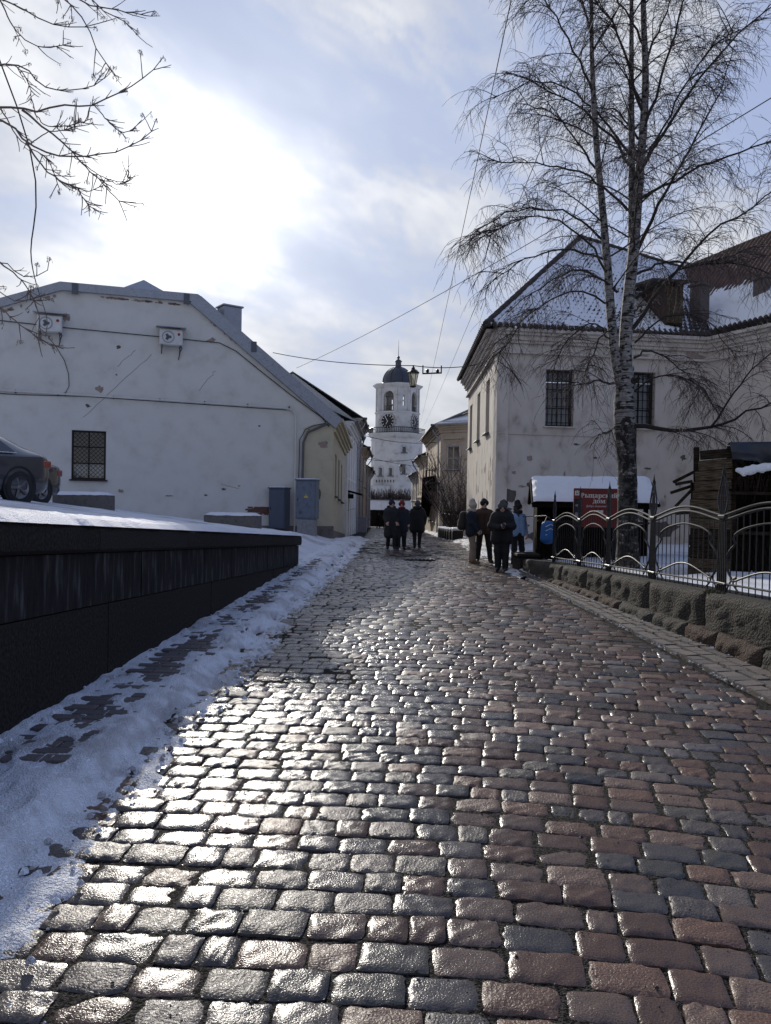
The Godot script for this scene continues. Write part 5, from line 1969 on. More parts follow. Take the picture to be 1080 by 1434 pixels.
	row_house("ochre_house", "second old house of the right row, with gutter funnels", p.call(-72.2), p.call(-84.0), out, 5.9, 8.2, 9.0, M.plaster_tan, {"n": 4, "floors": [[1.0, 1.6], [3.8, 1.5]], "pipes": [0.97, 0.03]})
	row_house("end_house", "farthest narrow house of the right row before the tower", p.call(-84.2), p.call(-97.0), out, 4.6, 6.6, 9.0, M.plaster_grey, {"n": 4, "floors": [[0.9, 1.5], [3.3, 1.2]], "pipes": [0.5]})
	# iron railing and a low snowy wall before the corner
	var f := thing("yard_railing", "dark iron railing with spikes behind the bush on the right", "railing")
	for k in 16:
		var q := Vector3(2.75 + 0.03 * k, street_y(-46.0), -50.5 + 0.62 * k)
		mb = MB.new()
		mb.tube([q, q + Vector3(0, 1.55, 0), q + Vector3(0, 1.75, 0)], [0.03, 0.03, 0.003], 5)
		obj("spike", mb, M.iron, f)
	for y in [0.35, 1.35]:
		mb = MB.new()
		mb.tube([Vector3(2.75, street_y(-46.0) + y, -50.5), Vector3(3.2, street_y(-46.0) + y, -41.2)], [0.025, 0.025], 4)
		obj("rail", mb, M.iron, f)
	var w := thing("stone_kerb_wall", "low dark stone wall topped with snow beside the bush", "wall")
	for k in 7:
		var z0 := -46.0 + 1.55 * k
		mb = MB.new()
		var x := 2.46 + 0.035 * k
		mb.cbox(Transform3D(Basis(Vector3.UP, -0.02), Vector3(x, street_y(z0) + 0.2, z0)), Vector3(0.5, 0.6, 1.5), 0.05)
		obj("stone", mb, M.granite_dark, w)
		mb = MB.new()
		mb.cbox(Transform3D(Basis(Vector3.UP, rnd(-0.1, 0.1)), Vector3(x, street_y(z0) + 0.55, z0)), Vector3(0.5, 0.12, 1.45), 0.05)
		obj("snow_cap", mb, M.snow_plain, w)


# ---------------------------------------------------------------- trees in winter
func bark_texture() -> ImageTexture:
	# birch bark: chalk white with dark lenticels and rough black scars
	var w := 256
	var h := 1024
	var im := Image.create(w, h, false, Image.FORMAT_RGB8)
	var fn := FastNoiseLite.new()
	fn.seed = 3
	fn.frequency = 0.02
	fn.fractal_octaves = 4
	for y in h:
		for x in w:
			var a := TAU * x / w
			var n1 := fn.get_noise_3d(cos(a) * 34.0, sin(a) * 34.0, y * 1.6)
			var n2 := fn.get_noise_3d(cos(a) * 10.0 + 300.0, sin(a) * 10.0, y * 5.0)
			var n3 := fn.get_noise_3d(cos(a) * 70.0, sin(a) * 70.0 + 90.0, y * 2.0)
			var k := 0.5 + 0.16 * n3
			k -= 0.45 * smoothstep(0.2, 0.36, n2)
			k -= 0.5 * smoothstep(0.1, 0.32, n1)
			k = clampf(k, 0.05, 0.8)
			im.set_pixel(x, y, Color(k, k * 0.975, k * 0.95))
	return ImageTexture.create_from_image(im)


func old_bark_texture() -> ImageTexture:
	# foot of an old birch: deep dark furrows with some pale plates left between
	var w := 256
	var h := 1024
	var im := Image.create(w, h, false, Image.FORMAT_RGB8)
	var fn := FastNoiseLite.new()
	fn.seed = 8
	fn.frequency = 0.02
	fn.fractal_octaves = 5
	fn.fractal_gain = 0.6
	for y in h:
		for x in w:
			var a := TAU * x / w
			var n1 := fn.get_noise_3d(cos(a) * 55.0, sin(a) * 55.0, y * 0.8)
			var n2 := fn.get_noise_3d(cos(a) * 25.0 + 300.0, sin(a) * 25.0, y * 1.4)
			var n3 := fn.get_noise_3d(cos(a) * 120.0, sin(a) * 120.0 + 90.0, y * 2.5)
			var k := 0.27 + 0.2 * n3 + 0.3 * smoothstep(0.1, 0.35, n2)
			k -= 0.25 * smoothstep(-0.05, 0.2, n1)
			k = clampf(k, 0.08, 0.66)
			im.set_pixel(x, y, Color(k, k * 0.96, k * 0.92))
	return ImageTexture.create_from_image(im)


func bend(pts: Array, n: int) -> Array:
	# smooth curve through points
	var c := Curve3D.new()
	for k in pts.size():
		var t: Vector3 = (pts[mini(k + 1, pts.size() - 1)] - pts[maxi(k - 1, 0)]) / 6.0
		c.add_point(pts[k], -t, t)
	c.bake_interval = 0.05
	var out := []
	var L := c.get_baked_length()
	for k in n + 1:
		out.append(c.sample_baked(L * k / n, true))
	return out


func taper(r0: float, r1: float, n: int, p := 1.0) -> Array:
	var out := []
	for k in n + 1:
		out.append(lerpf(r0, r1, pow(float(k) / n, p)))
	return out


# a shoot that starts in direction dir and is pulled by gravity (droop > 0) or light (droop < 0)
func shoot(from: Vector3, dir: Vector3, length: float, droop: float, wander: float, n: int) -> Array:
	var out := [from]
	var p := from
	var d := dir.normalized()
	var step := length / n
	for k in n:
		d = (d + Vector3(rnd(-1, 1), rnd(-1, 1), rnd(-1, 1)) * wander + Vector3(0, -droop * step * (0.5 + float(k) / n), 0)).normalized()
		p += d * step
		out.append(p)
	return out


func any_dir(flat := 0.6) -> Vector3:
	var a := rnd(0, TAU)
	return Vector3(cos(a), rnd(-flat, flat), sin(a)).normalized()


func hang_twigs(mb: MB, pts: Array, per_m: float, len0: float, len1: float, droop: float, sub: int) -> void:
	var L := 0.0
	for k in pts.size() - 1:
		L += pts[k].distance_to(pts[k + 1])
	for k in int(L * per_m + rng.randf()):
		var f := pow(rng.randf(), 0.8) * (pts.size() - 1.001)
		var i := int(f)
		var p: Vector3 = pts[i].lerp(pts[i + 1], f - i)
		var along: Vector3 = (pts[i + 1] - pts[i]).normalized()
		var d := (any_dir(0.4) * 0.85 + along * 0.7).normalized()
		var l := rnd(len0, len1)
		var t := shoot(p, d, l, droop, 0.16, 5)
		mb.tube(t, taper(0.0045, 0.0025, 5), 3, false)
		for q in sub:
			var g := rng.randi_range(1, 4)
			var dd: Vector3 = (any_dir(0.5) * 0.7 + (t[g + 1] - t[g]).normalized() * 0.8).normalized()
			mb.tube(shoot(t[g], dd, l * rnd(0.25, 0.6), droop * 1.1, 0.2, 3), [0.0036, 0.0032, 0.0028, 0.0025], 3, false)


func birch() -> void:
	var t := thing("birch_tree", "tall bare birch with white forked stems and drooping twigs behind the iron fence", "tree", Vector3(4.62, 0.4, -16.0))
	var o := t.position
	var bark := mat(Color(1, 1, 1), 0.8, {"tex": bark_texture(), "tri": false, "bump": M.t_pits, "depth": 0.6})
	bark.uv1_scale = Vector3(1, 0.45, 1)
	var old := mat(Color(1, 1, 1), 0.9, {"tex": old_bark_texture(), "tri": false, "bump": M.t_pits, "depth": 1.5})
	old.uv1_scale = Vector3(1, 0.45, 1)
	# trunk: rough and dark at the foot
	var tr := bend([Vector3(0.06, -0.35, 0), Vector3(0.05, 0.3, 0), Vector3(0.03, 1.2, 0), Vector3(0.0, 2.0, 0.02), Vector3(-0.07, 2.9, 0.02)], 22)
	var rr := []
	for k in tr.size():
		var f := float(k) / (tr.size() - 1)
		rr.append(0.215 - 0.03 * f + 0.1 * exp(-f * 9.0) + 0.045 * smoothstep(0.75, 1.0, f) + 0.012 * nz.get_noise_1d(k * 30.0))
	var mb := MB.new()
	mb.tube(tr, rr, 18, true, 0.6)
	obj("trunk", mb, old, t)
	# collar with old scars where the stems part
	mb = MB.new()
	var col := bend([Vector3(-0.07, 2.75, 0.02), Vector3(-0.09, 3.4, 0.02), Vector3(-0.08, 4.1, 0.0)], 12)
	rr = []
	for k in col.size():
		rr.append(0.225 - 0.055 * k / 12.0 + 0.03 * nz.get_noise_1d(k * 70.0))
	mb.tube(col, rr, 16, true, 0.6)
	obj("trunk_fork", mb, bark, t)
	for q in [[Vector3(-0.09, 2.95, 0.2), 0.09], [Vector3(0.06, 3.8, 0.17), 0.06], [Vector3(-0.2, 3.3, 0.16), 0.08]]:
		mb = MB.new()
		mb.lathe(Transform3D(Basis(Vector3.RIGHT, PI / 2), q[0]), [Vector2(q[1] * 1.2, 0), Vector2(q[1] * 1.1, 0.03), Vector2(q[1] * 0.7, 0.045), Vector2(q[1] * 0.6, 0.02), Vector2(0.002, 0.02)], 12)
		obj("knot", mb, M.bark_dark, t)
	var stems := []
	stems.append([bend([Vector3(-0.12, 3.5, 0.02), Vector3(-0.3, 4.3, 0.05), Vector3(-0.4, 5.0, 0.08), Vector3(-0.5, 6.0, 0.1), Vector3(-0.64, 7.3, 0.1), Vector3(-0.8, 8.8, 0.06), Vector3(-0.9, 10.5, 0.0), Vector3(-0.95, 12.2, 0.0), Vector3(-1.05, 14.0, -0.1)], 30), 0.112, 0.018])
	stems.append([bend([Vector3(-0.06, 3.6, 0.0), Vector3(-0.08, 4.6, -0.02), Vector3(-0.03, 5.6, -0.02), Vector3(0.04, 6.5, 0.0), Vector3(0.1, 7.6, 0.0), Vector3(0.18, 8.9, -0.02), Vector3(0.2, 10.0, 0.0), Vector3(0.12, 11.6, 0.0), Vector3(0.16, 13.2, 0.05), Vector3(0.22, 15.2, 0.1)], 34), 0.148, 0.018])
	stems.append([bend([Vector3(0.03, 6.2, -0.04), Vector3(0.02, 7.4, -0.12), Vector3(0.0, 8.6, -0.16), Vector3(-0.04, 10.0, -0.16), Vector3(-0.06, 11.6, -0.2), Vector3(-0.1, 14.4, -0.3)], 24), 0.09, 0.02])
	for s in stems:
		mb = MB.new()
		mb.tube(s[0], taper(s[1], s[2], s[0].size() - 1, 0.85), 12, true, 0.6)
		obj("stem", mb, bark, t)
	# limbs read off the tree: each starts on a stem, reaches out and bends over
	var limbs := [
		[[Vector3(0.1, 2.9, 0.0), Vector3(0.75, 2.82, 0.3), Vector3(1.5, 2.86, 0.5), Vector3(2.4, 3.25, 0.6), Vector3(3.3, 3.7, 0.6)], 0.07],
		[[Vector3(0.06, 4.9, 0.0), Vector3(0.75, 5.9, 0.25), Vector3(1.5, 6.75, 0.4), Vector3(2.2, 7.2, 0.5), Vector3(3.2, 8.0, 0.4)], 0.06],
		[[Vector3(0.12, 6.5, 0.0), Vector3(0.95, 8.2, -0.2), Vector3(1.7, 9.6, -0.3), Vector3(2.15, 10.9, -0.4)], 0.055],
		[[Vector3(0.2, 8.2, 0.0), Vector3(1.1, 9.7, 0.4), Vector3(2.0, 10.7, 0.6), Vector3(3.1, 11.5, 0.7)], 0.05],
		[[Vector3(0.2, 9.0, 0.0), Vector3(0.6, 10.4, 0.3), Vector3(0.9, 11.8, 0.4), Vector3(1.1, 13.0, 0.4)], 0.045],
		[[Vector3(0.2, 10.2, 0.0), Vector3(0.6, 11.3, -0.3), Vector3(1.2, 12.6, -0.5)], 0.04],
		[[Vector3(0.08, 7.5, 0.0), Vector3(1.2, 8.0, 0.5), Vector3(2.2, 8.3, 0.8), Vector3(3.3, 8.6, 0.7)], 0.045],
		[[Vector3(0.1, 6.0, 0.0), Vector3(0.9, 6.4, -0.5), Vector3(1.9, 6.5, -0.8), Vector3(2.9, 6.9, -0.9)], 0.04],
		[[Vector3(0.1, 4.3, 0.0), Vector3(0.6, 4.55, -0.4), Vector3(1.3, 4.2, -0.7), Vector3(1.9, 3.7, -0.8)], 0.035],
		[[Vector3(0.05, 7.9, 0.0), Vector3(-0.65, 8.7, 0.4), Vector3(-1.75, 9.3, 0.7), Vector3(-2.8, 9.6, 0.9)], 0.045],
		[[Vector3(0.16, 9.3, 0.0), Vector3(-0.45, 10.6, 0.3), Vector3(-1.0, 11.3, 0.4), Vector3(-1.9, 11.5, 0.5), Vector3(-2.7, 11.2, 0.6)], 0.045],
		[[Vector3(-0.1, 7.3, 0.0), Vector3(-1.0, 7.75, 0.5), Vector3(-1.9, 7.85, 0.8), Vector3(-3.0, 7.9, 0.9)], 0.04],
		[[Vector3(-0.05, 8.4, 0.0), Vector3(-0.9, 9.7, -0.4), Vector3(-1.9, 10.3, -0.7), Vector3(-2.8, 10.0, -0.9)], 0.04],
		[[Vector3(0.18, 10.6, 0.0), Vector3(-0.5, 11.9, -0.2), Vector3(-1.2, 12.8, -0.3)], 0.035],
		[[Vector3(-0.5, 6.2, 0.1), Vector3(-1.3, 6.6, -0.3), Vector3(-2.2, 6.4, -0.6), Vector3(-2.9, 5.9, -0.7)], 0.035],
		[[Vector3(-0.3, 5.6, 0.1), Vector3(-1.1, 5.95, 0.4), Vector3(-2.0, 5.5, 0.7), Vector3(-2.6, 5.0, 0.8)], 0.035],
		[[Vector3(-0.2, 3.7, 0.05), Vector3(-0.6, 3.75, 0.3), Vector3(-1.25, 3.68, 0.5)], 0.04],
		[[Vector3(-0.3, 4.9, 0.05), Vector3(-0.65, 4.7, 0.4), Vector3(-0.95, 4.1, 0.6), Vector3(-1.15, 3.5, 0.7)], 0.03],
		[[Vector3(-0.12, 2.92, 0.05), Vector3(-0.45, 2.75, 0.2), Vector3(-0.78, 2.55, 0.3), Vector3(-0.84, 2.4, 0.3)], 0.04],
		[[Vector3(-0.7, 8.0, 0.08), Vector3(-1.5, 9.4, -0.5), Vector3(-2.2, 9.9, -0.9)], 0.035],
		[[Vector3(-0.85, 9.6, 0.02), Vector3(-1.5, 10.7, 0.3), Vector3(-2.3, 11.7, 0.5), Vector3(-3.0, 11.9, 0.5)], 0.035],
		[[Vector3(-0.9, 10.8, 0.0), Vector3(-1.4, 11.9, 0.2), Vector3(-2.2, 12.8, 0.3)], 0.03],
		[[Vector3(0.0, 5.2, -0.1), Vector3(0.5, 5.6, -1.0), Vector3(0.8, 5.7, -1.9), Vector3(1.0, 5.4, -2.7)], 0.035],
		[[Vector3(0.0, 6.4, 0.05), Vector3(-0.2, 7.2, 1.0), Vector3(-0.5, 7.5, 2.0), Vector3(-0.7, 7.2, 2.8)], 0.035],
		[[Vector3(0.1, 8.0, 0.05), Vector3(0.5, 9.0, 1.0), Vector3(0.8, 9.5, 1.9), Vector3(1.0, 9.4, 2.6)], 0.035],
		[[Vector3(0.1, 8.8, -0.1), Vector3(-0.1, 9.8, -1.0), Vector3(-0.4, 10.3, -1.9), Vector3(-0.6, 10.2, -2.6)], 0.035],
	]
	limbs.append_array([
		[[Vector3(-0.35, 5.3, 0.05), Vector3(-1.0, 5.7, -0.2), Vector3(-1.9, 5.3, -0.3), Vector3(-2.5, 4.6, -0.4), Vector3(-2.7, 4.0, -0.4)], 0.03],
		[[Vector3(-0.45, 5.9, 0.1), Vector3(-1.2, 6.6, 0.6), Vector3(-2.2, 6.8, 1.0), Vector3(-3.1, 6.3, 1.2)], 0.035],
		[[Vector3(-0.55, 6.6, 0.1), Vector3(-1.4, 7.3, -0.1), Vector3(-2.5, 7.3, -0.2), Vector3(-3.3, 6.8, -0.3)], 0.035],
		[[Vector3(-0.3, 4.5, 0.05), Vector3(-0.8, 4.9, 0.3), Vector3(-1.4, 4.5, 0.5), Vector3(-1.7, 3.8, 0.6)], 0.025],
		[[Vector3(0.1, 4.6, 0.0), Vector3(0.7, 5.1, 0.3), Vector3(1.4, 4.9, 0.5), Vector3(1.9, 4.2, 0.6)], 0.028],
		[[Vector3(0.1, 3.6, 0.0), Vector3(0.6, 3.9, 0.3), Vector3(1.2, 3.7, 0.5), Vector3(1.6, 3.1, 0.6)], 0.028],
		[[Vector3(0.1, 5.5, 0.0), Vector3(1.0, 6.0, 0.6), Vector3(2.0, 5.9, 0.9), Vector3(2.9, 5.3, 1.0)], 0.035],
		[[Vector3(1.5, 2.86, 0.5), Vector3(1.9, 3.6, 0.8), Vector3(2.5, 4.3, 0.9), Vector3(3.2, 4.6, 0.9)], 0.03],
	])
	var tw := MB.new()
	var big := MB.new()
	for l in limbs:
		var n: int = 14
		var p := bend(l[0], n)
		for k in range(1, p.size() - 1):
			p[k] += Vector3(rnd(-1, 1), rnd(-1, 1), rnd(-1, 1)) * 0.035
		mb = MB.new()
		mb.tube(p, taper(l[1] * 0.8, 0.008, n, 0.7), 7)
		obj("branch", mb, M.bark_dark, t)
		side_shoots(p, big, tw, l[1] * 0.8, 4.4)
	# upper crown above the frame and short shoots all along the stems
	for s in stems:
		for k in 13:
			var f := rnd(0.22, 0.98)
			var i := int(f * (s[0].size() - 1.01))
			var p: Vector3 = s[0][i]
			var a := rnd(0, TAU)
			var hgt := clampf((p.y - 3.0) / 11.0, 0, 1)
			var L := rnd(1.0, 2.6) * (1.0 - 0.45 * hgt)
			var q := shoot(p, Vector3(cos(a), rnd(0.5, 1.3), sin(a)), L, 0.42, 0.1, 8)
			big.tube(q, taper(0.02, 0.006, 8), 5, false)
			side_shoots(q, big, tw, 0.016, 3.6)
	obj("side_branches", big, M.bark_dark, t).set_meta("kind", "stuff")
	obj("crown", tw, M.twig, t).set_meta("kind", "stuff")


func side_shoots(p: Array, big: MB, tw: MB, r: float, per_m: float) -> void:
	var L := 0.0
	for k in p.size() - 1:
		L += p[k].distance_to(p[k + 1])
	for k in int(L * per_m):
		var f := lerpf(0.18, 0.99, rng.randf()) * (p.size() - 1.001)
		var i := int(f)
		var at: Vector3 = p[i].lerp(p[i + 1], f - i)
		var along: Vector3 = (p[i + 1] - p[i]).normalized()
		var d := (any_dir(0.55) + along * 0.9 + Vector3(0, 0.3, 0)).normalized()
		var l := rnd(0.5, 1.35) * (1.0 - 0.35 * f / p.size())
		var q := shoot(at, d, l, 1.0, 0.15, 6)
		big.tube(q, taper(minf(r * 0.4, 0.011), 0.004, 6), 4, false)
		hang_twigs(tw, q, 12.5, 0.2, 0.8, 2.3, 2)
	hang_twigs(tw, p.slice(p.size() / 3), 8.0, 0.25, 0.95, 2.4, 2)


# ---------------------------------------------------------------- tree reaching in from the left
func left_tree() -> void:
	var base := Vector3(-8.3, terrace_y(-8.3, -8.6), -8.6)
	var t := thing("ash_tree", "bare tree reaching in from the left with hanging seed clusters on its twigs", "tree", base)
	var mb := MB.new()
	var tr := bend([Vector3(0, -0.4, 0), Vector3(0.1, 1.5, 0), Vector3(0.3, 3.2, 0), Vector3(0.5, 5.0, 0.1), Vector3(0.4, 8.5, 0.0)], 18)
	mb.tube(tr, taper(0.26, 0.06, 18), 14)
	obj("trunk", mb, M.bark_dark, t)
	# branches, in metres of the world, then made relative to the foot of the tree
	var list := [
		[[Vector3(-7.8, 5.3, -8.6), Vector3(-6.4, 5.9, -8.8), Vector3(-4.76, 6.2, -9.0), Vector3(-4.36, 6.15, -9.0), Vector3(-4.03, 6.23, -9.0), Vector3(-3.66, 6.24, -9.0), Vector3(-3.07, 6.55, -9.0), Vector3(-2.86, 6.78, -9.0)], 0.06],
		[[Vector3(-7.85, 4.4, -8.6), Vector3(-6.3, 5.5, -8.7), Vector3(-4.75, 5.95, -8.8), Vector3(-4.35, 5.7, -8.8), Vector3(-4.0, 5.55, -8.8), Vector3(-3.62, 5.56, -8.8), Vector3(-3.28, 5.62, -8.8), Vector3(-2.95, 5.8, -8.8), Vector3(-2.86, 5.98, -8.8)], 0.06],
		[[Vector3(-4.5, 6.17, -9.0), Vector3(-4.05, 5.82, -9.05), Vector3(-3.83, 5.6, -9.1), Vector3(-3.6, 5.38, -9.1), Vector3(-3.4, 5.18, -9.1), Vector3(-3.18, 5.1, -9.1)], 0.022],
		[[Vector3(-4.35, 5.7, -8.8), Vector3(-4.1, 5.37, -8.8), Vector3(-3.73, 5.17, -8.75), Vector3(-3.58, 5.12, -8.7), Vector3(-3.42, 5.18, -8.7)], 0.018],
		[[Vector3(-3.73, 5.17, -8.75), Vector3(-3.64, 5.02, -8.75), Vector3(-3.52, 4.92, -8.75)], 0.012],
		[[Vector3(-7.75, 5.8, -8.6), Vector3(-6.2, 6.6, -9.1), Vector3(-4.77, 6.8, -9.2), Vector3(-4.42, 6.6, -9.2), Vector3(-4.18, 6.5, -9.2), Vector3(-3.8, 6.55, -9.2), Vector3(-3.6, 6.66, -9.2), Vector3(-3.55, 6.77, -9.2)], 0.045],
		[[Vector3(-7.75, 6.6, -8.6), Vector3(-6.0, 7.5, -8.6), Vector3(-4.6, 7.6, -8.6), Vector3(-3.85, 7.2, -8.6), Vector3(-3.55, 6.85, -8.6), Vector3(-3.45, 6.6, -8.6), Vector3(-3.25, 6.35, -8.6)], 0.05],
		[[Vector3(-4.6, 7.6, -8.6), Vector3(-3.7, 7.3, -8.6), Vector3(-3.4, 7.07, -8.6), Vector3(-3.18, 6.95, -8.6), Vector3(-3.03, 6.85, -8.6)], 0.02],
		[[Vector3(-4.4, 7.6, -8.6), Vector3(-3.7, 7.24, -8.7), Vector3(-3.35, 7.15, -8.7), Vector3(-3.08, 7.1, -8.7), Vector3(-2.86, 7.13, -8.7)], 0.02],
		[[Vector3(-7.7, 7.2, -8.6), Vector3(-6.0, 7.9, -9.0), Vector3(-4.9, 7.6, -9.2), Vector3(-4.3, 7.3, -9.2), Vector3(-3.9, 7.25, -9.2), Vector3(-3.5, 7.35, -9.2)], 0.04],
		[[Vector3(-4.9, 7.6, -9.2), Vector3(-4.6, 7.1, -9.1), Vector3(-4.3, 6.95, -9.1), Vector3(-4.0, 7.0, -9.1)], 0.015],
		[[Vector3(-4.77, 6.8, -9.2), Vector3(-4.55, 6.65, -9.0), Vector3(-4.42, 6.45, -9.0), Vector3(-4.4, 6.25, -9.0)], 0.012],
		[[Vector3(-7.9, 3.6, -8.6), Vector3(-6.3, 4.4, -8.8), Vector3(-4.75, 4.4, -9.0), Vector3(-4.58, 4.27, -9.0), Vector3(-4.4, 4.23, -9.0), Vector3(-4.2, 4.3, -9.0), Vector3(-4.16, 4.46, -9.0)], 0.035],
		[[Vector3(-7.9, 3.4, -8.5), Vector3(-6.3, 4.1, -8.6), Vector3(-4.8, 4.06, -8.7), Vector3(-4.5, 3.9, -8.7), Vector3(-4.3, 3.88, -8.7), Vector3(-4.08, 3.95, -8.7)], 0.03],
		[[Vector3(-4.75, 4.4, -9.0), Vector3(-4.45, 4.15, -9.0), Vector3(-4.3, 3.85, -9.0), Vector3(-4.25, 3.5, -9.0)], 0.014],
		[[Vector3(-4.8, 4.06, -8.7), Vector3(-4.52, 3.75, -8.7), Vector3(-4.2, 3.5, -8.7), Vector3(-3.95, 3.35, -8.7)], 0.016],
		[[Vector3(-4.76, 6.2, -9.0), Vector3(-4.5, 5.8, -9.0), Vector3(-4.2, 5.6, -9.0), Vector3(-4.05, 5.25, -9.0)], 0.012],
		[[Vector3(-4.36, 6.15, -9.0), Vector3(-4.2, 5.98, -9.0), Vector3(-3.9, 6.03, -9.05), Vector3(-3.7, 6.1, -9.05)], 0.01],
		[[Vector3(-3.66, 6.24, -9.0), Vector3(-3.45, 6.0, -9.0), Vector3(-3.3, 5.92, -9.0), Vector3(-3.16, 5.97, -9.0)], 0.01],
		[[Vector3(-4.3, 5.68, -8.8), Vector3(-4.1, 5.82, -8.8), Vector3(-3.85, 5.85, -8.8), Vector3(-3.72, 5.98, -8.8)], 0.01],
		[[Vector3(-3.83, 5.6, -9.1), Vector3(-3.55, 5.42, -9.1), Vector3(-3.38, 5.36, -9.1), Vector3(-3.25, 5.46, -9.1)], 0.009],
	]
	var fine := MB.new()
	var seeds := MB.new()
	for l in list:
		var w := []
		for q in l[0]:
			w.append(q - base)
		var n: int = w.size() * 4
		var p := bend(w, n)
		for k in range(1, n):
			p[k] += Vector3(rnd(-1, 1), rnd(-1, 1), rnd(-1, 1)) * 0.008
		mb = MB.new()
		mb.tube(p, taper(l[1] * 0.75, 0.0045, n, 0.5), 7)
		obj("branch", mb, M.twig_grey, t)
		for k in int(n * 0.8):
			var i := rng.randi_range(n / 3, n - 1)
			var along: Vector3 = (p[i + 1] - p[i]).normalized()
			var q := shoot(p[i], any_dir(0.6) + along * 1.2, rnd(0.08, 0.3), -1.2, 0.12, 4)
			fine.tube(q, taper(0.006, 0.0035, 4), 4, false)
			if rng.randf() < 0.33:
				seed_cluster(seeds, q[4])
			if rng.randf() < 0.4:
				fine.tube(shoot(q[2], any_dir(0.7) + along, 0.1, -0.6, 0.1, 3), taper(0.0045, 0.003, 3), 3, false)
		seed_cluster(seeds, p[n])
		# small knots at the buds
		for k in range(n / 2, n, 2):
			clod(fine, p[k], 0.008)
	obj("twigs", fine, M.twig_grey, t).set_meta("kind", "stuff")
	obj("seed_clusters", seeds, M.twig_grey, t).set_meta("kind", "stuff")


func seed_cluster(mb: MB, at: Vector3) -> void:
	for k in rng.randi_range(4, 10):
		var d := Vector3(rnd(-0.5, 0.5), -1.0, rnd(-0.5, 0.5)).normalized()
		var a := at + Vector3(rnd(-0.03, 0.03), rnd(-0.03, 0.02), rnd(-0.03, 0.03))
		var b := a + d * rnd(0.03, 0.055)
		var s := d.cross(any_dir()).normalized() * 0.005
		var m := a.lerp(b, 0.6)
		mb.tri(a, m + s, b, s.cross(d))
		mb.tri(a, b, m - s, s.cross(d))
		mb.tube([at, a], [0.0018, 0.0015], 3, false)


# ---------------------------------------------------------------- leafless bush by the corner
func bush() -> void:
	var at := Vector3(3.05, street_y(-43.0), -42.5)
	var t := thing("bare_bush", "big leafless bush with a dense fan of twigs against the tan house", "bush", at)
	var stem := MB.new()
	var tw := MB.new()
	for k in 46:
		var a := rnd(0, TAU)
		var s := rnd(0.1, 0.75)
		var q := shoot(Vector3(rnd(-0.2, 0.2), 0, rnd(-0.3, 0.3)), Vector3(cos(a) * s, 1.0, sin(a) * s), rnd(2.2, 5.2), -0.02, 0.07, 8)
		stem.tube(q, taper(0.028, 0.008, 8), 4, false)
		for j in 12:
			var i := rng.randi_range(2, 7)
			var r := shoot(q[i], any_dir(0.3) + Vector3(0, 1.2, 0), rnd(0.4, 1.2), -0.2, 0.12, 4)
			tw.tube(r, taper(0.012, 0.006, 4), 3, false)
			tw.tube(shoot(r[2], any_dir(0.4) + Vector3(0, 0.8, 0), rnd(0.3, 0.6), 0.0, 0.14, 3), [0.008, 0.007, 0.006, 0.005], 3, false)
	obj("stems", stem, M.twig, t)
	obj("twigs", tw, M.twig, t).set_meta("kind", "stuff")


# ---------------------------------------------------------------- clock tower at the end of the street
func oct(w: float, n: float, turn: float) -> Array:
	# square with cut corners: wide faces w, narrow faces n
	var a := w / 2 + n / sqrt(2.0)
	var out := []
	for k in 4:
		var b := Basis(Vector3.UP, turn + PI / 2 * k)
		out.append(b * Vector3(-w / 2, 0, a))
		out.append(b * Vector3(w / 2, 0, a))
	return out


func ring_wall(mb: MB, p: Array, q: Array, y0: float, y1: float) -> void:
	for k in p.size():
		var b: int = (k + 1) % p.size()
		mb.quad(p[k] + Vector3(0, y0, 0), p[b] + Vector3(0, y0, 0), q[b] + Vector3(0, y1, 0), q[k] + Vector3(0, y1, 0), p[k] + p[b])


func ring_cap(mb: MB, p: Array, y: float, up: float) -> void:
	for k in range(1, p.size() - 1):
		mb.tri(p[0] + Vector3(0, y, 0), p[k] + Vector3(0, y, 0), p[k + 1] + Vector3(0, y, 0), Vector3(0, up, 0))


func arch(x: float, y: float, w: float, h: float, n := 10) -> PackedVector2Array:
	var out := PackedVector2Array([Vector2(x - w / 2, y)])
	out.append(Vector2(x + w / 2, y))
	for k in n + 1:
		var a := PI * k / n
		out.append(Vector2(x + cos(a) * w / 2, y + h - w / 2 + sin(a) * w / 2))
	return out


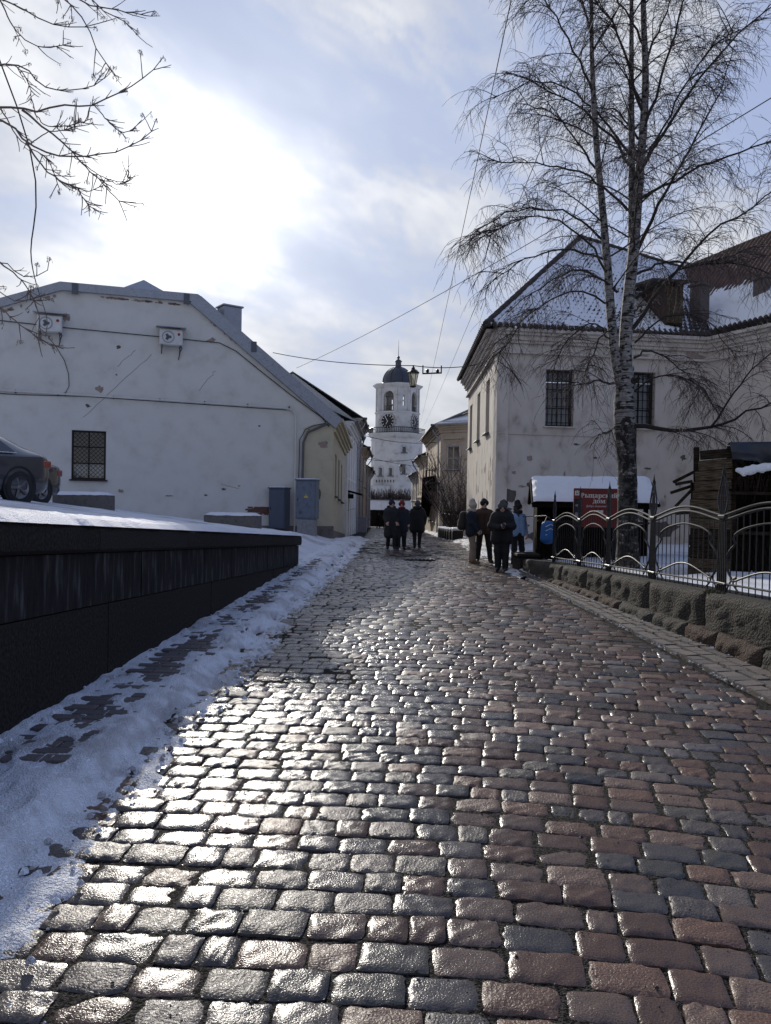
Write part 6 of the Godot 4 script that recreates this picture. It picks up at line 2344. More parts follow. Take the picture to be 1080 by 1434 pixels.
func tower() -> void:
	var gy := street_y(-150.0) + 1.0
	var t := thing("clock_tower", "white clock tower with a dark dome at the end of the street", "tower", Vector3(-1.05, 0, -150.0))
	var turn := deg_to_rad(-28.0)
	var lo := oct(5.0, 2.95, turn)
	var lo2 := oct(4.75, 2.8, turn)
	var mb := MB.new()
	# faces of the shaft; those seen from the street have real openings
	var opens := {0: [[1.3, 6.2, 1.5], [3.5, 6.2, 1.5]], 1: [[1.4, 6.6, 1.8], [1.4, 10.6, 1.1]], 7: [[1.4, 6.3, 1.5]]}
	for face in 8:
		var a: Vector3 = lo2[face]
		var b: Vector3 = lo2[(face + 1) % 8]
		var fx := frame(a, b - a)
		var hs := []
		for q in opens.get(face, []):
			hs.append(Rect2(q[0] - 0.34, q[1], 0.68, q[2]))
		mb = MB.new()
		mb.panel(fx, rect(0, gy - 4.0, a.distance_to(b), 13.6), hs, 0.6)
		obj("shaft_wall", mb, M.tower, t)
	mb = MB.new()
	for s in [[13.0, 13.25, 1.03], [13.6, 13.85, 1.06], [13.85, 14.1, 1.11], [14.1, 14.3, 1.15]]:
		var r := oct(4.75 * s[2], 2.8 * s[2], turn)
		ring_wall(mb, r, r, s[0], s[1])
		ring_cap(mb, r, s[0], -1)
		ring_cap(mb, r, s[1], 1)
	obj("cornice", mb, M.tower, t)
	# gallery railing
	var g := oct(4.75 * 1.09, 2.8 * 1.09, turn)
	mb = MB.new()
	for k in 8:
		mb.tube([g[k] + Vector3(0, 15.35, 0), g[(k + 1) % 8] + Vector3(0, 15.35, 0)], [0.07, 0.07], 5)
		mb.tube([g[k] + Vector3(0, 14.45, 0), g[(k + 1) % 8] + Vector3(0, 14.45, 0)], [0.05, 0.05], 5)
	var rail := obj("gallery_railing", mb, M.iron, t)
	for k in 8:
		var a: Vector3 = g[k]
		var b: Vector3 = g[(k + 1) % 8]
		if (a + b).z < -1.0:
			continue
		var n := int(a.distance_to(b) / 0.36)
		for i in n:
			mb = MB.new()
			var q := a.lerp(b, (i + 0.5) / n)
			mb.box(Transform3D(Basis(), q + Vector3(0, 14.85, 0)), Vector3(0.09, 1.0, 0.09))
			obj("baluster", mb, M.iron, rail)
	# clock stage
	var c0 := oct(4.05, 2.4, turn)
	mb = MB.new()
	ring_wall(mb, c0, c0, 14.2, 18.2)
	ring_cap(mb, c0, 18.2, 1)
	obj("clock_stage", mb, M.tower, t)
	mb = MB.new()
	var c1 := oct(4.2, 2.5, turn)
	ring_wall(mb, c1, c1, 18.2, 18.5)
	ring_cap(mb, c1, 18.5, 1)
	ring_cap(mb, c1, 18.2, -1)
	obj("stage_moulding", mb, M.tower, t)
	for k in 4:
		var b := Basis(Vector3.UP, turn + PI / 2 * k)
		var ap := 4.05 / 2 + 2.4 / sqrt(2.0)
		var xf := Transform3D(b, b * Vector3(0, 16.55, ap + 0.02))
		mb = MB.new()
		mb.lathe(xf * Transform3D(Basis(Vector3.RIGHT, PI / 2), Vector3.ZERO), [Vector2(1.5, 0.0), Vector2(1.5, 0.1), Vector2(0.001, 0.12)], 28)
		var f := obj("clock_face", mb, M.iron, t)
		mb = MB.new()
		mb.lathe(xf * Transform3D(Basis(Vector3.RIGHT, PI / 2), Vector3(0, 0, 0.12)), [Vector2(1.52, 0), Vector2(1.5, 0.06), Vector2(1.38, 0.06), Vector2(1.36, 0.0)], 28)
		obj("clock_rim", mb, M.tower, f)
		for h in 12:
			mb = MB.new()
			mb.box(xf * Transform3D(Basis(Vector3.BACK, TAU * h / 12.0), Vector3.ZERO) * Transform3D(Basis(), Vector3(0, 1.12, 0.14)), Vector3(0.1, 0.34, 0.03))
			obj("hour_mark", mb, M.sign_white, f)
		for hnd in [[0.75, 2.6], [1.15, 0.55]]:
			mb = MB.new()
			mb.box(xf * Transform3D(Basis(Vector3.BACK, hnd[1]), Vector3.ZERO) * Transform3D(Basis(), Vector3(0, hnd[0] / 2 - 0.1, 0.17)), Vector3(0.09, hnd[0], 0.03))
			obj("clock_hand", mb, M.sign_white, f)
		# garlands either side of the face
		for s in [-1.0, 1.0]:
			mb = MB.new()
			for i in 5:
				var a := 0.5 + 0.45 * i
				mb.lathe(xf * Transform3D(Basis(Vector3.RIGHT, PI / 2), Vector3(s * sin(a) * 1.72, cos(a) * 1.55, 0.0)), [Vector2(0.16, 0), Vector2(0.14, 0.08), Vector2(0.01, 0.12)], 7)
			obj("garland", mb, M.plaster_grey, t)
	# belfry: open arches in the wide faces, slits in the narrow ones
	var p := oct(3.95, 2.35, turn)
	for k in 8:
		var a: Vector3 = p[k]
		var b: Vector3 = p[(k + 1) % 8]
		var xf := frame(a + Vector3(0, 18.5, 0), b - a)
		var L := a.distance_to(b)
		mb = MB.new()
		if k % 2 == 0:
			var outline := PackedVector2Array([Vector2(0, 0), Vector2(L / 2 - 1.1, 0)])
			for i in 13:
				var an := PI - PI * i / 12.0
				outline.append(Vector2(L / 2 + cos(an) * 1.1, 2.75 + sin(an) * 1.1))
			outline.append_array(PackedVector2Array([Vector2(L / 2 + 1.1, 0), Vector2(L, 0), Vector2(L, 4.6), Vector2(0, 4.6)]))
			mb.panel(xf, outline, [], 0.5)
		else:
			mb.panel(xf, rect(0, 0, L, 4.6), [Rect2(L / 2 - 0.17, 1.0, 0.34, 0.9), Rect2(L / 2 - 0.17, 2.1, 0.34, 0.9)], 0.5)
		var w := obj("belfry_wall", mb, M.tower, t)
		if k % 2 == 0:
			mb = MB.new()
			for i in 9:
				mb.box(xf * Transform3D(Basis(), Vector3(L / 2 - 0.9 + 0.22 * i, 0.5, -0.2)), Vector3(0.05, 1.0, 0.05))
			mb.box(xf * Transform3D(Basis(), Vector3(L / 2, 1.02, -0.2)), Vector3(1.9, 0.08, 0.08))
			mb.box(xf * Transform3D(Basis(), Vector3(L / 2, 2.75, -0.25)), Vector3(1.9, 0.1, 0.08))
			mb.box(xf * Transform3D(Basis(), Vector3(L / 2 - 0.3, 1.9, -0.25)), Vector3(0.08, 1.7, 0.06))
			obj("arch_railing", mb, M.iron, w)
		# pilasters at the corners
		for s in [0.18, L - 0.18]:
			mb = MB.new()
			mb.cbox(xf * Transform3D(Basis(), Vector3(s, 2.3, 0.06)), Vector3(0.34, 4.6, 0.16), 0.02)
			obj("pilaster", mb, M.tower, w)
	mb = MB.new()
	for s in [[23.1, 23.3, 1.06], [23.3, 23.5, 1.12], [23.5, 23.75, 1.17]]:
		var r := oct(3.95 * s[2], 2.35 * s[2], turn)
		ring_wall(mb, r, r, s[0], s[1])
		ring_cap(mb, r, s[0], -1)
		ring_cap(mb, r, s[1], 1)
	obj("belfry_cornice", mb, M.tower, t)
	# dome with its lantern, ball and spire
	mb = MB.new()
	var prof := [Vector2(3.55, 23.75), Vector2(3.5, 23.95), Vector2(3.2, 24.1)]
	for k in 12:
		var a := PI / 2 * k / 12.0
		prof.append(Vector2(3.05 * cos(a) + 0.0, 24.3 + 3.05 * sin(a)))
	prof.append(Vector2(0.5, 27.36))
	mb.lathe(Transform3D(Basis(Vector3.UP, turn), Vector3.ZERO), prof, 24)
	obj("dome", mb, M.lead, t)
	for k in 8:
		mb = MB.new()
		var rib := []
		for i in 9:
			var a := PI / 2 * i / 9.0
			rib.append(Basis(Vector3.UP, turn + TAU * k / 8.0) * Vector3(3.09 * cos(a), 24.3 + 3.08 * sin(a), 0))
		mb.tube(rib, taper(0.06, 0.05, 8), 4)
		obj("dome_rib", mb, M.lead, t)
	mb = MB.new()
	mb.lathe(Transform3D(), [Vector2(0.72, 27.25), Vector2(0.72, 27.4), Vector2(0.58, 27.45), Vector2(0.55, 28.3), Vector2(0.7, 28.35), Vector2(0.7, 28.5), Vector2(0.4, 28.75), Vector2(0.12, 28.9)], 12)
	obj("lantern", mb, M.lead, t)
	mb = MB.new()
	var ball := []
	for k in 9:
		var a := -PI / 2 + PI * k / 8.0
		ball.append(Vector2(maxf(0.3 * cos(a), 0.01), 29.2 + 0.3 * sin(a)))
	mb.lathe(Transform3D(), ball, 12)
	mb.tube([Vector3(0, 29.4, 0), Vector3(0, 32.6, 0)], [0.06, 0.02], 6)
	obj("spire", mb, M.lead, t)
	# windows of the shaft: moulded surround, pane and sill
	for face in opens:
		var a: Vector3 = lo2[face]
		var b: Vector3 = lo2[(face + 1) % 8]
		var xf := frame(a, b - a)
		for q in opens[face]:
			mb = MB.new()
			var ho := []
			for i in 9:
				var an := PI * i / 8.0
				ho.append(xf * Vector3(q[0] + cos(an) * 0.5, q[1] + q[2] - 0.1 + sin(an) * 0.45, 0.04))
			ho.push_front(xf * Vector3(q[0] + 0.5, q[1], 0.04))
			ho.append(xf * Vector3(q[0] - 0.5, q[1], 0.04))
			mb.tube(ho, taper(0.11, 0.11, ho.size() - 1), 5)
			var w := obj("window", mb, M.tower, t)
			mb = MB.new()
			mb.box(xf * Transform3D(Basis(), Vector3(q[0], q[1] + q[2] / 2, -0.3)), Vector3(0.68, q[2], 0.03))
			obj("pane", mb, M.glass, w)
			mb = MB.new()
			mb.cbox(xf * Transform3D(Basis(), Vector3(q[0], q[1] - 0.08, 0.1)), Vector3(1.3, 0.16, 0.45), 0.02)
			obj("sill", mb, M.zinc_dark, w)
	# lower annexe with its own cornice and ladder hoop
	mb = MB.new()
	mb.panel(Transform3D(Basis(), Vector3(-5.6, 0, 5.2)), rect(0, gy - 4.0, 4.4, 4.3), [], 4.0)
	obj("annexe", mb, M.tower, t)
	# a row of iron anchors across the shaft
	for k in 7:
		var a: Vector3 = lo2[0].lerp(lo2[1], 0.1 + 0.13 * k)
		mb = MB.new()
		mb.box(Transform3D(Basis(Vector3.UP, turn), a * 1.0 + Vector3(0, 5.2, 0) + Basis(Vector3.UP, turn) * Vector3(0, 0, 0.03)), Vector3(0.12, 0.5, 0.2))
		obj("wall_anchor", mb, M.iron, t)


# ---------------------------------------------------------------- far end of the street
func far_end() -> void:
	# open ground to the horizon
	var mb := MB.new()
	var pts := PackedVector3Array()
	for j in 24:
		for i in 24:
			var z := 120.0 - 560.0 * j / 23.0
			var x := -300.0 + 600.0 * i / 23.0
			var y := -1.6 if z > -36.0 else minf(street_y(z) - 0.35, -1.6)
			pts.append(Vector3(x, maxf(y, -3.4), z))
	mb.sheet(pts, PackedColorArray(), 24, 24)
	var g := obj("ground", mb, M.snow_plain)
	g.set_meta("kind", "structure")
	# low shop building that closes the street, pale fascia over a dark front
	var gy := street_y(-111.0)
	var t := thing("low_shop", "low building with a pale fascia closing the street below the tower", "building", Vector3(-1.6, gy, -112.0))
	mb = MB.new()
	mb.cbox(Transform3D(Basis(), Vector3(0, 1.2, -1.5)), Vector3(7.4, 2.4, 3.0), 0.03)
	obj("wall", mb, M.plank_black, t)
	for k in 9:
		mb = MB.new()
		mb.cbox(Transform3D(Basis(), Vector3(-3.3 + 0.825 * k, 3.05, 0.1)), Vector3(0.815, 1.4, 0.12), 0.02)
		obj("fascia_panel", mb, M.hoard, t)
	mb = MB.new()
	mb.cbox(Transform3D(Basis(), Vector3(0, 3.82, -1.4)), Vector3(7.7, 0.12, 3.4), 0.03)
	obj("roof", mb, M.zinc_dark, t)
	# dark clipped trees behind it
	for k in 6:
		var b := thing("far_bush", "dark bush behind the pale shop fascia, number %s from the left" % ["first", "second", "third", "fourth", "fifth", "sixth"][k], "bush", Vector3(-4.6 + 1.15 * k + rnd(-0.2, 0.2), gy - 0.2, -117.0 - rnd(0, 3)), 0.0, "bushes below the tower")
		b.set_meta("label", "%s dark bush from the left above the pale shop fascia" % ["first", "second", "third", "fourth", "fifth", "sixth"][k])
		var tw := MB.new()
		for i in 130:
			var a := rnd(0, TAU)
			var q := shoot(Vector3(cos(a) * 0.2, 0.5, sin(a) * 0.2), Vector3(cos(a) * rnd(0.0, 0.3), 1.0, sin(a) * rnd(0.0, 0.3)), rnd(2.8, 5.4), 0.0, 0.09, 5)
			tw.tube(q, taper(0.05, 0.03, 5), 3, false)
			for e in 2:
				tw.tube(shoot(q[rng.randi_range(2, 4)], any_dir(0.4) + Vector3(0, 0.6, 0), rnd(0.5, 0.9), 0.0, 0.1, 3), [0.03, 0.03, 0.025, 0.02], 3, false)
		obj("twigs", tw, M.twig, b)
		mb = MB.new()
		mb.tube([Vector3(0, -0.5, 0), Vector3(0, 2.0, 0)], [0.14, 0.1], 6)
		obj("stem", mb, M.twig, b)


# ---------------------------------------------------------------- overhead: lantern, floodlights, cables
func overhead() -> void:
	var z := -28.0
	var a := Vector3(-6.1, 8.45, -36.0)
	var b := Vector3(2.95, 7.15, -31.0)
	var m := Vector3(0.35, 6.62, -28.4)
	# span wire that carries the lantern
	var w := thing("span_cable", "cable strung across the street that carries the lantern and floodlights", "cable")
	pipe("strand", w, sag(a, m, 0.15) , 0.016, M.cable, 4)
	pipe("strand", w, sag(m, b, 0.1), 0.016, M.cable, 4)
	var t := thing("street_lantern", "old style yellowish glass lantern hanging over the street before the tower", "lantern", Vector3(0.35, 5.84, -28.4))
	var mb := MB.new()
	mb.lathe(Transform3D(Basis(), Vector3.ZERO), [Vector2(0.06, -0.02), Vector2(0.11, 0.0), Vector2(0.12, 0.04), Vector2(0.1, 0.05)], 6, true)
	obj("base", mb, M.iron, t)
	var glass := mat(lin(0.55, 0.48, 0.27, 0.55), 0.3, {"tri": false})
	glass.transparency = BaseMaterial3D.TRANSPARENCY_ALPHA
	for k in 6:
		var a0 := TAU * k / 6.0
		var a1 := TAU * (k + 1) / 6.0
		var lo0 := Vector3(cos(a0) * 0.105, 0.06, sin(a0) * 0.105)
		var lo1 := Vector3(cos(a1) * 0.105, 0.06, sin(a1) * 0.105)
		var hi0 := Vector3(cos(a0) * 0.19, 0.5, sin(a0) * 0.19)
		var hi1 := Vector3(cos(a1) * 0.19, 0.5, sin(a1) * 0.19)
		mb = MB.new()
		mb.quad(lo0, lo1, hi1, hi0, lo0 + lo1)
		obj("pane", mb, glass, t)
		pipe("bar", t, [lo0, hi0], 0.012, M.iron, 4)
	mb = MB.new()
	mb.lathe(Transform3D(), [Vector2(0.235, 0.5), Vector2(0.22, 0.54), Vector2(0.13, 0.63), Vector2(0.06, 0.66), Vector2(0.07, 0.7), Vector2(0.03, 0.74), Vector2(0.02, 0.8)], 6, true)
	obj("cap", mb, M.iron, t)
	mb = MB.new()
	mb.lathe(Transform3D(), [Vector2(0.03, 0.08), Vector2(0.05, 0.2), Vector2(0.03, 0.3), Vector2(0.005, 0.32)], 8)
	obj("bulb", mb, M.sign_white, t)
	# bracket with two small floodlights
	var f := thing("floodlight_bracket", "small bracket with two floodlights hung on the cable beside the lantern", "floodlight", Vector3(1.05, 6.4, -28.7))
	mb = MB.new()
	mb.cbox(Transform3D(Basis(Vector3.BACK, 0.05), Vector3.ZERO), Vector3(0.72, 0.05, 0.06), 0.01)
	obj("bar", mb, M.iron, f)
	for s in [-0.34, 0.34]:
		mb = MB.new()
		mb.cbox(Transform3D(Basis(), Vector3(s, 0.14, 0)), Vector3(0.045, 0.3, 0.05), 0.01)
		obj("arm", mb, M.iron, f)
	for s in [-0.17, 0.2]:
		mb = MB.new()
		mb.cbox(Transform3D(Basis(Vector3.RIGHT, 0.3), Vector3(s, 0.08, 0.05)), Vector3(0.11, 0.12, 0.16), 0.02)
		obj("lamp_head", mb, M.iron, f)
	# other wires
	var c := thing("diagonal_wire", "pale wire slanting up across the sky into the birch", "cable")
	pipe("strand", c, sag(Vector3(-5.2, 8.0, -37.5), Vector3(8.0, 8.6, -8.0), 0.35, 40), 0.011, M.cable_pale, 4)
	c = thing("street_wire", "left one of two thin wires running over the street towards the tower", "cable", Vector3.ZERO, 0.0, "wires along the street")
	pipe("strand", c, sag(Vector3(1.0, 7.0, 2.0), Vector3(2.2, 11.4, -98.0), 0.4, 40), 0.007, M.cable_pale, 4)
	c = thing("street_wire", "right one of two thin wires running over the street towards the tower", "cable", Vector3.ZERO, 0.0, "wires along the street")
	pipe("strand", c, sag(Vector3(1.9, 6.6, -2.0), Vector3(2.6, 11.0, -98.0), 0.3, 40), 0.007, M.cable_pale, 4)
	c = thing("house_wire", "dark wire hanging down from the upper left to the gable wall", "cable")
	pipe("strand", c, bend([Vector3(-5.5, 9.6, -7.0), Vector3(-5.2, 6.6, -10.5), Vector3(-6.8, 5.9, -14.0), Vector3(-10.0, 6.6, -21.5), Vector3(-13.2, 7.5, -28.3)], 40), 0.011, M.cable, 4)
	c = thing("crossing_wire", "upper one of two far wires crossing the street before the tower", "cable", Vector3.ZERO, 0.0, "far wires across the street")
	pipe("strand", c, sag(Vector3(-3.3, 6.6, -58.0), Vector3(2.6, 6.2, -60.0), 0.3), 0.02, M.cable, 4)
	c = thing("crossing_wire", "lower one of two far wires crossing the street before the tower", "cable", Vector3.ZERO, 0.0, "far wires across the street")
	pipe("strand", c, sag(Vector3(-3.4, 5.2, -66.0), Vector3(2.4, 5.4, -64.0), 0.35), 0.02, M.cable, 4)
	# second, far lantern on its own wire
	var t2 := thing("far_lantern", "small far lantern hanging before the tower shaft", "lantern", Vector3(-0.1, 4.6, -80.0))
	mb = MB.new()
	mb.lathe(Transform3D(), [Vector2(0.1, 0.0), Vector2(0.12, 0.05), Vector2(0.2, 0.55)], 6, true)
	obj("glass_body", mb, mat(lin(0.5, 0.48, 0.42), 0.3, {"tri": false}), t2)
	mb = MB.new()
	mb.lathe(Transform3D(), [Vector2(0.26, 0.55), Vector2(0.12, 0.7), Vector2(0.03, 0.8)], 6, true)
	obj("cap", mb, M.iron, t2)
	pipe("hanging_wire", t2, sag(Vector3(-3.7, 1.6, 0), Vector3(0, 0.8, 0), 0.1) + sag(Vector3(0, 0.8, 0), Vector3(2.1, 0.6, 0), 0.05), 0.02, M.cable, 4)


# ---------------------------------------------------------------- wrought-iron fence on the granite wall
func fence_x(z: float) -> float:
	return plinth_x(z) + 0.35


func fence() -> void:
	var t := thing("iron_fence", "wrought iron fence with wavy rails and leaf tipped posts on the granite wall", "fence")
	var zs := [-1.0, -3.1, -5.2, -7.3, -9.4, -11.5, -13.4, -15.05, -16.85]
	var at := []
	for z in zs:
		at.append(Vector3(fence_x(z), wall_top(z) + 0.0, z))
	var bar := func(parent: Node, called: String, pts: Array, r: float, m: Material) -> void:
		var mb := MB.new()
		var rr := []
		for p in pts:
			rr.append(r)
		mb.tube(pts, rr, 6)
		obj(called, mb, m, parent)
	for k in at.size():
		var p: Vector3 = at[k]
		var q: Vector3 = at[mini(k + 1, at.size() - 1)] if k < at.size() - 1 else p + (p - at[k - 1])
		var dx := q - p
		dx.y = 0
		dx = dx.normalized()
		# post: a bundle of bars, splayed at the foot, ending in a pointed leaf
		var post := Node3D.new()
		post.name = "post"
		t.add_child(post, true)
		for i in 5:
			var s := (i - 2) / 2.0
			bar.call(post, "bar", [p + dx * s * 0.105 + Vector3(0, -0.03, 0), p + dx * s * 0.085 + Vector3(0, 0.45, 0), p + dx * s * 0.06 + Vector3(0, 0.95, 0)], 0.0135, M.iron)
		for s in [-1.0, 1.0]:
			bar.call(post, "leaf_edge", bend([p + dx * s * 0.06 + Vector3(0, 0.94, 0), p + dx * s * 0.115 + Vector3(0, 1.08, 0), p + dx * s * 0.105 + Vector3(0, 1.18, 0), p + dx * s * 0.05 + Vector3(0, 1.33, 0), p + dx * s * 0.012 + Vector3(0, 1.42, 0)], 12), 0.014, M.iron_worn)
			bar.call(post, "leaf_vein", bend([p + dx * s * 0.03 + Vector3(0, 0.95, 0), p + dx * s * 0.045 + Vector3(0, 1.12, 0), p + dx * s * 0.02 + Vector3(0, 1.28, 0)], 8), 0.009, M.iron)
			bar.call(post, "leaf_hook", bend([p + Vector3(0, 1.38, 0), p + dx * s * 0.045 + Vector3(0, 1.44, 0), p + dx * s * 0.04 + Vector3(0, 1.39, 0)], 6), 0.01, M.iron)
		var mb := MB.new()
		mb.tube([p + Vector3(0, 0.9, 0), p + Vector3(0, 1.4, 0), p + Vector3(0, 1.44, 0), p + Vector3(0, 1.48, 0), p + Vector3(0, 1.56, 0)], [0.008, 0.009, 0.024, 0.012, 0.001], 6)
		obj("spear", mb, M.iron, post)
		mb = MB.new()
		mb.cbox(Transform3D(Basis(dx, Vector3.UP, dx.cross(Vector3.UP)), p + Vector3(0, 0.9, 0)), Vector3(0.17, 0.05, 0.06), 0.01)
		obj("collar", mb, M.iron, post)
		mb = MB.new()
		mb.cbox(Transform3D(Basis(dx, Vector3.UP, dx.cross(Vector3.UP)), p + Vector3(0, 0.1, 0)), Vector3(0.25, 0.035, 0.05), 0.008)
		obj("collar", mb, M.iron, post)
		if k == at.size() - 1:
			break
		var pan := Node3D.new()
		pan.name = "panel"
		t.add_child(pan, true)
		var pt := func(f: float, y: float) -> Vector3: return p.lerp(q, f) + Vector3(0, y, 0)
		for y in [0.0, -0.06]:
			var rail := []
			for i in 25:
				var f := i / 24.0
				rail.append(pt.call(f, 0.92 + y + 0.13 * pow(sin(PI * f), 1.3)))
			bar.call(pan, "top_rail", rail, 0.0165, M.iron_worn)
		bar.call(pan, "bottom_rail", [pt.call(0.0, 0.1), pt.call(1.0, 0.1)], 0.0135, M.iron_worn)
		# vase-shaped ornament: arch with a pinch on either side
		var side := [[0.14, 0.14], [0.075, 0.24], [0.05, 0.38], [0.085, 0.5], [0.15, 0.585], [0.125, 0.65], [0.16, 0.71], [0.28, 0.78], [0.5, 0.825]]
		var orn := []
		for e in side:
			orn.append(pt.call(e[0], e[1]))
		for e in range(side.size() - 2, -1, -1):
			orn.append(pt.call(1.0 - side[e][0], side[e][1]))
		bar.call(pan, "ornament", bend(orn, 48), 0.0135, M.iron_worn)
		bar.call(pan, "ornament_foot", bend([pt.call(0.08, 0.25), pt.call(0.13, 0.15), pt.call(0.22, 0.19), pt.call(0.38, 0.27), pt.call(0.5, 0.295), pt.call(0.62, 0.27), pt.call(0.78, 0.19), pt.call(0.87, 0.15), pt.call(0.92, 0.25)], 32), 0.012, M.iron)
		for s in [0.0, 1.0]:
			var g := func(f: float) -> float: return f if s == 0.0 else 1.0 - f
			bar.call(pan, "scroll", bend([pt.call(g.call(0.06), 0.02), pt.call(g.call(0.1), 0.13), pt.call(g.call(0.17), 0.2), pt.call(g.call(0.13), 0.12), pt.call(g.call(0.19), 0.03)], 14), 0.011, M.iron)
		var n := int(p.distance_to(q) / 0.135)
		for i in n:
			var f := (i + 0.5) / n
			if f < 0.06 or f > 0.94:
				continue
			bar.call(pan, "picket", [pt.call(f, -0.02), pt.call(f, 0.86 + 0.13 * pow(sin(PI * f), 1.3))], 0.0068, M.iron)


# ---------------------------------------------------------------- market hut with the red board before it
func kiosk() -> void:
	var t := thing("market_hut", "dark wooden market hut with a snowy pitched roof behind the iron fence", "hut", Vector3(3.5, 0.3, -20.0), deg_to_rad(-7.0))
	var W := 2.75
	var D := 1.7
	for q in [[0.05, 0.0], [W - 0.05, 0.0], [0.05, -D], [W - 0.05, -D]]:
		var mb := MB.new()
		mb.cbox(Transform3D(Basis(), Vector3(q[0], 0.7, q[1])), Vector3(0.11, 1.8, 0.11), 0.01)
		obj("post", mb, M.plank_black, t)
	for k in 12:
		var mb := MB.new()
		mb.cbox(Transform3D(Basis(), Vector3(0.16 + (W - 0.32) * k / 11.0, 0.38, 0.02)), Vector3(0.205, 1.0, 0.03), 0.006)
		obj("front_board", mb, M.plank_black, t)
	for k in 8:
		var mb := MB.new()
		mb.cbox(Transform3D(Basis(), Vector3(0.02, 0.6, -0.12 - (D - 0.2) * k / 7.0)), Vector3(0.03, 1.5, 0.2), 0.006)
		obj("side_board", mb, M.plank_black, t)
	var mb := MB.new()
	mb.cbox(Transform3D(Basis(), Vector3(W / 2, 0.92, 0.05)), Vector3(W, 0.05, 0.4), 0.01)
	obj("counter", mb, M.plank_dark, t)
	mb = MB.new()
	mb.cbox(Transform3D(Basis(), Vector3(W / 2, 0.8, -D)), Vector3(W, 2.0, 0.05), 0.01)
	obj("back_wall", mb, M.plank_black, t)
	# pitched roof, ridge from side to side
	var e0 := Vector3(-0.12, 1.36, 0.42)
	var r0 := Vector3(-0.12, 1.98, -D / 2)
	var b0 := Vector3(-0.12, 1.36, -D - 0.42)
	var x := Vector3(W + 0.3, 0, 0)
	var up := Vector3(0, 0.05, 0)
	for s in [[e0, r0], [b0, r0]]:
		mb = MB.new()
		mb.hexa([s[0], s[0] + x, s[1] + x, s[1], s[0] + up, s[0] + x + up, s[1] + x + up, s[1] + up])
		obj("roof_slope", mb, M.plank_black, t)
		roof_snow(t, s[0] + up * 1.2, s[0] + x + up * 1.2, s[1] + x + up * 1.4, s[1] + up * 1.4, 0.07, func(f: float, g: float, p: Vector3) -> float: return 0.04 * smoothstep(0.06, 0.0, g) + 0.05 * (smoothstep(0.03, 0.0, f) + smoothstep(0.97, 1.0, f)), 0.08)
	for e in [0.0, W + 0.3]:
		mb = MB.new()
		var p := Vector3(e, 0, 0)
		mb.tri(e0 + p + Vector3(0.05, -0.02, -0.1), b0 + p + Vector3(0.05, -0.02, 0.1), r0 + p + Vector3(0.05, 0, 0), Vector3(-1 if e == 0.0 else 1, 0, 0))
		obj("gable_boards", mb, M.plank_black, t)
		for s in [e0, b0]:
			mb = MB.new()
			mb.tube([s + p, r0 + p], [0.05, 0.05], 4)
			obj("barge_board", mb, M.plank_black, t)
	mb = MB.new()
	mb.cbox(Transform3D(Basis(), Vector3(W / 2, 1.33, 0.4)), Vector3(W + 0.3, 0.12, 0.04), 0.01)
	obj("eave_board", mb, M.plank_black, t)
	# bright blue pack hanging on the end of the hut
	var b := thing("blue_backpack", "bright blue backpack hanging at the left end of the market hut", "backpack", Vector3(3.52, 0.72, -18.62))
	mb = MB.new()
	b.rotation.y = 0.3
	var sk := sdf([[Vector3(-0.05, 0.12, 0), Vector3(-0.05, 0.42, 0), 0.13, 0.11], [Vector3(0.07, 0.12, 0), Vector3(0.07, 0.42, 0), 0.13, 0.11], [Vector3(0.01, 0.12, 0.1), Vector3(0.01, 0.25, 0.1), 0.09, 0.08]], 0.02, 0.08)
	obj("bag", sk, cloth(0.012, 0.13, 0.42, 0.6), b)
	for k in 3:
		pipe("cord", b, [Vector3(-0.12, 0.2 + 0.1 * k, 0.13), Vector3(0.0, 0.26 + 0.1 * k, 0.15), Vector3(0.13, 0.2 + 0.1 * k, 0.13)], 0.008, M.sign_white, 5)
	pipe("strap", b, [Vector3(-0.08, 0.5, 0), Vector3(-0.03, 0.62, 0.0), Vector3(0.04, 0.62, 0.0), Vector3(0.1, 0.5, 0)], 0.014, M.cable, 5)
	pipe("hook", b, [Vector3(0.0, 0.62, 0.0), Vector3(0.0, 0.66, -0.1), Vector3(0.0, 0.6, -1.35)], 0.01, M.iron, 5)


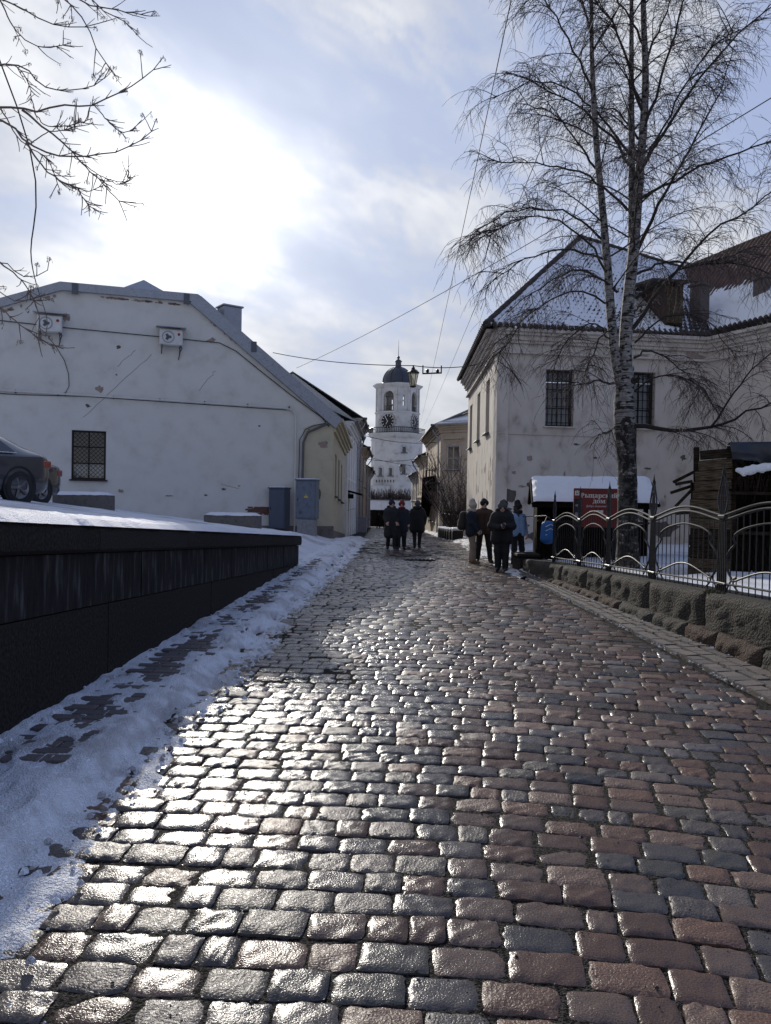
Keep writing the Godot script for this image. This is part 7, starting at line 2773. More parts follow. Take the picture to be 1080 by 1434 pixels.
func sign_board() -> void:
	var t := thing("red_sign", "dark red board reading Рыцарский дом on posts before the hut", "sign", Vector3(4.6, 0.35, -18.4), deg_to_rad(-3.0))
	for s in [-0.46, 0.46]:
		var mb := MB.new()
		mb.cbox(Transform3D(Basis(), Vector3(s, 0.4, -0.04)), Vector3(0.06, 1.0, 0.06), 0.008)
		obj("post", mb, M.iron, t)
	var mb := MB.new()
	mb.cbox(Transform3D(Basis(), Vector3(0, 1.24, 0)), Vector3(1.04, 0.92, 0.05), 0.008)
	obj("board", mb, M.sign_red, t)
	mb = MB.new()
	mb.cbox(Transform3D(Basis(), Vector3(-0.42, 1.12, 0.03)), Vector3(0.19, 0.66, 0.014), 0.004)
	var pic := obj("picture_strip", mb, M.black, t)
	mb = MB.new()
	mb.panel(Transform3D(Basis(), Vector3(-0.42, 1.28, 0.041)), PackedVector2Array([Vector2(-0.07, 0.0), Vector2(0.0, -0.02), Vector2(0.07, 0.01), Vector2(0.03, 0.04), Vector2(-0.05, 0.035)]), [], 0.002)
	obj("pale_mark", mb, M.cabinet_grey, pic)
	mb = MB.new()
	mb.panel(Transform3D(Basis(), Vector3(-0.45, 1.0, 0.041)), arch(0, 0, 0.07, 0.13, 8), [], 0.002)
	obj("pale_mark", mb, M.cabinet_grey, pic)
	# crest at the upper left
	for k in 3:
		mb = MB.new()
		mb.cbox(Transform3D(Basis(), Vector3(-0.48 + 0.038 * k, 1.6 + (0.012 if k == 1 else 0.0), 0.03)), Vector3(0.028, 0.07, 0.012), 0.003)
		obj("crest", mb, M.sign_white, t)
	mb = MB.new()
	mb.cbox(Transform3D(Basis(), Vector3(-0.442, 1.545, 0.03)), Vector3(0.11, 0.028, 0.012), 0.003)
	obj("crest", mb, M.sign_white, t)
	var lines := [["Рыцарский", 0.142, Vector3(0.07, 1.53, 0.03), true], ["дом", 0.142, Vector3(0.07, 1.4, 0.03), true], ["Добро пожаловать", 0.06, Vector3(0.06, 1.28, 0.03), false]]
	for l in lines:
		var tm := TextMesh.new()
		var fnt := SystemFont.new()
		fnt.font_names = PackedStringArray(["Droid Serif"])
		fnt.font_weight = 700 if l[3] else 400

		tm.font = fnt
		tm.text = l[0]
		tm.font_size = 16
		tm.pixel_size = l[1] / 16.0
		tm.depth = 0.012
		put("lettering", tm, M.sign_white, t, Transform3D(Basis(), l[2]))
	# pointing hand in white
	mb = MB.new()
	mb.panel(Transform3D(Basis(), Vector3(0.02, 1.15, 0.034)), PackedVector2Array([Vector2(-0.17, -0.015), Vector2(-0.17, 0.02), Vector2(0.0, 0.03), Vector2(0.03, 0.045), Vector2(0.06, 0.03), Vector2(0.15, 0.04), Vector2(0.15, -0.03), Vector2(0.09, -0.03), Vector2(0.04, -0.015)]), [], 0.008)
	obj("pointer", mb, M.sign_white, t)


# ---------------------------------------------------------------- rough wooden hut with a tarpaulin roof
func plank_hut() -> void:
	var t := thing("plank_hut", "weathered plank hut with a dark tarpaulin roof at the right edge", "hut", Vector3(5.25, 0.5, -14.1), deg_to_rad(-21.5))
	# plank wall towards the viewer
	var y := -0.1
	var k := 0
	while y < 2.05:
		var h := rnd(0.15, 0.2)
		var f := clampf((y - 1.2) / 0.9, 0, 1)
		var x0 := -0.02 + 0.16 * f + rnd(-0.015, 0.015)
		var x1 := 0.66 + rnd(-0.012, 0.012)
		var mb := MB.new()
		mb.cbox(Transform3D(Basis(Vector3.BACK, rnd(-0.012, 0.012) + (0.09 if y > 1.45 else 0.0)), Vector3((x0 + x1) / 2, y + h / 2, rnd(-0.01, 0.012) + (0.05 if y > 1.45 else 0.0))), Vector3(x1 - x0, h - 0.012, 0.045), 0.008)
		obj("plank", mb, M.plank if rng.randf() < 0.65 else M.plank_dark, t)
		y += h
		k += 1
	# left side, receding
	y = -0.1
	while y < 1.6:
		var h := rnd(0.16, 0.21)
		var mb := MB.new()
		mb.cbox(Transform3D(Basis(), Vector3(0.0 + rnd(-0.01, 0.01), y + h / 2, -1.0)), Vector3(0.045, h - 0.012, 1.9), 0.008)
		obj("plank", mb, M.plank_dark, t)
		y += h
	for q in [[0.03, 2.25], [0.64, 2.05]]:
		var mb := MB.new()
		mb.cbox(Transform3D(Basis(Vector3.BACK, 0.02), Vector3(q[0] + 0.05, q[1] / 2, -0.06)), Vector3(0.1, q[1], 0.1), 0.012)
		obj("post", mb, M.plank_dark, t)
	# broken rafters sticking out
	for q in [[1.72, 0.5, 0.45], [1.5, 0.35, 0.5], [1.32, 0.85, 0.42], [1.6, 0.2, 0.3], [1.05, 0.1, 0.25]]:
		var mb := MB.new()
		mb.cbox(Transform3D(Basis(Vector3.UP, rnd(-0.3, 0.3)) * Basis(Vector3.BACK, q[1]), Vector3(-0.14, q[0], rnd(-0.3, 0.05))), Vector3(q[2], 0.055, 0.07), 0.01)
		obj("rafter_stub", mb, M.plank_dark, t)
	# tarpaulin thrown over the roof, hanging down in folds at the front
	var pts := PackedVector3Array()
	var nx := 40
	var ny := 26
	for j in ny:
		var g := float(j) / (ny - 1)
		for i in nx:
			var f := float(i) / (nx - 1)
			var x := 0.6 + 3.2 * f
			var fold := 0.06 * sin(f * 26.0 + 2.0 * nz.get_noise_2d(f * 90.0, g * 30.0)) + 0.05 * nz.get_noise_2d(f * 160.0, g * 120.0)
			var p: Vector3
			if g < 0.6:
				var s := g / 0.6
				p = Vector3(x, 2.42 - 0.1 * s + 0.02 * fold, -2.0 + 2.1 * s)
			else:
				var s := (g - 0.6) / 0.4
				p = Vector3(x + 0.05 * s, 2.32 - (0.42 + 0.35 * nz.get_noise_2d(f * 60.0, 9.0) + 0.22 * sin(f * 5.0)) * s, 0.1 + 0.07 * sin(s * PI) + fold * (0.3 + s))
			pts.append(p)
	var tarp := MB.new()
	tarp.sheet(pts, PackedColorArray(), nx, ny)
	obj("tarpaulin", tarp, M.tarp, t)
	# snow caught on the sagging front
	var lumps := []
	for i in 14:
		var f := i / 13.0
		lumps.append([Vector3(0.74 + 0.62 * f, 1.8 + 0.1 * f + rnd(-0.03, 0.03), 0.2), Vector3(0.79 + 0.62 * f, 1.77 + 0.12 * f + rnd(-0.03, 0.03), 0.23), rnd(0.03, 0.07), rnd(0.03, 0.06)])
	obj("snow_patch", sdf(lumps, 0.02, 0.03), M.snow_plain, t)
	var mb := MB.new()
	mb.cbox(Transform3D(Basis(), Vector3(0.35, 0.95, -0.09)), Vector3(0.6, 2.1, 0.03), 0.005)
	obj("wall_backing", mb, M.plank_dark, t)
	# dark stall inside: back wall, shelf, counter, goods
	mb = MB.new()
	mb.cbox(Transform3D(Basis(), Vector3(2.2, 1.1, -2.05)), Vector3(3.2, 2.6, 0.06), 0.01)
	obj("back_wall", mb, M.plank_black, t)
	for yy in [0.72, 1.42]:
		mb = MB.new()
		mb.cbox(Transform3D(Basis(), Vector3(2.2, yy, -0.02)), Vector3(3.1, 0.05, 0.5), 0.01)
		obj("shelf", mb, M.plank_dark, t)
	for i in 9:
		mb = MB.new()
		mb.cbox(Transform3D(Basis(), Vector3(0.85 + 0.32 * i, 0.3, 0.02)), Vector3(0.3, 0.8, 0.03), 0.006)
		obj("counter_board", mb, M.plank_black, t)
	# straw fringe hanging under the tarpaulin
	mb = MB.new()
	for i in 260:
		var p := Vector3(rnd(0.75, 3.4), rnd(1.62, 1.85), rnd(0.0, 0.22))
		mb.tube(shoot(p, Vector3(rnd(-0.3, 0.3), -1, rnd(-0.1, 0.3)), rnd(0.15, 0.4), 0.2, 0.1, 3), [0.007, 0.007, 0.006, 0.005], 3, false)
	obj("straw_fringe", mb, M.plank_dark, t)
	mb = MB.new()
	mb.cbox(Transform3D(Basis(), Vector3(1.35, 0.95, 0.05)), Vector3(0.12, 0.36, 0.1), 0.02)
	obj("goods", mb, mat(lin(0.28, 0.1, 0.03), 0.7, {"tri": false}), t)


# dark stone that ends the wall, by the standing group
func end_stone() -> void:
	var t := thing("end_stone", "black granite stone ending the low wall beside the standing group", "stone", Vector3(3.05, 0.0, -18.95))
	var mb := MB.new()
	mb.cbox(Transform3D(Basis(Vector3.UP, 0.06), Vector3(0.0, 0.17, 0)), Vector3(0.5, 0.42, 0.7), 0.05)
	obj("block", mb, M.granite_dark_b, t)
	mb = MB.new()
	mb.cbox(Transform3D(Basis(Vector3.UP, 0.06), Vector3(0.0, 0.42, 0)), Vector3(0.56, 0.09, 0.76), 0.03)
	obj("cap", mb, M.granite_dark_b, t)


# ---------------------------------------------------------------- parked cars on the terrace
func car(at: Vector3, turn: float, paint: Material, label: String) -> void:
	var t := thing("parked_car", label, "car", at, turn, "cars parked on the terrace")
	# stations from tail (x = 0) to nose, y up, z half width; front points along +x
	var st := [
		[0.0, 0.32, 0.72, 0.74, 0.62, 0.55], [0.08, 0.26, 0.9, 0.95, 0.78, 0.62], [0.3, 0.22, 0.98, 1.04, 0.86, 0.64], [0.62, 0.2, 0.97, 1.14, 0.885, 0.6],
		[1.05, 0.2, 0.96, 1.32, 0.9, 0.56], [1.55, 0.2, 0.95, 1.43, 0.9, 0.55], [2.1, 0.2, 0.93, 1.46, 0.9, 0.56], [2.6, 0.2, 0.92, 1.4, 0.9, 0.58],
		[3.05, 0.2, 0.92, 1.2, 0.89, 0.62], [3.4, 0.2, 0.9, 0.98, 0.88, 0.68], [3.9, 0.21, 0.82, 0.86, 0.84, 0.66], [4.25, 0.25, 0.7, 0.73, 0.74, 0.6], [4.4, 0.33, 0.6, 0.62, 0.6, 0.5]]
	var rings := []
	for s in st:
		var r := []
		var hw: float = s[4]
		var rw: float = s[5]
		var belt: float = s[2]
		var top: float = s[3]
		for q in [[hw * 0.86, s[1]], [hw * 0.97, s[1] + 0.1], [hw, lerpf(s[1], belt, 0.5)], [hw * 0.985, belt - 0.05], [hw * 0.95, belt], [lerpf(hw * 0.95, rw, 0.55), lerpf(belt, top, 0.6)], [rw, top - 0.05 * (top - belt)], [rw * 0.8, top], [0.0, top + 0.02]]:
			r.append(Vector3(s[0], q[1], q[0]))
		for k in range(7, -1, -1):
			r.append(Vector3(r[k].x, r[k].y, -r[k].z))
		rings.append(r)
	# resample along the length for a smooth shell
	var mb := MB.new()
	var m: int = rings[0].size()
	var lines := []
	for k in m:
		var l := []
		for r in rings:
			l.append(r[k])
		lines.append(bend(l, 40))
	var base := 0
	for j in 41:
		for k in m:
			var p: Vector3 = lines[k][j]
			var du: Vector3 = lines[k][mini(j + 1, 40)] - lines[k][maxi(j - 1, 0)]
			var dv: Vector3 = lines[mini(k + 1, m - 1)][j] - lines[maxi(k - 1, 0)][j]
			var nn := du.cross(dv).normalized()
			if nn.dot(p - Vector3(p.x, 0.7, 0)) < 0:
				nn = -nn
			mb.v.append(p); mb.n.append(nn); mb.c.append(Color(1, 1, 1)); mb.uv.append(Vector2.ZERO)
	for j in 40:
		for k in m - 1:
			var a := j * m + k
			var tri_n := (mb.v[a + 1] - mb.v[a]).cross(mb.v[a + m] - mb.v[a])
			var out := mb.n[a]
			if tri_n.dot(out) > 0:
				mb.ix.append_array(PackedInt32Array([a, a + m, a + 1, a + 1, a + m, a + m + 1]))
			else:
				mb.ix.append_array(PackedInt32Array([a, a + 1, a + m, a + 1, a + m + 1, a + m]))
	for e in [0, 40]:
		for k in range(1, m - 1):
			mb.tri(lines[0][e], lines[k][e], lines[k + 1][e], Vector3(-1 if e == 0 else 1, 0, 0))
	obj("body", mb, paint, t)
	# side windows just proud of the shell, with bright trims
	for s in [-1.0, 1.0]:
		for w in [[[0.98, 0.99], [1.42, 0.985], [1.42, 1.33], [1.28, 1.25]], [[1.48, 0.985], [2.22, 0.975], [2.2, 1.38], [1.48, 1.345]], [[2.3, 0.975], [3.12, 0.96], [2.68, 1.3], [2.3, 1.37]]]:
			mb = MB.new()
			var q := []
			for c in w:
				var f: float = (c[1] - 0.95) / 0.46
				q.append(Vector3(c[0], c[1], s * (lerpf(0.868, 0.575, f) + 0.028)))
			mb.quad(q[0], q[1], q[2], q[3], Vector3(0, 0.3, s))
			var win := obj("side_window", mb, M.car_glass, t)
			var tr := MB.new()
			tr.tube([q[0], q[1]], [0.011, 0.011], 4)
			obj("window_trim", tr, M.chrome, win)
		for hx in [1.5, 2.4]:
			mb = MB.new()
			mb.cbox(Transform3D(Basis(), Vector3(hx, 0.86, s * 0.9)), Vector3(0.17, 0.03, 0.03), 0.008)
			obj("door_handle", mb, M.chrome, t)
		mb = MB.new()
		mb.cbox(Transform3D(Basis(Vector3.UP, s * -0.35), Vector3(0.16, 0.8, s * 0.775)), Vector3(0.34, 0.17, 0.08), 0.03)
		obj("tail_light", mb, M.red_lens, t)
		for wx in [0.92, 3.55]:
			mb = MB.new()
			var rot := Basis(Vector3.RIGHT, PI / 2 * s)
			mb.lathe(Transform3D(rot, Vector3(wx, 0.33, s * 0.7)), [Vector2(0.2, 0.0), Vector2(0.31, 0.0), Vector2(0.335, 0.03), Vector2(0.335, 0.17), Vector2(0.31, 0.205), Vector2(0.22, 0.205)], 26)
			var wh := obj("wheel", mb, M.tyre, t)
			mb = MB.new()
			mb.lathe(Transform3D(rot, Vector3(wx, 0.33, s * 0.7)), [Vector2(0.22, 0.2), Vector2(0.2, 0.16), Vector2(0.06, 0.15), Vector2(0.05, 0.19), Vector2(0.001, 0.195)], 20)
			obj("rim", mb, M.rim, wh)
			for k in 5:
				mb = MB.new()
				mb.cbox(Transform3D(rot, Vector3(wx, 0.33, s * 0.7)) * Transform3D(Basis(Vector3.UP, TAU * k / 5.0), Vector3.ZERO) * Transform3D(Basis(), Vector3(0.125, 0.18, 0)), Vector3(0.17, 0.025, 0.05), 0.006)
				obj("spoke", mb, M.rim, wh)
			mb = MB.new()
			mb.lathe(Transform3D(rot, Vector3(wx, 0.35, s * 0.72)), [Vector2(0.37, 0.155), Vector2(0.4, 0.175), Vector2(0.385, 0.19), Vector2(0.33, 0.16)], 26)
			obj("wheel_arch", mb, M.black, t)
	mb = MB.new()
	mb.cbox(Transform3D(Basis(), Vector3(-0.02, 0.52, 0)), Vector3(0.12, 0.16, 1.3), 0.04)
	obj("bumper", mb, paint, t)
	mb = MB.new()
	mb.quad(Vector3(0.42, 1.06, -0.52), Vector3(0.42, 1.06, 0.52), Vector3(1.18, 1.4, 0.46), Vector3(1.18, 1.4, -0.46), Vector3(-0.5, 1, 0))
	obj("rear_window", mb, M.car_glass, t)


func cars() -> void:
	# fronts point towards the viewer and a little left
	var a := Vector3(-7.85, 0, -15.87)
	a.y = terrace_y(a.x, a.z) - 0.06
	car(a, deg_to_rad(-110.0), M.car_paint, "dark grey parked car cut by the left edge of the picture")
	var b := Vector3(-9.75, 0, -20.6)
	b.y = terrace_y(b.x, b.z) - 0.06
	car(b, deg_to_rad(-106.0), M.car_paint_b, "darker parked car half hidden behind the grey one")


# ---------------------------------------------------------------- smooth bodies from tapered bones (surface nets)
func sdf(bones: Array, cell: float, k: float, into: MB = null) -> MB:
	var mb := into if into else MB.new()
	var lo := Vector3(1e5, 1e5, 1e5)
	var hi := -lo
	for b in bones:
		for e in 2:
			var r: float = b[2 + e]
			lo = lo.min(b[e] - Vector3(r, r, r)); hi = hi.max(b[e] + Vector3(r, r, r))
	lo -= Vector3.ONE * (cell * 2 + k * 0.3)
	hi += Vector3.ONE * (cell * 2 + k * 0.3)
	var n := Vector3i(((hi - lo) / cell).ceil()) + Vector3i.ONE
	var fld := PackedFloat32Array()
	fld.resize(n.x * n.y * n.z)
	fld.fill(1.0)
	for b in bones:
		var a: Vector3 = b[0]
		var ab: Vector3 = b[1] - a
		var r0: float = b[2]
		var r1: float = b[3]
		var L := maxf(ab.length_squared(), 1e-9)
		var m := maxf(r0, r1) + k + cell * 2
		var i0 := Vector3i(((a.min(b[1]) - Vector3.ONE * m - lo) / cell).floor()).clamp(Vector3i.ZERO, n - Vector3i.ONE)
		var i1 := Vector3i(((a.max(b[1]) + Vector3.ONE * m - lo) / cell).ceil()).clamp(Vector3i.ZERO, n - Vector3i.ONE)
		for z in range(i0.z, i1.z + 1):
			for y in range(i0.y, i1.y + 1):
				var row := (z * n.y + y) * n.x
				for x in range(i0.x, i1.x + 1):
					var pa := lo + Vector3(x, y, z) * cell - a
					var t := clampf(pa.dot(ab) / L, 0.0, 1.0)
					var d := (pa - ab * t).length() - lerpf(r0, r1, t)
					var o := fld[row + x]
					var h := maxf(k - absf(d - o), 0.0)
					fld[row + x] = minf(d, o) - h * h * 0.25 / k
	var ids := PackedInt32Array()
	ids.resize(fld.size())
	ids.fill(-1)
	var sx := 1
	var sy := n.x
	var sz := n.x * n.y
	var corner := [0, sx, sy, sx + sy, sz, sz + sx, sz + sy, sz + sx + sy]
	var edges := [[0, 1], [0, 2], [0, 4], [1, 3], [1, 5], [2, 3], [2, 6], [3, 7], [4, 5], [4, 6], [5, 7], [6, 7]]
	var start := mb.v.size()
	for z in n.z - 1:
		for y in n.y - 1:
			for x in n.x - 1:
				var at := z * sz + y * sy + x
				var inside := 0
				for c in 8:
					if fld[at + corner[c]] < 0.0:
						inside += 1
				if inside == 0 or inside == 8:
					continue
				var s := Vector3.ZERO
				var cnt := 0
				for e in edges:
					var d0 := fld[at + corner[e[0]]]
					var d1 := fld[at + corner[e[1]]]
					if (d0 < 0.0) != (d1 < 0.0):
						var t := d0 / (d0 - d1)
						var p0 := Vector3(e[0] & 1, (e[0] >> 1) & 1, (e[0] >> 2) & 1)
						var p1 := Vector3(e[1] & 1, (e[1] >> 1) & 1, (e[1] >> 2) & 1)
						s += p0.lerp(p1, t)
						cnt += 1
				ids[at] = mb.v.size()
				mb.v.append(lo + (Vector3(x, y, z) + s / cnt) * cell)
				var g := Vector3(fld[at + sx] - fld[at], fld[at + sy] - fld[at], fld[at + sz] - fld[at])
				mb.n.append(g); mb.c.append(mb.col); mb.uv.append(Vector2.ZERO)
	var acc := PackedVector3Array()
	acc.resize(mb.v.size() - start)
	for z in range(1, n.z - 1):
		for y in range(1, n.y - 1):
			for x in range(1, n.x - 1):
				var at := z * sz + y * sy + x
				var i0 := fld[at] < 0.0
				for ax in 3:
					var st: int = [sx, sy, sz][ax]
					var i1 := fld[at + st] < 0.0
					if i0 == i1:
						continue
					var u: int = [sy, sz, sx][ax]
					var w: int = [sz, sx, sy][ax]
					var q := [ids[at], ids[at - u], ids[at - u - w], ids[at - w]]
					if q[0] < 0 or q[1] < 0 or q[2] < 0 or q[3] < 0:
						continue
					if not i0:
						q = [q[0], q[3], q[2], q[1]]
					# q now runs so that its outer side is clockwise
					var nn := (mb.v[q[2]] - mb.v[q[0]]).cross(mb.v[q[3]] - mb.v[q[1]])
					mb.ix.append_array(PackedInt32Array([q[0], q[2], q[1], q[0], q[3], q[2]]))
					for e in 4:
						acc[q[e] - start] += nn
	for i in acc.size():
		mb.n[start + i] = acc[i].normalized()
	return mb


# a hand: palm, four fingers of unequal length with two bends, thumb from the side of the palm
func hand_bones(wrist: Vector3, dir: Vector3, palm: Vector3, side: float, curl: float) -> Array:
	var d := dir.normalized()
	var pn := (palm - d * palm.dot(d)).normalized()
	var w := d.cross(pn) * side
	var out := [[wrist, wrist + d * 0.08, 0.026, 0.028], [wrist + w * 0.018, wrist + d * 0.085 + w * 0.025, 0.022, 0.02], [wrist - w * 0.018, wrist + d * 0.082 - w * 0.025, 0.022, 0.019]]
	var ln := [0.068, 0.078, 0.072, 0.056]
	for f in 4:
		var b := wrist + d * 0.085 + w * (0.03 - 0.02 * f)
		var c1 := (d * cos(curl) + pn * sin(curl))
		var c2 := (d * cos(curl * 2.1) + pn * sin(curl * 2.1))
		var m: Vector3 = b + c1 * ln[f] * 0.5
		out.append([b - d * 0.02, m, 0.0105, 0.0095])
		out.append([m, m + c2 * ln[f] * 0.55, 0.0095, 0.0075])
	var tb := wrist + d * 0.025 + w * 0.032
	var tm: Vector3 = tb + (d * 0.6 + w * 0.7 + pn * 0.3).normalized() * 0.042
	out.append([tb, tm, 0.013, 0.0115])
	out.append([tm, tm + (d * 0.9 + w * 0.2 + pn * 0.5).normalized() * 0.032, 0.0115, 0.009])
	return out


# o: pose and clothes. Local axes: x to the figure's left as the viewer sees it (+x right in the picture when facing the viewer), +z is the way the figure faces
func person(label: String, at: Vector3, turn: float, height: float, o: Dictionary) -> Node3D:
	var t := thing("person", label, "person", at, turn, o.get("group", ""))
	var s := height / 1.74
	var cell: float = o.get("cell", 0.019)
	# joints
	var J := {
		"hip": Vector3(0, 0.92, 0), "waist": Vector3(0, 1.08, 0), "chest": Vector3(0, 1.3, 0.0), "neck": Vector3(0, 1.47, -0.01), "head": Vector3(0, 1.62, 0.02),
		"sh_l": Vector3(-0.17, 1.38, -0.01), "el_l": Vector3(-0.23, 1.14, -0.03), "wr_l": Vector3(-0.22, 0.9, 0.04),
		"sh_r": Vector3(0.17, 1.38, -0.01), "el_r": Vector3(0.23, 1.14, -0.03), "wr_r": Vector3(0.22, 0.9, 0.04),
		"hip_l": Vector3(-0.09, 0.9, 0), "kn_l": Vector3(-0.1, 0.5, 0.02), "an_l": Vector3(-0.11, 0.09, -0.01),
		"hip_r": Vector3(0.09, 0.9, 0), "kn_r": Vector3(0.1, 0.5, 0.02), "an_r": Vector3(0.11, 0.09, -0.01)}
	for k in o.get("pose", {}):
		J[k] = o.pose[k]
	for k in J:
		J[k] *= s
	var look: Basis = Basis(Vector3.UP, o.get("look", 0.0)) * Basis(Vector3.RIGHT, o.get("nod", 0.0))
	var h: Vector3 = J.head
	var hp := func(v: Vector3) -> Vector3: return h + look * (v * s)
	var hands := []
	for e in ["l", "r"]:
		var dir: Vector3 = o.get("hand_dir_" + e, (J["wr_" + e] - J["el_" + e]))
		hands.append([J["wr_" + e], dir, o.get("palm_" + e, Vector3(0.3 if e == "l" else -0.3, 0, -0.6)), 1.0 if e == "l" else -1.0])
	# the body itself: one surface, mostly under clothes
	var body := [
		[J.hip + Vector3(-0.06, 0, 0) * s, J.chest + Vector3(-0.07, 0, 0) * s, 0.105 * s, 0.105 * s], [J.hip + Vector3(0.06, 0, 0) * s, J.chest + Vector3(0.07, 0, 0) * s, 0.105 * s, 0.105 * s],
		[J.chest, J.neck, 0.1 * s, 0.055 * s], [J.neck, h + Vector3(0, -0.03, 0) * s, 0.056 * s, 0.055 * s],
		[J.sh_l, J.el_l, 0.05 * s, 0.042 * s], [J.el_l, J.wr_l, 0.042 * s, 0.03 * s], [J.sh_r, J.el_r, 0.05 * s, 0.042 * s], [J.el_r, J.wr_r, 0.042 * s, 0.03 * s],
		[J.hip_l, J.kn_l, 0.085 * s, 0.058 * s], [J.kn_l, J.an_l, 0.056 * s, 0.04 * s], [J.hip_r, J.kn_r, 0.085 * s, 0.058 * s], [J.kn_r, J.an_r, 0.056 * s, 0.04 * s]]
	var mb := sdf(body, cell, 0.05)
	if not o.get("far", false):
		# head with brow, nose, chin, ears
		sdf([
			[hp.call(Vector3(0, 0.025, -0.015)), hp.call(Vector3(0, 0.03, -0.03)), 0.092 * s, 0.088 * s], [hp.call(Vector3(0, -0.02, 0.02)), hp.call(Vector3(0, -0.075, 0.035)), 0.068 * s, 0.044 * s],
			[hp.call(Vector3(0, 0.02, 0.085)), hp.call(Vector3(0, -0.022, 0.103)), 0.008 * s, 0.014 * s], [hp.call(Vector3(-0.035, 0.03, 0.068)), hp.call(Vector3(0.035, 0.03, 0.068)), 0.02 * s, 0.02 * s],
			[hp.call(Vector3(-0.086, 0.01, -0.01)), hp.call(Vector3(-0.09, -0.02, -0.008)), 0.016 * s, 0.012 * s], [hp.call(Vector3(0.086, 0.01, -0.01)), hp.call(Vector3(0.09, -0.02, -0.008)), 0.016 * s, 0.012 * s],
			[hp.call(Vector3(0, -0.05, 0.0)), J.neck, 0.052 * s, 0.056 * s]], 0.0085, 0.03, mb)
		for hd in hands:
			if o.get("gloves", false):
				continue
			sdf(hand_bones(hd[0], hd[1], hd[2], hd[3], o.get("curl", 0.5)), 0.0065, 0.012, mb)
	else:
		sdf([[h + Vector3(0, 0.03, -0.01), h + Vector3(0, -0.05, 0.02), 0.095, 0.07]], cell, 0.03, mb)
	obj("body", mb, M.skin, t)
	if not o.get("far", false):
		for e in [-1.0, 1.0]:
			mb = MB.new()
			mb.lathe(Transform3D(look * Basis(Vector3.RIGHT, PI / 2), hp.call(Vector3(0.033 * e, 0.012, 0.082))), [Vector2(0.013, 0.0), Vector2(0.009, 0.006), Vector2(0.001, 0.008)], 8)
			obj("eye", mb, M.black, t)
		mb = MB.new()
		mb.cbox(Transform3D(look, hp.call(Vector3(0, -0.058, 0.082))), Vector3(0.045, 0.01, 0.012), 0.003)
		obj("mouth", mb, mat(lin(0.25, 0.09, 0.08), 0.6, {"tri": false}), t)
		if o.get("gloves", false):
			for hd in hands:
				obj("glove", sdf(hand_bones(hd[0], hd[1], hd[2], hd[3], 0.5), 0.007, 0.02), o.get("glove_mat", M.black), t)
	# trousers
	var q: float = o.get("leg", 1.0)
	obj("trousers", sdf([
		[J.hip_l + Vector3(0, 0.06, 0) * s, J.kn_l, 0.108 * s * q, 0.083 * s * q], [J.kn_l, J.an_l + Vector3(0, 0.03, 0) * s, 0.082 * s * q, 0.07 * s * q],
		[J.hip_r + Vector3(0, 0.06, 0) * s, J.kn_r, 0.108 * s * q, 0.083 * s * q], [J.kn_r, J.an_r + Vector3(0, 0.03, 0) * s, 0.082 * s * q, 0.07 * s * q],
		[J.hip + Vector3(-0.05, 0, 0) * s, J.hip + Vector3(0.05, 0, 0) * s, 0.12 * s, 0.12 * s]], cell, 0.04), o.trousers, t)
	# shoes
	for e in ["l", "r"]:
		var an: Vector3 = J["an_" + e]
		var toe: Vector3 = o.get("toe_" + e, Vector3(-0.03 if e == "l" else 0.03, 0, 0.17)) * s
		var heel: Vector3 = an + Vector3(0, -0.045 * s, -0.035 * s)
		obj("boot", sdf([[an + Vector3(0, 0.1, 0) * s * o.get("boot_h", 1.0), an, 0.058 * s, 0.055 * s], [heel, an + Vector3(0, -0.05, 0) * s + toe, 0.043 * s, 0.038 * s], [an + Vector3(0, -0.01, 0), an + Vector3(0, -0.045, 0) * s + toe * 0.8, 0.05 * s, 0.036 * s]], cell * 0.8, 0.03), o.boots, t)
	# coat: torso, skirt to coat_y, sleeves to the wrists
	var g: float = o.get("bulk", 1.0)
	var cy: float = o.get("coat_y", 0.78) * s
	var fl: float = o.get("flare", 0.02) * s
	var wx: float = 0.085 * s * g
	var coat := []
	for e in [-1.0, 1.0]:
		coat.append([J.waist + Vector3(e * wx * 0.85, 0, 0), J.chest + Vector3(e * wx * 1.05, 0.02 * s, 0), 0.145 * s * g, 0.148 * s * g])
		coat.append([J.waist + Vector3(e * wx * 0.85, 0, 0), Vector3(J.hip.x + e * (wx + fl), cy + 0.1 * s, J.hip.z), 0.145 * s * g, 0.13 * s * g + fl * 0.5])
	coat.append([J.chest + Vector3(0, 0.08, 0) * s, J.neck + Vector3(0, 0.01, 0) * s, 0.13 * s * g, 0.078 * s])
	for e in ["l", "r"]:
		coat.append([J.neck + Vector3(0, -0.02, 0) * s, J["sh_" + e] + Vector3(0, -0.01, 0), 0.075 * s, 0.08 * s * g])
		coat.append([J["sh_" + e], J["el_" + e], 0.088 * s * g, 0.07 * s * g])
		coat.append([J["el_" + e], J["wr_" + e], 0.07 * s * g, 0.056 * s * g])
	var cm := sdf(coat, cell, 0.045)
	# quilting and creases
	for i in cm.v.size():
		var p := cm.v[i]
		var cr := 0.008 * nz.get_noise_3d(p.x * 160.0, p.y * 110.0, p.z * 160.0)
		if o.get("quilt", 0.0) > 0.0:
			cr += o.quilt * (absf(sin(p.y * 26.0)) - 0.6)
		cm.v[i] = p + cm.n[i] * cr
	var co := obj("coat", cm, o.coat, t)
	if o.has("hem"):
		pipe("zip", co, [Vector3(0, cy, 0.17 * s * g) + J.hip * Vector3(1, 0, 1), J.waist + Vector3(0, 0, 0.158 * s * g), J.chest + Vector3(0, 0.02, 0.15 * s * g), J.neck + Vector3(0, 0, 0.09 * s)], 0.008, M.black, 5)
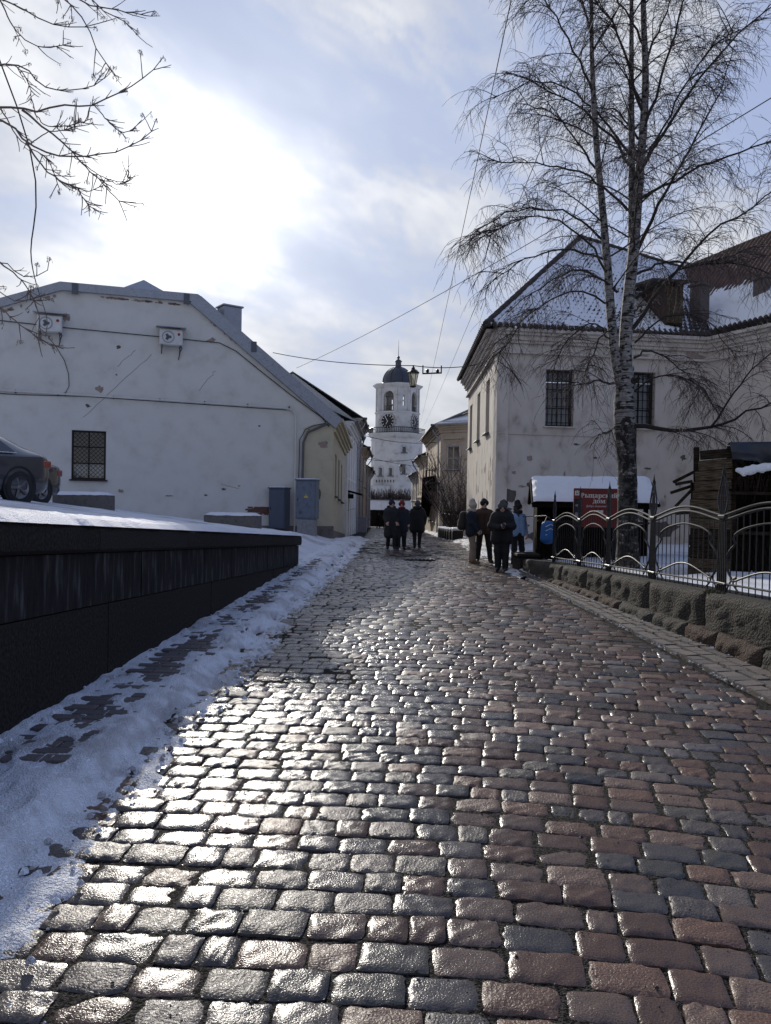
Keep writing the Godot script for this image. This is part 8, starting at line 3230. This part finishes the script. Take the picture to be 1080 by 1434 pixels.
	# collar or scarf
	if o.has("scarf"):
		var ring := []
		for k in 9:
			var a := TAU * k / 8.0
			ring.append(J.neck + Vector3(cos(a) * 0.085, 0.035 + 0.01 * sin(a * 2), sin(a) * 0.085 + 0.01) * s)
		var sb := []
		for k in 8:
			sb.append([ring[k], ring[k + 1], 0.045 * s, 0.045 * s])
		obj("scarf", sdf(sb, cell * 0.8, 0.03), o.scarf, t)
	# hat
	if o.has("hat"):
		var tall: float = o.get("hat_h", 0.06)
		var hb := [[hp.call(Vector3(0, 0.045, -0.02)), hp.call(Vector3(0, 0.06 + tall, -0.03)), 0.108 * s, 0.085 * s], [hp.call(Vector3(-0.04, 0.035, 0.015)), hp.call(Vector3(0.04, 0.035, 0.015)), 0.085 * s, 0.085 * s]]
		if o.get("pompom", false):
			hb.append([hp.call(Vector3(0, 0.19 + tall, -0.03)), hp.call(Vector3(0, 0.2 + tall, -0.03)), 0.05 * s, 0.05 * s])
		var hm := sdf(hb, cell * 0.7, 0.02)
		var ho := obj("hat", hm, o.hat, t)
		var cuff := []
		for k in 13:
			var a := TAU * k / 12.0
			cuff.append(hp.call(Vector3(cos(a) * 0.1, 0.045, sin(a) * 0.108 - 0.015)))
		pipe("hat_cuff", ho, cuff, 0.018 * s, o.get("cuff", o.hat), 6)
	if o.has("hair"):
		var hl: float = o.get("hair_len", 0.2)
		obj("hair", sdf([[hp.call(Vector3(0, 0.03, -0.04)), hp.call(Vector3(0, -0.04, -0.05)), 0.098 * s, 0.085 * s], [hp.call(Vector3(-0.07, -0.02, -0.02)), hp.call(Vector3(-0.085, -hl, 0.03)), 0.045 * s, 0.035 * s], [hp.call(Vector3(0.07, -0.02, -0.02)), hp.call(Vector3(0.085, -hl, 0.03)), 0.045 * s, 0.035 * s]], cell * 0.8, 0.04), o.hair, t)
	if o.has("hood"):
		var ring := []
		for k in 9:
			var a := PI * k / 8.0
			ring.append([J.neck + Vector3(cos(a) * 0.12, 0.03, -sin(a) * 0.1 - 0.02) * s, J.neck + Vector3(cos(a + 0.3) * 0.12, 0.05, -sin(a + 0.3) * 0.1 - 0.02) * s, 0.05 * s, 0.05 * s])
		obj("hood", sdf(ring, cell * 0.8, 0.03), o.hood, t)
	return t


func people() -> void:
	var navy := cloth(0.012, 0.016, 0.03)
	var black := cloth(0.01, 0.01, 0.012)
	var char_ := cloth(0.02, 0.021, 0.024)
	var brown := cloth(0.085, 0.04, 0.024)
	var sand := cloth(0.32, 0.25, 0.18)
	var cream := cloth(0.55, 0.48, 0.4)
	var blue := cloth(0.3, 0.46, 0.72, 0.6)
	var dark_boot := cloth(0.012, 0.011, 0.01, 0.6)
	var tan_boot := cloth(0.17, 0.11, 0.06, 0.7)
	var red := cloth(0.2, 0.012, 0.016)
	var grey_ := cloth(0.09, 0.09, 0.1)
	var hairm := mat(lin(0.012, 0.009, 0.008), 0.5, {"tri": false})
	var near := "group standing at the right kerb"
	# woman in cream hat, turned to her companions, seen from the side with a pack on her back
	var a := person("person in dark blue jacket, sand trousers, pale hat and backpack", Vector3(1.93, 0, -21.2), deg_to_rad(72.0), 1.68, {
		"group": near, "coat": navy, "trousers": sand, "boots": tan_boot, "hat": cream, "hat_h": 0.09, "scarf": cream, "coat_y": 0.76, "bulk": 1.02, "leg": 1.05,
		"pose": {"el_r": Vector3(0.23, 1.16, 0.06), "wr_r": Vector3(0.17, 0.95, 0.2), "el_l": Vector3(-0.22, 1.15, 0.04), "wr_l": Vector3(-0.15, 0.94, 0.2), "head": Vector3(0, 1.61, 0.04), "an_l": Vector3(-0.11, 0.09, 0.1), "kn_l": Vector3(-0.1, 0.5, 0.08)}})
	obj("backpack", sdf([[Vector3(-0.07, 1.02, -0.24), Vector3(-0.06, 1.32, -0.22), 0.12, 0.1], [Vector3(0.07, 1.02, -0.24), Vector3(0.06, 1.32, -0.22), 0.12, 0.1], [Vector3(0, 1.0, -0.3), Vector3(0, 1.12, -0.3), 0.1, 0.09]], 0.02, 0.06), cloth(0.03, 0.022, 0.018), a)
	# man in brown quilted jacket
	person("person in a brown quilted jacket and black trousers facing the viewer", Vector3(2.3, 0, -21.55), deg_to_rad(4.0), 1.74, {
		"group": near, "coat": brown, "trousers": black, "boots": dark_boot, "hat": black, "hat_h": 0.025, "quilt": 0.008, "bulk": 1.08, "coat_y": 0.8, "hem": true, "look": 0.2,
		"pose": {"an_l": Vector3(-0.15, 0.09, -0.02), "kn_l": Vector3(-0.13, 0.5, 0.02), "an_r": Vector3(0.19, 0.09, 0.05), "kn_r": Vector3(0.15, 0.5, 0.05), "el_l": Vector3(-0.27, 1.15, -0.02), "wr_l": Vector3(-0.27, 0.9, 0.05), "el_r": Vector3(0.28, 1.15, -0.04), "wr_r": Vector3(0.26, 0.91, 0.04)}})
	# person in black looking at a phone in both hands
	var c := person("person in black winter clothes holding a phone, nearest of the group", Vector3(2.47, 0, -18.95), deg_to_rad(-4.0), 1.7, {
		"group": near, "coat": black, "trousers": black, "boots": dark_boot, "hat": grey_, "hat_h": 0.045, "bulk": 1.18, "coat_y": 0.7, "leg": 1.12, "hood": black, "nod": 0.25, "curl": 0.75,
		"pose": {"el_l": Vector3(-0.27, 1.13, 0.02), "wr_l": Vector3(-0.07, 1.1, 0.27), "el_r": Vector3(0.27, 1.13, 0.02), "wr_r": Vector3(0.1, 1.13, 0.26), "an_l": Vector3(-0.08, 0.09, 0.0), "an_r": Vector3(0.1, 0.09, 0.04), "head": Vector3(0, 1.6, 0.05)},
		"palm_l": Vector3(0.6, 0.2, -0.6), "palm_r": Vector3(-0.6, 0.2, -0.6), "hand_dir_l": Vector3(0.8, 0.15, 0.3), "hand_dir_r": Vector3(-0.8, 0.1, 0.3)})
	var ph := MB.new()
	ph.cbox(Transform3D(Basis(Vector3.RIGHT, -0.7), Vector3(0.02, 1.12, 0.345)), Vector3(0.075, 0.15, 0.01), 0.003)
	var pho := put("phone", ph.mesh(), M.black)
	pho.transform = c.transform
	mark(pho, "small black phone held by the person in black", "phone")
	# woman in light blue jacket with long dark hair
	person("person in a light blue jacket with long dark hair and a black knitted hat", Vector3(3.02, 0, -20.1), deg_to_rad(24.0), 1.66, {
		"group": near, "coat": blue, "trousers": black, "boots": dark_boot, "hat": black, "hat_h": 0.085, "hair": hairm, "hair_len": 0.24, "scarf": black, "bulk": 0.95, "coat_y": 0.84, "leg": 0.92, "look": 0.75, "boot_h": 1.6,
		"pose": {"el_l": Vector3(-0.25, 1.15, -0.04), "wr_l": Vector3(-0.24, 0.92, 0.03), "el_r": Vector3(0.25, 1.15, -0.04), "wr_r": Vector3(0.25, 0.92, 0.06), "an_r": Vector3(0.17, 0.09, 0.0), "kn_r": Vector3(0.13, 0.5, 0.04), "an_l": Vector3(-0.13, 0.09, 0.02)}})
	# someone mostly hidden between them
	person("person in dark clothes mostly hidden behind the one in black", Vector3(2.98, 0.02, -22.6), 0.2, 1.7, {
		"group": near, "coat": char_, "trousers": black, "boots": dark_boot, "hat": black, "hat_h": 0.03, "far": true, "cell": 0.03})
	# three walkers coming down the middle
	var mid := "walkers in the middle of the street"
	person("person in a long grey quilted coat and dark hat, left one of three walkers", Vector3(-0.33, 0, -26.6), deg_to_rad(10.0), 1.66, {
		"group": mid, "coat": char_, "trousers": black, "boots": dark_boot, "hat": navy, "hat_h": 0.05, "quilt": 0.012, "bulk": 1.12, "coat_y": 0.42, "flare": 0.02, "hood": char_, "cell": 0.024, "look": 0.3,
		"pose": {"wr_l": Vector3(-0.2, 0.98, 0.14), "wr_r": Vector3(0.2, 0.98, 0.14), "an_l": Vector3(-0.1, 0.09, -0.1), "an_r": Vector3(0.1, 0.09, 0.14), "kn_r": Vector3(0.1, 0.5, 0.12)}})
	person("person in a dark coat and red knitted hat, middle one of three walkers", Vector3(0.02, 0, -26.7), deg_to_rad(-4.0), 1.64, {
		"group": mid, "coat": navy, "trousers": black, "boots": dark_boot, "hat": red, "hat_h": 0.05, "bulk": 1.05, "coat_y": 0.62, "scarf": red, "cell": 0.024, "leg": 1.1,
		"pose": {"wr_l": Vector3(-0.16, 0.98, 0.16), "wr_r": Vector3(0.25, 0.95, 0.02), "an_l": Vector3(-0.1, 0.09, 0.12), "kn_l": Vector3(-0.1, 0.5, 0.12), "an_r": Vector3(0.1, 0.09, -0.1)}})
	person("person in a black coat seen from behind, right one of three walkers", Vector3(0.58, 0, -27.4), deg_to_rad(176.0), 1.66, {
		"group": mid, "coat": black, "trousers": black, "boots": dark_boot, "hat": grey_, "hat_h": 0.03, "bulk": 1.15, "coat_y": 0.6, "flare": 0.03, "cell": 0.024, "leg": 0.9, "hood": black,
		"pose": {"el_l": Vector3(-0.28, 1.14, 0.0), "wr_l": Vector3(-0.26, 0.92, 0.1), "el_r": Vector3(0.28, 1.14, 0.0), "wr_r": Vector3(0.26, 0.92, 0.1), "an_l": Vector3(-0.08, 0.09, 0.1), "an_r": Vector3(0.08, 0.09, -0.06)}})
	# small dark figures far down the street
	var spots := [[-2.55, -88.0], [-1.95, -90.0], [-1.2, -86.0], [-0.75, -87.5], [-0.1, -92.0], [0.35, -90.0], [0.9, -85.0]]
	var said := ["first", "second", "third", "fourth", "fifth", "sixth", "seventh"]
	for k in spots.size():
		var z: float = spots[k][1]
		person("%s dark figure from the left in the far crowd below the tower" % said[k], Vector3(spots[k][0], street_y(z), z), rnd(-0.6, 0.6), rnd(1.62, 1.8), {
			"group": "far walkers below the tower", "coat": [black, char_, navy][k % 3], "trousers": black, "boots": dark_boot, "hat": black, "far": true, "cell": 0.045, "bulk": 1.1,
			"pose": {"an_l": Vector3(-0.1, 0.09, 0.12), "an_r": Vector3(0.1, 0.09, -0.1)}})


func _ready() -> void:
	rng.seed = 20240217
	nz.seed = 5
	nz.noise_type = FastNoiseLite.TYPE_SIMPLEX_SMOOTH
	nz.frequency = 0.03
	nz.fractal_octaves = 3
	nf.seed = 11
	nf.noise_type = FastNoiseLite.TYPE_SIMPLEX_SMOOTH
	nf.frequency = 0.12
	nf.fractal_octaves = 3
	light_and_camera()
	materials()
	road()
	left_pavement()
	left_snow()
	left_wall()
	terrace()
	right_side()
	house_left()
	left_row()
	house_right()
	right_row()
	far_end()
	tower()
	birch()
	left_tree()
	bush()
	overhead()
	fence()
	kiosk()
	sign_board()
	plank_hut()
	end_stone()
	cars()
	people()
